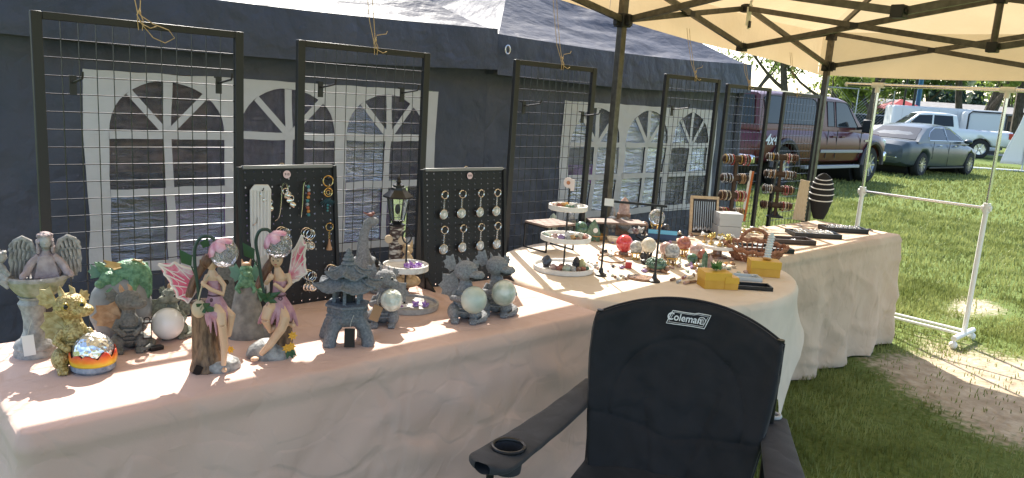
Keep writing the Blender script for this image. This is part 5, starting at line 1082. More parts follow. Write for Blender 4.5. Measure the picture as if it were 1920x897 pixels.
for i in range(9):
    p=Pz(1148+i*5.2,519+(i%3)*3,T2); pebble('quartz_chip',f'{["leftmost","second","third","fourth","fifth","sixth","seventh","eighth","rightmost"][i]} small chip in the row before the frame stand','stone',p,.0085,['pale green','brown','white','grey agate','cream','brown','white','pale green','dark'][i],i+70,'loose chips before the frame stand')
for i,(px,py,c) in enumerate(((1183,437,'white'),(1192,438,'rose pink'),(1200,436,'white'))):
    G=Fig('crystal_cluster',['white quartz cluster on the rear shelf','pink quartz cluster on the rear shelf','second white quartz cluster on the rear shelf'][i],'crystal',px,py,T2+.024); m=MB().ell((0,0,3),(7,6,4),jit=.4); r=random.Random(i)
    for j in range(7): crystal(m,(0,0,2),r.uniform(7,12),2.2,(r.uniform(-1,1),r.uniform(-1,1),.9))
    G.part('points',m,gem(c,.2),smooth=False)
# green turtle
G=Fig('turtle_figurine','green beaded turtle figurine beside the frame stand','figurine',1229,508,T2)
m=MB().ell((0,0,11),(19,16,12)); r=random.Random(3)
for k in range(70): a=r.random()*2*PI; e=r.random()*1.2; m.ell((19*math.cos(a)*math.cos(e),16*math.sin(a)*math.cos(e),11+12*math.sin(e)),2.2,n=6,m=4)
G.part('shell',m,gem('green',.2)); G.part('body',MB().ell((20,-4,6),(6,5,5)).ell((-2,0,4),(19,17,4)).tube([(12,-12,4),(20,-17,1.5)],[4,3],6).tube([(-12,-12,4),(-20,-17,1.5)],[4,3],6),gem('brown',.4))
# blue printed box
G=Fig('printed_box','flat blue and white printed box behind the moss agate sphere','box',1241,450,T2,turn=.1); G.part('box',MB().box((0,0,9),(52,12,18),Matrix.Rotation(-.2,3,'X')),M('navy_card',(.02,.05,.12),.4)); G.part('blue_band',MB().box((0,-3,14),(52.6,7,7),Matrix.Rotation(-.2,3,'X')),M('sky_blue_card',(.12,.4,.6),.4))
# necklace board
G=Fig('necklace_board','wood-framed panel of pendants standing behind the grey boxes','display board',1318,440,T2,turn=.35)
Mx=Matrix.Rotation(-.18,4,'X')
G.part('backing',MB().box((0,0,32),(50,2,62)).xf(Mx),M('charcoal_velvet',(.03,.03,.035),.8)); wf=M('light_wood_frame',(.45,.32,.2),.7,col2=(.55,.42,.28),vscale=60)
for (c,d) in(((-25,0,32),(5,4,66)),((25,0,32),(4,4,66)),((0,0,66),(54,4,5)),((0,0,0.5),(54,4,4))): G.part('frame_side',MB().box(c,d).xf(Mx),wf)
for k in range(10): G.part('pendant_cord',MB().box((-19+4.2*k,-1.6,34),(1.5,.8,50)).xf(Mx),M('pale_blue_cord',(.35,.42,.5),.6)); G.part('pendant',MB().ell((-19+4.2*k,-2.4,9+2*(k%2)),(2,1.4,3.4),n=8,m=6).xf(Mx),M('pendant_silver',(.5,.5,.52),.3,.7))
# grey boxes
gb=M('silver_grey_card',(.42,.43,.43),.5)
for i,(z,lab) in enumerate(((0,'lower of two stacked silver grey gift boxes'),(23,'upper of two stacked silver grey gift boxes'))):
    G=Fig('gift_box',lab,'box',1360,446,T2,'stacked silver grey boxes',turn=.35); G.root.location.z+=z*G.s*1.05
    k=G.part('box',MB().box((i,0,9.5),(42,34,19)),gb,bevel=.0008); G.part('lid',MB().box((i,0,17.5),(43.4,35.4,10)),gb,bevel=.0008)
# cake stand with gold wire trees
G=Fig('cake_stand','white round pedestal stand holding tiny gold crystal trees','cake stand',1344,482,T2); G.part('pedestal',MB().lathe([(20,0),(19,3),(9,6),(8,12),(14,17)],n=28),gem('brown',.5)); G.part('plate',MB().lathe([(33,17),(35,18),(35,23),(33,23),(32,22),(1,22)],n=40),tw)
SP=[(-26,6,'far left'),(-14,-8,'front left'),(-12,12,'rear left'),(2,-16,'front middle'),(4,4,'middle'),(14,-10,'front right'),(22,2,'far right'),(16,14,'rear right')]
for i,(x,y,l) in enumerate(SP):
    t=thing('gem_tree',f'tiny gold wire gem tree, {l} on the white pedestal stand','ornament',tloc(G,x,y,23),i,'gold trees on the pedestal stand'); s=G.s; r=random.Random(i); m=MB().lathe([(5,0),(5,2),(1,3)],n=10).tube([(0,0,2),(.6,0,8),(0,.5,13)],1.1,6); lv=MB()
    for j in range(9): d=Vector((r.uniform(-1,1),r.uniform(-1,1),r.uniform(.1,1))).normalized()*r.uniform(5,8); m.tube([(0,0,11),d+Vector((0,0,12))],.6,4); lv.ell(d+Vector((0,0,12)),r.uniform(1.6,2.4),n=7,m=5)
    m.build('trunk',goldk_m,t,scale=s); lv.build('leaves',M('gold_leaf_bead',(.55,.42,.12),.3,.6) if i%3 else gem('white'),t,scale=s)
# woven basket
G=Fig('wicker_basket','reddish brown woven boat-shaped basket on the round table','basket',1413,490,T2,turn=.05); wk=M('wicker',(.2,.07,.035),.6,col2=(.4,.19,.1),vscale=80)
def bp(t,v): 
    a=lerp(36,57,v); b=lerp(18,30,v); return Vector((a*math.cos(t),b*math.sin(t),lerp(0,20,v)+10*v*abs(math.cos(t))**3*(1) +14*v*max(0,math.sin(t))**2))
for k in range(34):
    t=k*2*PI/34; G.part('stake',MB().tube([bp(t,0),bp(t,.5),bp(t,1)],1.5,5),wk)
for v in(0,.18,.36,.54): G.part('weave',MB().tube([bp(t*2*PI/80,v)*1+Vector((math.cos(t*2*PI/80),math.sin(t*2*PI/80),0))*1.4*(1 if t%2 else -1) for t in range(80)],1.9,5,closed=True),wk)
for v in(.96,1.02): G.part('rim',MB().tube([bp(t*2*PI/80,v)+Vector((0,0,1.6*math.sin(t*1.3))) for t in range(80)],3,6,closed=True),wk)
G.part('base',MB().lathe([(35,0),(36,2),(1,2.2)],n=36,sy=.5),wk); G.part('handle',MB().tube(smooth([(-28,27,34),(-16,30,48),(0,31,53),(16,30,48),(28,27,34)]),3.2,7),wk)
for i,(x,y,c) in enumerate(((-20,-2,'white'),(-6,4,'cream'),(8,-3,'grey agate'),(20,3,'rose pink'))): pebble('tumbled_stone',f'{c} stone lying in the woven basket','stone',tloc(G,x,y,3),8*G.s,c,i+30,'stones in the basket')
# yellow boxes and trays at the front of the round table
yb=M('mustard_card',(.55,.3,.03),.5,col2=(.6,.34,.05),vscale=20); yb2=M('mustard_lid',(.62,.37,.04),.5)
def ybox(lab,px,py,w_,d_,h_,turn):
    G=Fig('gift_box',lab,'box',px,py,T2,turn=turn,group='mustard yellow boxes'); G.part('box',MB().box((0,0,h_*.4),(w_,d_,h_*.8)),yb,bevel=.001); G.part('lid',MB().box((0,0,h_*.76),(w_+1.6,d_+1.6,h_*.48)),yb2,bevel=.001); return G
Y1=ybox('mustard yellow gift box with a green leafy sprig on its lid',1337,538,50,40,30,.4); Y2=ybox('mustard yellow gift box under the blue crystal stick',1430,516,54,34,28,.25); ybox('small bright yellow box between the mustard box and black tray',1366,541,26,26,22,.4)
m=MB(); r=random.Random(8); t=thing('leafy_sprig','green leafy sprig with pale buds on the yellow box','sprig',tloc(Y1,2,0,31)); s=Y1.s
for k in range(26): a=r.random()*2*PI; leaf(m,(r.uniform(-8,8),r.uniform(-5,5),2),(16*math.cos(a),10*math.sin(a),r.uniform(4,18)),3.4,Vector((0,-.6,.8)))
m.build('leaves',M('plant_green',(.06,.16,.03),.5),t,scale=s); m=MB()
for k in range(4): m.ell((12+4*k,-6+3*(k%2),4),3.4,n=8,m=6)
m.build('buds',gem('cream'),t,scale=s)
t=thing('crystal_stick','pale blue ribbed crystal stick standing on the yellow box','crystal',tloc(Y2,4,0,29)); MB().tube([(0,0,0),(2,0,20),(7,0,44),(8,0,50)],[5,6,5,2],8).build('stick',M('ice_blue_stone',(.4,.5,.52),.3,col2=(.66,.72,.72),vscale=90),t,scale=Y2.s); m=MB()
for k in range(9): m.ring((k*.8,0,5+4.6*k),6,1.1,12,5)
m.build('ribs',gem('white'),t,scale=Y2.s); MB().ell((0,0,2),(9,8,4),jit=.3).build('base',gem('amber'),t,scale=Y2.s)
def tray(lab,px,py,w_,d_,turn,z,mat,fill,seed,h_=6):
    G=Fig('jewellery_tray',lab,'tray',px,py,z,'jewellery trays',turn=turn); G.part('base',MB().box((0,0,1.2),(w_,d_,2.4)),mat)
    for (c,d) in(((-w_/2+1.5,0,h_/2+1.2),(3,d_,h_-2.4+2.4)),((w_/2-1.5,0,h_/2+1.2),(3,d_,h_)),((0,-d_/2+1.5,h_/2+1.2),(w_-6,3,h_)),((0,d_/2-1.5,h_/2+1.2),(w_-6,3,h_))): G.part('side',MB().box(c,d),mat)
    r=random.Random(seed)
    if fill: 
        G.part('lining',MB().box((0,0,2.8),(w_-6.4,d_-6.4,.6)),M('grey_lining',(.42,.42,.43),.8))
    return G
bt=M('black_tray_lacquer',(.012,.012,.013),.4); dbr=M('dark_brown_tray',(.05,.03,.02),.5)
tray('black jewellery tray beside the mustard yellow box',1411,541,66,34,.3,T2,bt,0,1); tray('pale dish of shells between the yellow boxes',1395,524,58,34,.3,T2,M('pale_blue_dish',(.5,.55,.57),.4),0,2,6)
for i,(px,py,c,sz) in enumerate(((1372,517,'cream',.012),(1385,514,'pale green',.011),(1398,513,'rose pink',.013),(1410,519,'white',.011),(1382,523,'white',.01),(1350,505,'cream',.022),(1338,512,'rose pink',.012),(1366,506,'pale green',.013),(1335,503,'rose pink',.012),(1310,500,'grey agate',.014),(1376,503,'cream',.012),(1345,516,'cream',.01))): pebble('polished_stone',f'{["tan","greenish","pink","white","small white","large cream oval","rosy","pale green","blush","grey","second tan","little cream"][i]} polished stone {"in the pale dish" if i<5 else "in front of the cake stand"}','stone',Pz(px,py,T2+(.006 if i<5 else 0)),sz,c,i+50,'polished stones near the yellow boxes',flat=.6)
WND=[(1262,505,1.1,'rose pink'),(1272,500,.4,'grey agate'),(1285,500,.2,'grey agate'),(1296,505,.5,'purple'),(1305,511,-.2,'rose pink'),(1290,512,.9,'pale green'),(1300,520,.6,'brown'),(1258,528,.2,'brown'),(1270,532,.3,'grey agate'),(1283,534,.1,'rose pink'),(1293,532,-.1,'brown'),(1280,524,.3,'red jasper'),(1292,524,.2,'cream')]
for i,(px,py,a,c) in enumerate(WND):
    p=Pz(px,py,T2); t=thing('crystal_wand',f'{c} crystal wand lying {["farthest left of","in the back row of","at the back of","to the right in","rightmost in","in the middle of","front right of","leftmost in front of","second from left in front of","third from left in front of","right end in front of","just inside","in the centre of"][i]} the wand pile','crystal wand',p,a,'crystal wands on the round table'); L=.05; crystal(MB().ell((-.001,0,.007),(.003,.007,.007),n=8,m=5),(0,0,.007),L,.0068,(1,0,0)).build('wand',gem(c,.15),t,smooth=False)
# ---------------------------------------------------------------- jewellery on the far table
bar_m=M('brown_velvet_bar',(.06,.035,.022),.75)
BC=[('brown',(.12,.05,.03)),('black',(.015,.015,.015)),('silver',(.5,.5,.5)),('pink',(.5,.16,.18)),('cream',(.55,.48,.36)),('red',(.3,.04,.03)),('gold',(.5,.33,.1)),('grey',(.2,.2,.2)),('tan',(.35,.22,.12))]
_br={}
def bracelet(ci,R,k):
    key=(ci,k)
    if key in _br: return _br[key]
    m=MB()
    if ci in(2,6): m.ring((0,0,0),R,.0032,26,5,'X').ring((.001,0,0),R*1.0,.0018,26,5,'X')
    else:
        for j in range(20): a=2*PI*j/20; m.ell((0,R*math.cos(a),R*math.sin(a)),.0046,n=6,m=5)
    n,c=BC[ci]; o=m.build('bracelet',M('bracelet_'+n,c,.3,.7 if ci in(2,6) else 0)); _br[key]=o.data; bpy.data.objects.remove(o); return _br[key]
tiern=['top','second','third','bottom']
def stand(lab,short,px,py,bars,L,yaw,base):
    p=Pz(px,py,T3); t=thing('bracelet_stand',lab,'bracelet stand',p,yaw,'bracelet stands')
    H=bars[0]+.012; MB().box((0,0,H/2),(.02,.02,H)).build('post',bar_m,t,bevel=.002)
    if base: 
        f=MB().box((0,0,.006),(.1,.06,.012))
        for s in(-1,1): f.prism([(s*.01,.0),(s*.06,0),(s*.062,.01),(s*.03,.02),(s*.012,.05)],-.012,.012)
        f.build('base',blk_m,t)
    else: MB().lathe([(.06,0),(.06,.01),(.015,.02)],n=24).build('base',bar_m,t)
    for bi,z in enumerate(bars):
        b=MB().lathe([(.017,-L/2),(.022,-L/2+.003),(.022,L/2-.003),(.017,L/2)],(0,0,z),n=20,axis='X').build('bar',bar_m,t)
        r=random.Random(bi*7+int(px)); seq=[-.43,-.36,-.29,-.22,-.15,.14,.21,.28,.35,.42]
        for j,u in enumerate(seq):
            ci=r.choice([0,0,1,1,2,3,4,5,6,7,8,8] if bi!=1 else [2,2,1,1,8]); R=.029+.003*(ci%2); me=bracelet(ci,round(R,4),0)
            loc=p+Matrix.Rotation(yaw,3,'Z')@Vector((u*L,0,z+.022-R+.0035)); o=inst(me,'bracelet',None,loc,(r.uniform(-.08,.08),0,yaw+r.uniform(-.15,.15)))
            tag(o,f'{BC[ci][0]} bracelet, {["outermost left","second","third","fourth","fifth","sixth","seventh","eighth","ninth","outermost right"][j]} on the {tiern[bi]} bar of the {short} bracelet stand','bracelet','bracelets on the stands')
S=lambda px,py,y:Py(px,py,y).z-T3
p1=Pz(1366,428,T3); p2=Pz(1452,412,T3)
stand('nearer brown bracelet stand with four crowded bars','nearer',1366,428,[S(1385,298,p1.y),S(1372,334,p1.y),S(1373,366,p1.y),S(1364,398,p1.y)],.19,-.55,False)
stand('taller bracelet stand on a black base beside the wooden paddle','farther',1452,408,[S(1464,297,p2.y),S(1466,329,p2.y),S(1456,358,p2.y),S(1458,388,p2.y)],.23,-.85,True)
# necklace bust: black layered egg shape with white lines
G=Fig('necklace_bust','black egg-shaped necklace bust with curved white lines','necklace bust',1534,411,T3,turn=-.1); bm=M('black_velvet_bust',(.01,.01,.011),.75)
pr=[(9,0),(15,14),(20,34),(21,48),(19,60),(16,70),(10,78),(3,82)]
G.part('bust',MB().lathe(pr,n=30,sy=.45),bm)
for k,z in enumerate((36,47,57,66,73)):
    def prf(zz): 
        for (a,b),(c,d) in zip(pr,pr[1:]):
            if b<=zz<=d: return lerp(a,c,(zz-b)/(d-b))
        return 3
    G.part('white_cord',MB().tube([(prf(z+0)*1.03*math.sin(a),-prf(z)*.47*math.cos(a)*1.06,z-3.2*math.cos(a)) for a in [(-1.45+2.9*i/20) for i in range(21)]],1.0,6),logo_m)
# wooden paddle board leaning on the stand
G=Fig('wooden_paddle','pale scallop-edged wooden strip leaning beside the bracelet stand','wood strip',1497,413,T3,turn=.1); ed=[(-11,0)]+[(11,0)]+[(11-1.6*(k%2)-k*.15,2+k*3.4) for k in range(20)]+[(8,71),(-9,72)]
G.part('strip',MB().prism(ed,-2,2).xf(Matrix.Rotation(.05,4,'Y')),M('pale_birch',(.55,.43,.28),.7,col2=(.62,.5,.35),vscale=50,stretch=(3,3,.5)))
G=Fig('ribbon_strip','orange and white striped strip standing behind the nearer bracelet stand','strip',1393,415,T3); G.part('orange_band',MB().box((2,0,45),(4,2,90)).xf(Matrix.Rotation(.06,4,'Y')),M('orange_card',(.5,.14,.03),.5)); G.part('white_band',MB().box((-2.2,0,45),(4,2,90)).xf(Matrix.Rotation(.06,4,'Y')),tagw_m)
# trays on the far table
t1=tray('black tray in front, nearest the woven basket',1432,470,98,46,.45,T3,bt,1,3,7); t2=tray('dark brown tray holding a grey card and clip',1480,455,84,42,.45,T3,dbr,1,4,7); t3=tray('black tray crowded with silver rings',1524,443,90,46,.45,T3,bt,1,5,7); t4=tray('black tray at the far right of the tan table',1580,434,80,38,.45,T3,bt,1,6,7)
rm=MB().ring((0,0,0),.0105,.0022,14,5,'Y').ell((0,0,.0115),.005,n=8,m=6).build('ring',sil_m); rme=rm.data; bpy.data.objects.remove(rm)
for G,n,c0,nm in((t3,5,7,'crowded black tray'),(t4,3,7,'far right tray')):
    for i in range(c0):
        for j in range(n):
            x=-30+60*i/(c0-1) if G is t3 else -26+52*i/(c0-1); y=-13+26*j/(n-1) if G is t3 else -9+18*j/(n-1)
            o=inst(rme,'finger_ring',None,tloc(G,x,y,4)+Vector((0,0,.007)),(0,0,G.root.rotation_euler.z+.1*(i%3))); tag(o,f'silver ring, column {["one","two","three","four","five","six","seven"][i]}, row {["one","two","three","four","five"][j]} from the front of the {nm}','ring','silver rings in the trays')
p=tloc(t2,6,0,4); G=thing('hair_clip','silver filigree clip in the dark brown tray','clip',p,.4); m=MB()
for k in range(14): m.ring((.02*math.cos(k*.9)*(k%4)/3,.008*math.sin(k*1.7),.006),.006,.0012,10,4,'Z')
m.build('filigree',sil_m,G)
o=tag(MB().box((0,0,.001),(.09,.04,.002)).build('display_card',M('grey_card',(.35,.36,.37),.6),None,loc=tloc(t1,-10,0,11)+Vector((0,0,.001)),rot=(0,0,.3)),'grey card lying across the front black tray','card')
tagc=tag(MB().ell((0,0,.006),(.03,.012,.006),jit=.3).build('wrapped_charm',gem('grey agate'),None,loc=tloc(t1,26,0,10)),'grey stone charm on the right end of the front black tray','charm')
# heap of gold and bone brooches
r=random.Random(12); hp=Pz(1410,438,T3); n_=0
for k in range(34):
    a=r.random()*2*PI; d=math.sqrt(r.random()); px=1412+30*d*math.cos(a); py=436+9*d*math.sin(a); lay=int(k/12); p=Pz(px,py,T3)+Vector((0,0,.004+.007*lay)); c=['gold','bone','silver'][k%3]
    m=MB().ring((0,0,0),r.uniform(.007,.011),.0022,12,5); 
    for j in range(4): b=r.random()*6; m.tube([(0,0,0),(.013*math.cos(b),.013*math.sin(b),.003)],[.003,.0012],5)
    o=m.build('brooch',{'gold':goldk_m,'bone':gem('cream',.5),'silver':sil_m}[c],None,loc=p,rot=(r.uniform(-.5,.5),r.uniform(-.5,.5),a)); tag(o,f'{c} coloured brooch in the heap behind the front tray','brooch',f'{c} brooches in the heap')
G=Fig('white_cloth_mat','cream felt mat under the heap of brooches','mat',1425,434,T3); G.part('mat',MB().box((0,0,.8),(96,40,1.2),rz=.45),gem('cream',.8))
for i,(px,py,lab) in enumerate(((1500,424,'long fine chain near the wooden paddle'),(1560,424,'coiled chain before the necklace bust'),(1632,432,'dark beaded chain at the far right corner of the tan table'),(1470,424,'fine chain left of the wooden paddle'))):
    p=Pz(px,py,T3); m=MB(); rr=random.Random(i+3)
    pts=smooth([(.05*math.cos(k*1.3)*(.4+.1*k),.02*math.sin(k*1.9),.003) for k in range(6)],8); 
    for k,v in enumerate(pts): m.ell(v,.0032,n=6,m=4)
    tag(m.build('necklace_chain',sil_m if i!=2 else M('dark_bead',(.06,.03,.025),.3),None,loc=p,rot=(0,0,.4)),lab,'necklace')

# more small stones crowded between the larger pieces
r=random.Random(77); cols=['cream','grey agate','brown','rose pink','pale green','amber','white','dark','purple']
for k in range(70):
    px=r.uniform(1095,1375); py=r.uniform(452,512) if px<1300 else r.uniform(486,512); c=cols[k%9]
    pebble('tumbled_stone',f'small {c} stone scattered among the spheres on the round table','stone',Pz(px,py,T2),r.uniform(.006,.013),c,k+200,f'scattered {c} stones',flat=.7)
for k in range(26):
    px=r.uniform(1240,1330); py=r.uniform(474,500); c=cols[(k*4)%9]
    t=thing('crystal_point',f'upright {c} crystal point among the spheres on the round table','crystal',Pz(px,py,T2),k,f'{c} crystal points'); crystal(MB(),(0,0,0),r.uniform(.02,.035),r.uniform(.005,.008),(r.uniform(-.1,.1),r.uniform(-.1,.1),1)).build('point',gem(c,.15),t,smooth=False)
for k in range(7):
    px=1186+k*22; py=438+4*(k%3); c=cols[(k*2+1)%9]; t=thing('boxed_specimen',f'{c} specimen in a small open box, {["first","second","third","fourth","fifth","sixth","seventh"][k]} along the back of the round table','specimen',Pz(px,py,T2),.4*k,'boxed specimens')
    MB().box((0,0,.004),(.036,.03,.008)).build('box',tagw_m if k%2 else blk_m,t,bevel=.001); MB().ell((0,0,.016),(.013,.011,.011),jit=.6,seed=k).build('rock',gem(c),t)
# ---------------------------------------------------------------- vehicles
tyre_m=M('tyre_rubber',(.02,.02,.02),.8,bump=.3,bscale=40); rimm=M('alloy_rim',(.55,.55,.56),.28,1); carglass=M('tinted_car_glass',(.02,.025,.03),.08,spec=.35); trimb=M('black_trim',(.02,.02,.022),.5); chromem=M('bumper_chrome',(.7,.7,.7),.15,1); tail_m=M('tail_light_red',(.4,.02,.015),.15,coat=.5); head_m=M('head_light_clear',(.7,.72,.72),.08,coat=.5); amber_m=M('reverse_light_white',(.6,.55,.5),.2)
def wheel(par,x,y,R,wd_,spokes,out):
    w_=bpy.data.objects.new('wheel',None); COL.objects.link(w_); w_.parent=par; w_.location=(x,y,R); s=out
    MB().lathe([(R*.62,-wd_/2),(R*.9,-wd_/2),(R*.985,-wd_*.36),(R,-wd_*.2),(R,wd_*.2),(R*.985,wd_*.36),(R*.9,wd_/2),(R*.62,wd_/2)],n=36,axis='Y',cap=False).build('tyre',tyre_m,w_)
    m=MB().lathe([(R*.66,s*wd_*.48),(R*.62,s*wd_*.44),(R*.58,s*wd_*.2),(R*.2,s*wd_*.16)],n=32,axis='Y',cap=False)
    for k in range(spokes): a=2*PI*k/spokes; m.bar((R*.1*math.cos(a),s*wd_*.36,R*.1*math.sin(a)),(R*.62*math.cos(a),s*wd_*.42,R*.62*math.sin(a)),R*.09,R*.07)
    m.lathe([(R*.16,s*wd_*.3),(R*.16,s*wd_*.44),(R*.05,s*wd_*.46)],n=16,axis='Y'); m.build('rim',rimm,w_)
    MB().lathe([(R*.6,s*wd_*.12),(R*.6,s*wd_*.1)],n=24,axis='Y').build('brake_disc',trimb,w_)
def vehicle(name,label,loc,rz,st,wheels,gh,paint,hwb,hwt,cat,spokes=10,wr=.33,arch=1.18,bed=None):
    t=thing(name,label,cat,loc,rz); m=MB(); n=None
    xs=[]; S=[]
    for i in range(len(st)-1):          # refine stations
        for k in range(6):
            f=k/6; a,b=st[i],st[i+1]; S.append(tuple(lerp(a[j],b[j],f) for j in range(4)))
    S.append(st[-1])
    for (x,zb,zt,hw) in S:
        h=zt-zb; half=[(0,zb),(hw*.84,zb),(hw*.95,zb+.1*h),(hw*.99,zb+.32*h),(hw,zb+.52*h),(hw*.985,zb+.74*h),(hw*.955,zb+.9*h),(hw*.88,zt-.01),(hw*.5,zt+.012),(0,zt+.02)]
        pts=half+[(-y,z) for y,z in half[-2:0:-1]]; n=len(pts); m.v.extend(Vector((x,y,z)) for y,z in pts)
    for i in range(len(S)-1):
        for j in range(n): m.f.append((i*n+j,i*n+(j+1)%n,(i+1)*n+(j+1)%n,(i+1)*n+j))
    m.f.append(tuple(range(n))); m.f.append(tuple((len(S)-1)*n+j for j in range(n-1,-1,-1)))
    body=m.build('body',paint,t)
    for x in wheels:
        for s in(-1,1):
            c=MB().lathe([(wr*arch,s*(hwb-.3)),(wr*arch,s*(hwb+.3))],(x,0,wr*1.02),n=36,axis='Y').build('cut',trimb); md=body.modifiers.new('b','BOOLEAN'); md.object=c; md.operation='DIFFERENCE'; md.solver='EXACT'
            c.parent=t
    if bed:
        c=MB().box(((bed[0]+bed[1])/2,0,bed[2]+1),(bed[1]-bed[0],hwb*1.76,2)).build('cut',trimb); c.parent=t; md=body.modifiers.new('b','BOOLEAN'); md.object=c; md.operation='DIFFERENCE'; md.solver='EXACT'
    bpy.context.view_layer.update(); nm=bpy.data.meshes.new_from_object(body.evaluated_get(bpy.context.evaluated_depsgraph_get()))
    body.modifiers.clear(); body.data=nm; nm.materials.clear(); nm.materials.append(paint)
    for o in [c for c in t.children if c.name.startswith('cut')]: bpy.data.objects.remove(o)
    # greenhouse
    zb,zr=gh['belt'],gh['roof']; prof=gh['prof']     # prof: (x,z) from rear base over the roof to the front base
    hy=lambda z:lerp(hwb*.93,hwt,max(0,min(1,(z-zb)/(zr-zb))))
    m=MB(); Q=[]
    for i in range(len(prof)-1):
        for k in range(4): f=k/4; Q.append((lerp(prof[i][0],prof[i+1][0],f),lerp(prof[i][1],prof[i+1][1],f)))
    Q.append(prof[-1])
    for x,z in Q:
        zz=max(z,zb+.005); half=[(hy(zb),zb-.06),(hy(zb),zb),(hy(lerp(zb,zz,.93)),lerp(zb,zz,.93)),(hy(zz)*.93,zz-.006),(hy(zz)*.5,zz+.014),(0,zz+.02)]; pts=half+[(-y,z2) for y,z2 in half[-2::-1]]; n=len(pts); m.v.extend(Vector((x,y,z2)) for y,z2 in pts)
    for i in range(len(Q)-1):
        for j in range(n-1): m.f.append((i*n+j,i*n+j+1,(i+1)*n+j+1,(i+1)*n+j))
    m.f.append(tuple(range(n))); m.f.append(tuple((len(Q)-1)*n+j for j in range(n-1,-1,-1)))
    m.build('cabin',paint,t)
    for poly in gh['win']:
        for s in(-1,1):
            ins=[(x,s*(hy(z)+.004),z) for x,z in poly]; k=MB().add(ins,[tuple(range(len(ins)))]).build('side_window',carglass,t,smooth=False)
            cx=sum(p[0] for p in poly)/len(poly); cz_=sum(p[1] for p in poly)/len(poly)
            MB().tube([(lerp(x,cx,-.02),s*(hy(z)+.004),lerp(z,cz_,-.03)) for x,z in poly],.012,5,closed=True).build('window_seal',gh.get('seal',trimb),k)
    def screen(p,q,nm,inset=.1):
        (x0,z0),(x1,z1)=p,q; d=Vector((x1-x0,0,z1-z0)); nn=Vector((-d.z,0,d.x)).normalized(); nn=nn if nn.z>0 else -nn; off=nn*.03
        a,b=.1,.93; A=Vector((lerp(x0,x1,a),0,lerp(z0,z1,a)))+off; B=Vector((lerp(x0,x1,b),0,lerp(z0,z1,b)))+off
        ya,yb=hy(A.z)-inset,hy(B.z)-inset; N=8
        MB().grid(lambda u,v:(lambda P,y:(P.x,(2*u-1)*y,P.z-.014*(2*u-1)**2))(A.lerp(B,v),lerp(ya,yb,v)),N,3).build(nm,carglass,t)
    screen(*gh['rear'],'rear_window'); screen(*gh['front'],'windscreen')
    for x in wheels:
        for s in(-1,1): wheel(t,x,s*(hwb-.13),wr,.22,spokes,s)
        MB().lathe([(wr*arch*.98,-hwb+.28),(wr*arch*.98,hwb-.28)],(x,0,wr*1.02),n=28,axis='Y').build('wheel_well',trimb,t)
    return t,hy
def sidebox(t,nm,mat,x0,x1,z0,z1,y,th,sides=(-1,1),bev=.01):
    for s in sides: MB().box(((x0+x1)/2,s*y,(z0+z1)/2),(x1-x0,th,z1-z0)).build(nm,mat,t,bevel=bev)
def paint(name,c): return M(name,c,.32,metal=.1,coat=.25,spec=.4)
# maroon pickup with a matching bed cap
W0=Pz(1620,342,0); fr=Vector((W0.x,W0.y)); mar=paint('maroon_paint',(.085,.01,.016))
tx,ty=fr.x-2.0,fr.y+.92
st=[(-3.05,.62,.98,.9),(-2.95,.5,1.22,.96),(-2.0,.48,1.24,.98),(-.3,.46,1.24,.98),(1.0,.46,1.24,.98),(1.75,.48,1.2,.97),(2.5,.5,1.16,.95),(2.78,.55,1.08,.92),(2.86,.62,.98,.88)]
t,hy=vehicle('pickup_truck','maroon lifted pickup truck with a matching bed cap',(tx,ty,0),-.02,st,(-2.0,2.0),dict(belt=1.22,roof=1.93,prof=[(-3.0,1.22),(-2.9,1.9),(-2.3,1.95),(-.35,1.95),(.4,1.93),(.75,1.88),(1.55,1.24)],win=[[(-2.75,1.32),(-.7,1.32),(-.7,1.8),(-.85,1.85),(-2.6,1.85),(-2.75,1.8)],[(-.2,1.3),(.1,1.3),(.1,1.82),(-.2,1.82)],[(.2,1.3),(1.22,1.3),(.78,1.78),(.68,1.82),(.2,1.83)]],rear=((-3.0,1.22),(-2.9,1.9)),front=((1.55,1.24),(.75,1.88))),mar,.98,.78,'truck',8,.43,1.2)
sidebox(t,'side_moulding',M('grey_moulding',(.3,.29,.29),.4),-.55,1.45,.72,.79,.985,.02); sidebox(t,'running_board',M('step_grey',(.35,.35,.35),.4),-1.2,1.3,.38,.45,.97,.14)
sidebox(t,'door_handle',mar,-.12,.06,1.06,1.1,.985,.03); sidebox(t,'door_handle',mar,.3,.48,1.06,1.1,.985,.03); sidebox(t,'door_seam',trimb,.13,.145,.6,1.22,.972,.012,bev=0); sidebox(t,'door_seam',trimb,1.3,1.315,.6,1.2,.972,.012,bev=0); sidebox(t,'door_seam',trimb,-.3,-.285,.6,1.22,.972,.012,bev=0)
for s in(-1,1): k=MB().box((1.12,s*1.17,1.34),(.1,.22,.3)).build('wing_mirror',trimb,t,bevel=.03); MB().bar((1.15,s*.92,1.27),(1.12,s*1.1,1.3),.06).build('mirror_arm',trimb,k)
for x in(-2,2):
    for s in(-1,1): MB().tube([(x+.53*math.cos(a),s*.985,.44+.53*math.sin(a)) for a in [PI*i/14 for i in range(15)]],.055,6).build('arch_flare',M('grey_flare',(.06,.05,.055),.5),t)
sidebox(t,'head_light',head_m,2.62,2.84,.86,1.04,.8,.22,bev=.03); MB().box((2.86,0,.62),(.14,1.86,.24)).build('front_bumper',chromem,t,bevel=.04); MB().box((2.84,0,.92),(.06,1.2,.26)).build('grille',trimb,t,bevel=.02); MB().box((-3.08,0,.58),(.14,1.86,.2)).build('rear_bumper',chromem,t,bevel=.04)
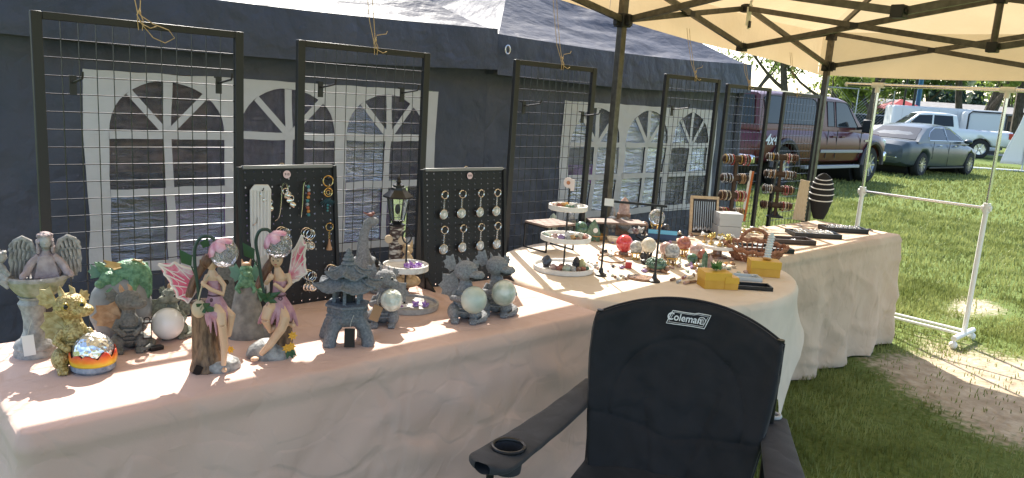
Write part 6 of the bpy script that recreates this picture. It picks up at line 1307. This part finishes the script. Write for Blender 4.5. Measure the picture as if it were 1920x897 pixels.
text_part('4x4',.3,M('decal_white',(.75,.75,.75),.5),t,(-2.62,-.99,.98),(PI/2,0,0),'decal_lettering',ext=.002,shear=.3); MB().box((-1.6,0,1.99),(2.6,.05,.03)).box((-1.6,.5,1.99),(2.6,.05,.03)).build('roof_rack',chromem,t)
MB().box((1.7,-.972,1.0),(.32,.012,.035)).build('badge',M('badge_silver',(.6,.6,.6),.3,1),t)
# blue grey sedan
W1=Pz(1719,331,0); sed=paint('blue_grey_paint',(.055,.07,.08)); a=math.radians(-4); d=Vector((math.cos(a),math.sin(a))); nrm=Vector((-d.y,d.x)); ctr=Vector((W1.x,W1.y))+d*1.6+nrm*.8
st=[(-2.68,.45,.72,.62),(-2.62,.36,.86,.78),(-2.4,.28,.97,.86),(-1.6,.24,1.0,.91),(-.4,.22,.98,.92),(.6,.22,.97,.92),(1.5,.24,.9,.9),(2.1,.28,.8,.84),(2.42,.34,.68,.7),(2.5,.42,.6,.55)]
t,hy=vehicle('sedan_car','blue grey rounded sedan parked on the grass','%s'%'x' and (ctr.x,ctr.y,0),a,st,(-1.6,1.6),dict(belt=.96,roof=1.45,prof=[(-1.95,.97),(-1.6,1.16),(-1.15,1.36),(-.7,1.44),(-.1,1.46),(.35,1.42),(.75,1.25),(1.3,.96)],win=[[(-1.2,1.02),(-.12,1.02),(-.12,1.37),(-.7,1.36),(-1.05,1.24),(-1.22,1.1)],[(-.02,1.02),(.98,1.02),(.62,1.22),(.36,1.34),(-.02,1.37)]],rear=((-1.95,.97),(-1.15,1.36)),front=((1.3,.96),(.35,1.42)),seal=chromem),sed,.92,.62,'car',12,.34,1.14)
for s in(-1,1): MB().ell((-2.42,s*.66,.74),(.2,.16,.11)).build('tail_light',tail_m,t); MB().ell((2.3,s*.56,.62),(.16,.12,.09)).build('head_light',head_m,t); MB().ell((.95,s*1.0,1.02),(.09,.12,.07)).build('wing_mirror',sed,t)
sidebox(t,'door_handle',chromem,-.75,-.6,.86,.89,.925,.02); sidebox(t,'door_handle',chromem,.25,.4,.86,.89,.925,.02); sidebox(t,'door_seam',trimb,-.07,-.06,.3,.98,.915,.01,bev=0); sidebox(t,'door_seam',trimb,-1.1,-1.09,.5,.98,.912,.01,bev=0); sidebox(t,'sill_trim',trimb,-1.15,1.15,.22,.27,.9,.03); MB().box((-2.64,0,.52),(.08,1.3,.05)).build('rear_bumper_strip',chromem,t,bevel=.02); MB().box((-2.62,0,.72),(.04,.5,.11)).build('licence_plate',amber_m,t)
# white pickup
wh=paint('white_paint',(.66,.67,.68)); c=Gd(1757,37); R2=Vector((r_.x,r_.y)).normalized(); a=math.atan2(-R2.y,-R2.x)-math.radians(14)
st=[(-3.05,.6,1.28,.9),(-2.9,.55,1.3,.96),(-1.5,.52,1.3,.98),(0,.5,1.3,.98),(1.4,.5,1.3,.98),(2.1,.52,1.26,.96),(2.75,.56,1.16,.92),(2.95,.62,1.05,.86)]
t,hy=vehicle('pickup_truck','white crew-cab pickup with an open bed behind the sedan',(c.x,c.y,0),a,st,(-1.75,2.0),dict(belt=1.28,roof=1.95,prof=[(-.75,1.28),(-.62,1.9),(-.3,1.97),(.7,1.98),(1.0,1.93),(1.75,1.29)],win=[[(-.5,1.38),(.35,1.38),(.35,1.84),(-.42,1.84)],[(.45,1.38),(1.45,1.38),(1.0,1.8),(.45,1.84)]],rear=((-.75,1.28),(-.62,1.9)),front=((1.75,1.29),(1.0,1.93))),wh,.98,.76,'truck',6,.42,1.2,bed=(-2.9,-.85,.9))
sidebox(t,'tail_light',tail_m,-3.04,-2.86,.95,1.22,.93,.1); sidebox(t,'door_handle',wh,.1,.28,1.12,1.16,.985,.03); sidebox(t,'door_handle',wh,.6,.78,1.12,1.16,.985,.03); MB().box((-3.1,0,.62),(.14,1.9,.2)).build('rear_bumper',chromem,t,bevel=.04); sidebox(t,'door_seam',trimb,.39,.405,.6,1.28,.972,.012,bev=0); sidebox(t,'door_seam',trimb,1.5,1.515,.6,1.28,.972,.012,bev=0)
for s in(-1,1): MB().box((1.35,s*1.15,1.42),(.1,.2,.26)).bar((1.38,s*.95,1.33),(1.36,s*1.08,1.38),.06).build('wing_mirror',trimb,t,bevel=.02)
MB().box((2.95,0,.64),(.14,1.8,.24)).build('front_bumper',chromem,t,bevel=.04); sidebox(t,'head_light',head_m,2.72,2.92,.9,1.08,.78,.2,bev=.03)
# white enclosed trailer behind
c=Gd(1765,43); t=thing('cargo_trailer','white enclosed trailer behind the white pickup','trailer',(c.x,c.y,0),a)
MB().box((0,0,1.45),(5.6,2.0,1.75)).build('box',M('trailer_white',(.6,.61,.62),.45),t,bevel=.12)
for k in range(6): MB().box((-2.3+.92*k,1.003,1.45),(.03,.012,1.5)).build('rib',M('trailer_rib',(.5,.5,.51),.4),t)
MB().box((-2.805,0,1.4),(.02,1.6,1.4)).build('rear_door',M('trailer_door',(.55,.56,.57),.4),t)
for x in(-.5,.4): wheel(t,x,1.0,.33,.2,6,1); wheel(t,x,-1.0,.33,.2,6,-1)
c=Gd(1842,41); t=thing('utility_box','tall pale utility box with a dark rim behind the pickup bed','box',(c.x,c.y,0),a); MB().box((0,0,1.2),(1.9,1.2,2.0)).build('box',MATS['trailer_white'],t,bevel=.15); MB().tube([(-.9,.62,.3),(-.9,.62,2.05),(-.75,.62,2.2),(.75,.62,2.2),(.9,.62,2.05),(.9,.62,.3)],.04,6).build('rim',trimb,t); MB().box((0,0,.1),(1.6,1.0,.2)).build('base',trimb,t)
# dark suv far behind the maroon truck
c=Gd(1600,48); st=[(-2.3,.4,.95,.85),(-2.2,.3,1.05,.9),(0,.28,1.06,.93),(1.3,.3,1.02,.92),(2.1,.34,.9,.86),(2.3,.42,.75,.75)]
t,hy=vehicle('parked_suv','dark sport utility vehicle glimpsed between the truck and the white pickup',(c.x,c.y,0),a+.4,st,(-1.4,1.4),dict(belt=1.04,roof=1.7,prof=[(-2.25,1.05),(-2.1,1.6),(-1.7,1.72),(.1,1.72),(.5,1.66),(1.3,1.05)],win=[[(-1.9,1.12),(-.9,1.12),(-.9,1.6),(-1.8,1.6)],[(-.8,1.12),(.0,1.12),(.0,1.6),(-.8,1.6)],[(.1,1.12),(1.0,1.12),(.5,1.58),(.1,1.6)]],rear=((-2.25,1.05),(-2.1,1.6)),front=((1.3,1.05),(.5,1.66))),paint('charcoal_paint',(.03,.033,.04)),.93,.7,'car',6,.36)
# ---------------------------------------------------------------- path, poles, buildings
FH=Vector((FWD.x,FWD.y,0)).normalized(); RH=Vector((r_.x,r_.y,0)).normalized()
c=FH*41.5; m=MB()
m.add([c+RH*-8-FH*1.1+Vector((0,0,.012)),c+RH*60-FH*1.1+Vector((0,0,.012)),c+RH*60+FH*1.6+Vector((0,0,.012)),c+RH*-8+FH*1.6+Vector((0,0,.012))],[(0,1,2,3)])
struct(m.build('path',M('concrete_path',(.42,.4,.36),.9,col2=(.5,.48,.44),vscale=2,bump=.3,bscale=20),smooth=False))
c=FH*66; m=MB(); m.add([c+RH*-30+Vector((0,0,.014)),c+RH*120+Vector((0,0,.014)),c+RH*120+FH*7+Vector((0,0,.014)),c+RH*-30+FH*7+Vector((0,0,.014))],[(0,1,2,3)])
struct(m.build('road',M('asphalt_road',(.05,.05,.052),.9,col2=(.07,.07,.07),vscale=3),smooth=False))
def pole(lab,px,dp,h_,r,mat,arm=0):
    p=Gd(px,dp); t=thing('tall_pole',lab,'pole',p); MB().cyl((0,0,0),(0,0,h_),r,r*.75,n=10).build('shaft',mat,t); MB().lathe([(r*2,0),(r*2,.05),(r*1.1,.2)],n=10).build('base',mat,t)
    if arm: MB().bar((0,0,h_-.1),RH*arm+Vector((0,0,h_+.1)),.1).build('arm',mat,t); MB().box(RH*arm+Vector((0,0,h_+.08)),(.5,.25,.12)).build('lamp_head',mat,t)
bl=M('blue_paint_pole',(.03,.16,.34),.5); dkp=M('dark_metal_pole',(.03,.03,.03),.5)
pole('bright blue pole rising behind the grey tent roof',1289,16,3.75,.09,bl); pole('blue pole among the trees above the white trailer',1716,60,6,.2,bl); pole('blue pole right of the utility box',1858,58,3.2,.16,bl)
pole('thin dark lamp pole behind the clothes rack rail',1708,52,9,.09,dkp,1.2); pole('thin dark pole left of the round park tree',1596,50,7,.08,dkp); pole('thin dark pole behind the white trailer',1690,56,7,.08,dkp)
# pavilion with brown posts, low brick building and red awning
def building(name,lab,px,dp,w_,d_,h_,wallm,roofm,wins,over=.6,pitch=.7):
    p=Gd(px,dp); t=thing(name,lab,'building',p,math.atan2(RH.y,RH.x)); MB().box((0,d_/2,h_/2),(w_,d_,h_)).build('wall',wallm,t)
    MB().prism([(-over,h_+.004),(d_+over,h_+.004),(d_+over,h_+.18),(d_/2,h_+.18+pitch),(-over,h_+.18)],-w_/2-over,w_/2+over,'YZ').build('roof',roofm,t,smooth=False)
    for (x,wx,z0,z1) in wins: k=MB().box((x,-.03,(z0+z1)/2),(wx,.06,z1-z0)).build('window',carglass,t); MB().ring((x,-.07,(z0+z1)/2),.5,.05,4,4,'Y',sx=wx*1.41,sy=(z1-z0)*1.41,Mx=None).build('frame',M('building_trim',(.3,.26,.2),.7),k) if False else MB().box((x,-.04,z0-.06),(wx+.2,.12,.1)).build('sill',M('building_trim',(.3,.26,.2),.7),k)
    return t
bw_=M('brown_brick_wall',(.16,.11,.08),.9,col2=(.24,.17,.12),vscale=6); rf_=M('grey_shingle_roof',(.16,.15,.14),.9,col2=(.22,.21,.2),vscale=3)
building('park_building','long brown park building behind the white pickup',1690,78,26,8,2.7,bw_,rf_,[(-10+2.6*i,1.4,.9,2.1) for i in range(9)])
building('park_building','brown low building right of the leaning tree',1880,72,16,8,2.5,bw_,rf_,[(-6.4+2.5*i,1.3,.8,2.0) for i in range(6)])
p=Gd(1684,60); t=thing('red_awning','small red peaked awning on posts in front of the park building','awning',p,math.atan2(RH.y,RH.x)); MB().add([(-1.7,-1.5,2.3),(1.7,-1.5,2.3),(1.7,1.5,2.3),(-1.7,1.5,2.3),(0,0,3.1)],[(0,1,4),(1,2,4),(2,3,4),(3,0,4),(0,3,2,1)]).build('roof',M('red_canvas',(.35,.03,.03),.7),t,smooth=False)
for x in(-1.6,1.6):
    for y in(-1.4,1.4): MB().cyl((x,y,0),(x,y,2.3),.05,n=8).build('post',dkp,t)
p=Gd(1603,47); t=thing('net_backstop','pale chain-link backstop leaning behind the maroon truck','backstop',p,math.atan2(RH.y,RH.x)); wm=M('galvanised_wire',(.45,.47,.48),.5,.6)
for a_,b_ in(((-2.2,0,0),(-2.2,0,3.2)),((2.2,0,0),(2.2,0,3.2)),((-2.2,0,3.2),(2.2,0,3.2)),((0,0,0),(0,0,3.2)),((-2.2,0,.1),(2.2,0,.1))): MB().cyl(a_,b_,.035,n=6).build('frame_pipe',wm,t)
m=MB()
for k in range(22):
    x=-2.2+.2*k
    for s in(1,-1):
        z1=min(3.2,3.2); x1=x+s*3.2; 
        if x1>2.2: z1=2.2-x; x1=2.2
        if x1<-2.2: z1=x+2.2; x1=-2.2
        if z1>.1: m.cyl((x,0,0),(x1,.0,z1),.012,n=3)
k=m.build('wire_mesh',wm,t); k['kind']='stuff'
p=Gd(1908,27); t=thing('banner_panel','tall white fabric panel on a foot at the right edge of the lawn','banner',p,math.atan2(RH.y,RH.x)); MB().grid(lambda u,v:(lerp(-.4+.55*v,.45,u),.03*math.sin(v*6),.25+1.75*v),6,12).build('fabric',M('white_banner',(.7,.7,.7),.7,transl=.2),t,solid=.01); MB().cyl((.42,0,0),(.46,0,2.05),.025,n=8).build('pole',wm,t); MB().box((0,0,.03),(3.0,.5,.05)).build('foot',wm,t)
# ---------------------------------------------------------------- trees
bark=M('tree_bark',(.05,.04,.03),.95,col2=(.11,.09,.07),vscale=14,bump=1,bscale=20,stretch=(1,1,.3))
def leafm(n,c,c2): return M(n,c,.55,col2=c2,vscale=1.1,vdet=3,transl=.55,spec=.3)
lv1=leafm('spring_leaf',(.12,.18,.03),(.24,.31,.07)); lv2=leafm('deep_leaf',(.075,.12,.03),(.15,.21,.055)); lv3=leafm('olive_leaf',(.13,.16,.05),(.24,.27,.1))
def leaves(rg,cent,rad,n,sz):
    k=rg.integers(0,len(cent),n); u=rg.normal(size=(n,3)); u/=np.linalg.norm(u,axis=1)[:,None]; P=cent[k]+u*rad[k][:,None]*(rg.random(n)**.45)[:,None]*np.array([1,1,.7])
    a=rg.normal(size=(n,3)); a/=np.linalg.norm(a,axis=1)[:,None]; b=np.cross(a,rg.normal(size=(n,3))); b/=np.linalg.norm(b,axis=1)[:,None]
    s=(sz*(.6+.8*rg.random(n)))[:,None]; V=np.stack([P-a*s,P+b*s*.55,P+a*s,P-b*s*.55],1).reshape(-1,3); return V
def tree(name,lab,px,dp,h_,cr,trunk_r,lean,mat,seed,n=4200,sz=.16,base=.3,spread=1.0,loc=None):
    rg=np.random.default_rng(seed); r=random.Random(seed); p=loc or Gd(px,dp); t=thing(name,lab,'tree',p,0,'park trees'); m=MB(); tips=[]
    def limb(a,d,L,rr,lev):
        pts=[a]; q=a.copy(); dd=d.normalized(); k=5
        for i in range(k): dd=(dd+Vector((r.uniform(-.18,.18),r.uniform(-.18,.18),.06+.05*lev))).normalized(); q=q+dd*L/k; pts.append(q.copy())
        m.tube(pts,[lerp(rr,rr*.45,i/k) for i in range(k+1)],7 if lev<2 else 5,cap=False)
        if lev>=2: tips.extend([pts[3],pts[-1]]); return
        nb=5 if lev==0 else 4
        for i in range(nb):
            f=r.uniform(.45,1.0) if lev else lerp(base,1,i/(nb-1)); j=min(k-1,int(f*k)); o=pts[j].lerp(pts[j+1],f*k-j); az_=r.uniform(0,2*PI)+i*2.4; e=r.uniform(.25,.8)
            limb(o,Vector((math.cos(az_)*spread,math.sin(az_)*spread,e)),L*r.uniform(.45,.65) if lev==0 else L*r.uniform(.5,.75),rr*.5*(1-.3*f),lev+1)
    limb(Vector((0,0,-.05)),Vector((RH*lean).to_tuple())+Vector((0,0,1)),h_*.68,trunk_r,0)
    m.build('trunk',bark,t)
    cent=np.array([tuple(v) for v in tips]); rad=np.full(len(cent),cr)*(.7+.6*rg.random(len(cent))); V=leaves(rg,cent,rad,n,sz)
    me=bpy.data.meshes.new('crown'); me.from_pydata(V.tolist(),[],[(4*i,4*i+1,4*i+2,4*i+3) for i in range(n)]); me.materials.append(mat); o=bpy.data.objects.new('crown',me); COL.objects.link(o); o.parent=t; return t
tree('park_tree','round leafy tree with a forked trunk behind the maroon truck',1632,46,9.5,1.25,.3,.02,lv1,11,5200,.17,.28,1.1)
tree('park_tree','large tree leaning right above the utility box',1838,44,12,1.6,.42,.22,lv1,12,4800,.17,.3,1.2)
tree('park_tree','upright dark trunk tree left of the leaning tree',1803,50,12,1.3,.26,.0,lv2,13,4200,.17,.45,.8)
tree('park_tree','loose tree above the maroon truck roof',1478,52,13,1.5,.3,.03,lv3,14,2600,.15,.35,1.0)
tree('park_tree','sparse tree just right of the grey tent peak',1395,80,12,1.6,.28,-.02,lv3,15,2000,.15,.35,1.0)
tree('park_tree','leafy tree behind the far canopy leg',1560,58,12,1.7,.3,.0,lv2,16,3600,.18,.3,1.0)
tree('park_tree','broad tree behind the far right rack post',1912,50,11,1.6,.36,-.05,lv2,17,5200,.17,.3,1.1)
tree('park_tree','bright green young tree behind the dark vehicle',1590,62,5.5,1.3,.16,.0,leafm('lime_leaf',(.14,.2,.02),(.24,.3,.05)),18,3200,.16,.2,1.0)
tree('park_tree','leafy tree behind the park building roof',1740,92,12,2.0,.3,.0,lv2,19,4200,.26,.3,1.0)
tree('park_tree','second leafy tree behind the park building',1660,96,12,2.0,.3,.0,lv3,20,4200,.26,.3,1.0)
tree('park_tree','tree at the far right beyond the low building',1890,88,13,2.2,.3,.0,lv1,21,4200,.26,.3,1.0)
# dark conifers far off
def conifer(lab,px,dp,h_,seed):
    rg=np.random.default_rng(seed); p=Gd(px,dp); t=thing('conifer_tree',lab,'tree',p,0,'distant conifers'); MB().cyl((0,0,-.1),(0,0,h_*.97),.3,.04,n=7).build('trunk',bark,t); n=2600
    z=rg.random(n)**1.3; a=rg.random(n)*2*PI; rr=h_*.2*(1-z)*(.4+.6*rg.random(n))*(.75+.25*np.sin(z*60)); P=np.stack([rr*np.cos(a),rr*np.sin(a),h_*(.06+.94*z)-rr*.3],1); k=np.array([1.]); V=leaves(rg,P,np.full(n,.2),n,.42)
    me=bpy.data.meshes.new('crown'); me.from_pydata(V.tolist(),[],[(4*i,4*i+1,4*i+2,4*i+3) for i in range(n)]); me.materials.append(M('blue_conifer',(.03,.055,.04),.7,col2=(.06,.09,.06),vscale=1)); o=bpy.data.objects.new('crown',me); COL.objects.link(o); o.parent=t
conifer('tallest distant conifer above the white trailer',1770,150,15,1); conifer('distant conifer left of the tallest one',1745,155,12,2); conifer('distant conifer right of the tallest one',1792,160,12.5,3); conifer('distant conifer over the long park building',1712,150,11,4); conifer('distant conifer farthest right',1826,150,12,5)
# far wood
rg=np.random.default_rng(3); n=15000; u=rg.random(n)*420-160; dd=170+rg.random(n)*40; hh=9*(.75+.35*np.sin(u*.07)+.25*np.sin(u*.19+1)); z=rg.random(n)**.8*hh
P=np.stack([FH.x*dd+RH.x*u,FH.y*dd+RH.y*u,z],1); V=leaves(rg,P,np.full(n,1.5),n,.95)
me=bpy.data.meshes.new('far_wood'); me.from_pydata(V.tolist(),[],[(4*i,4*i+1,4*i+2,4*i+3) for i in range(n)]); me.materials.append(M('far_wood_leaf',(.09,.12,.08),.7,col2=(.14,.17,.11),vscale=.08,transl=.3)); o=bpy.data.objects.new('far_wood',me); COL.objects.link(o); o['kind']='stuff'; tag(o,'distant belt of trees along the horizon','woodland')
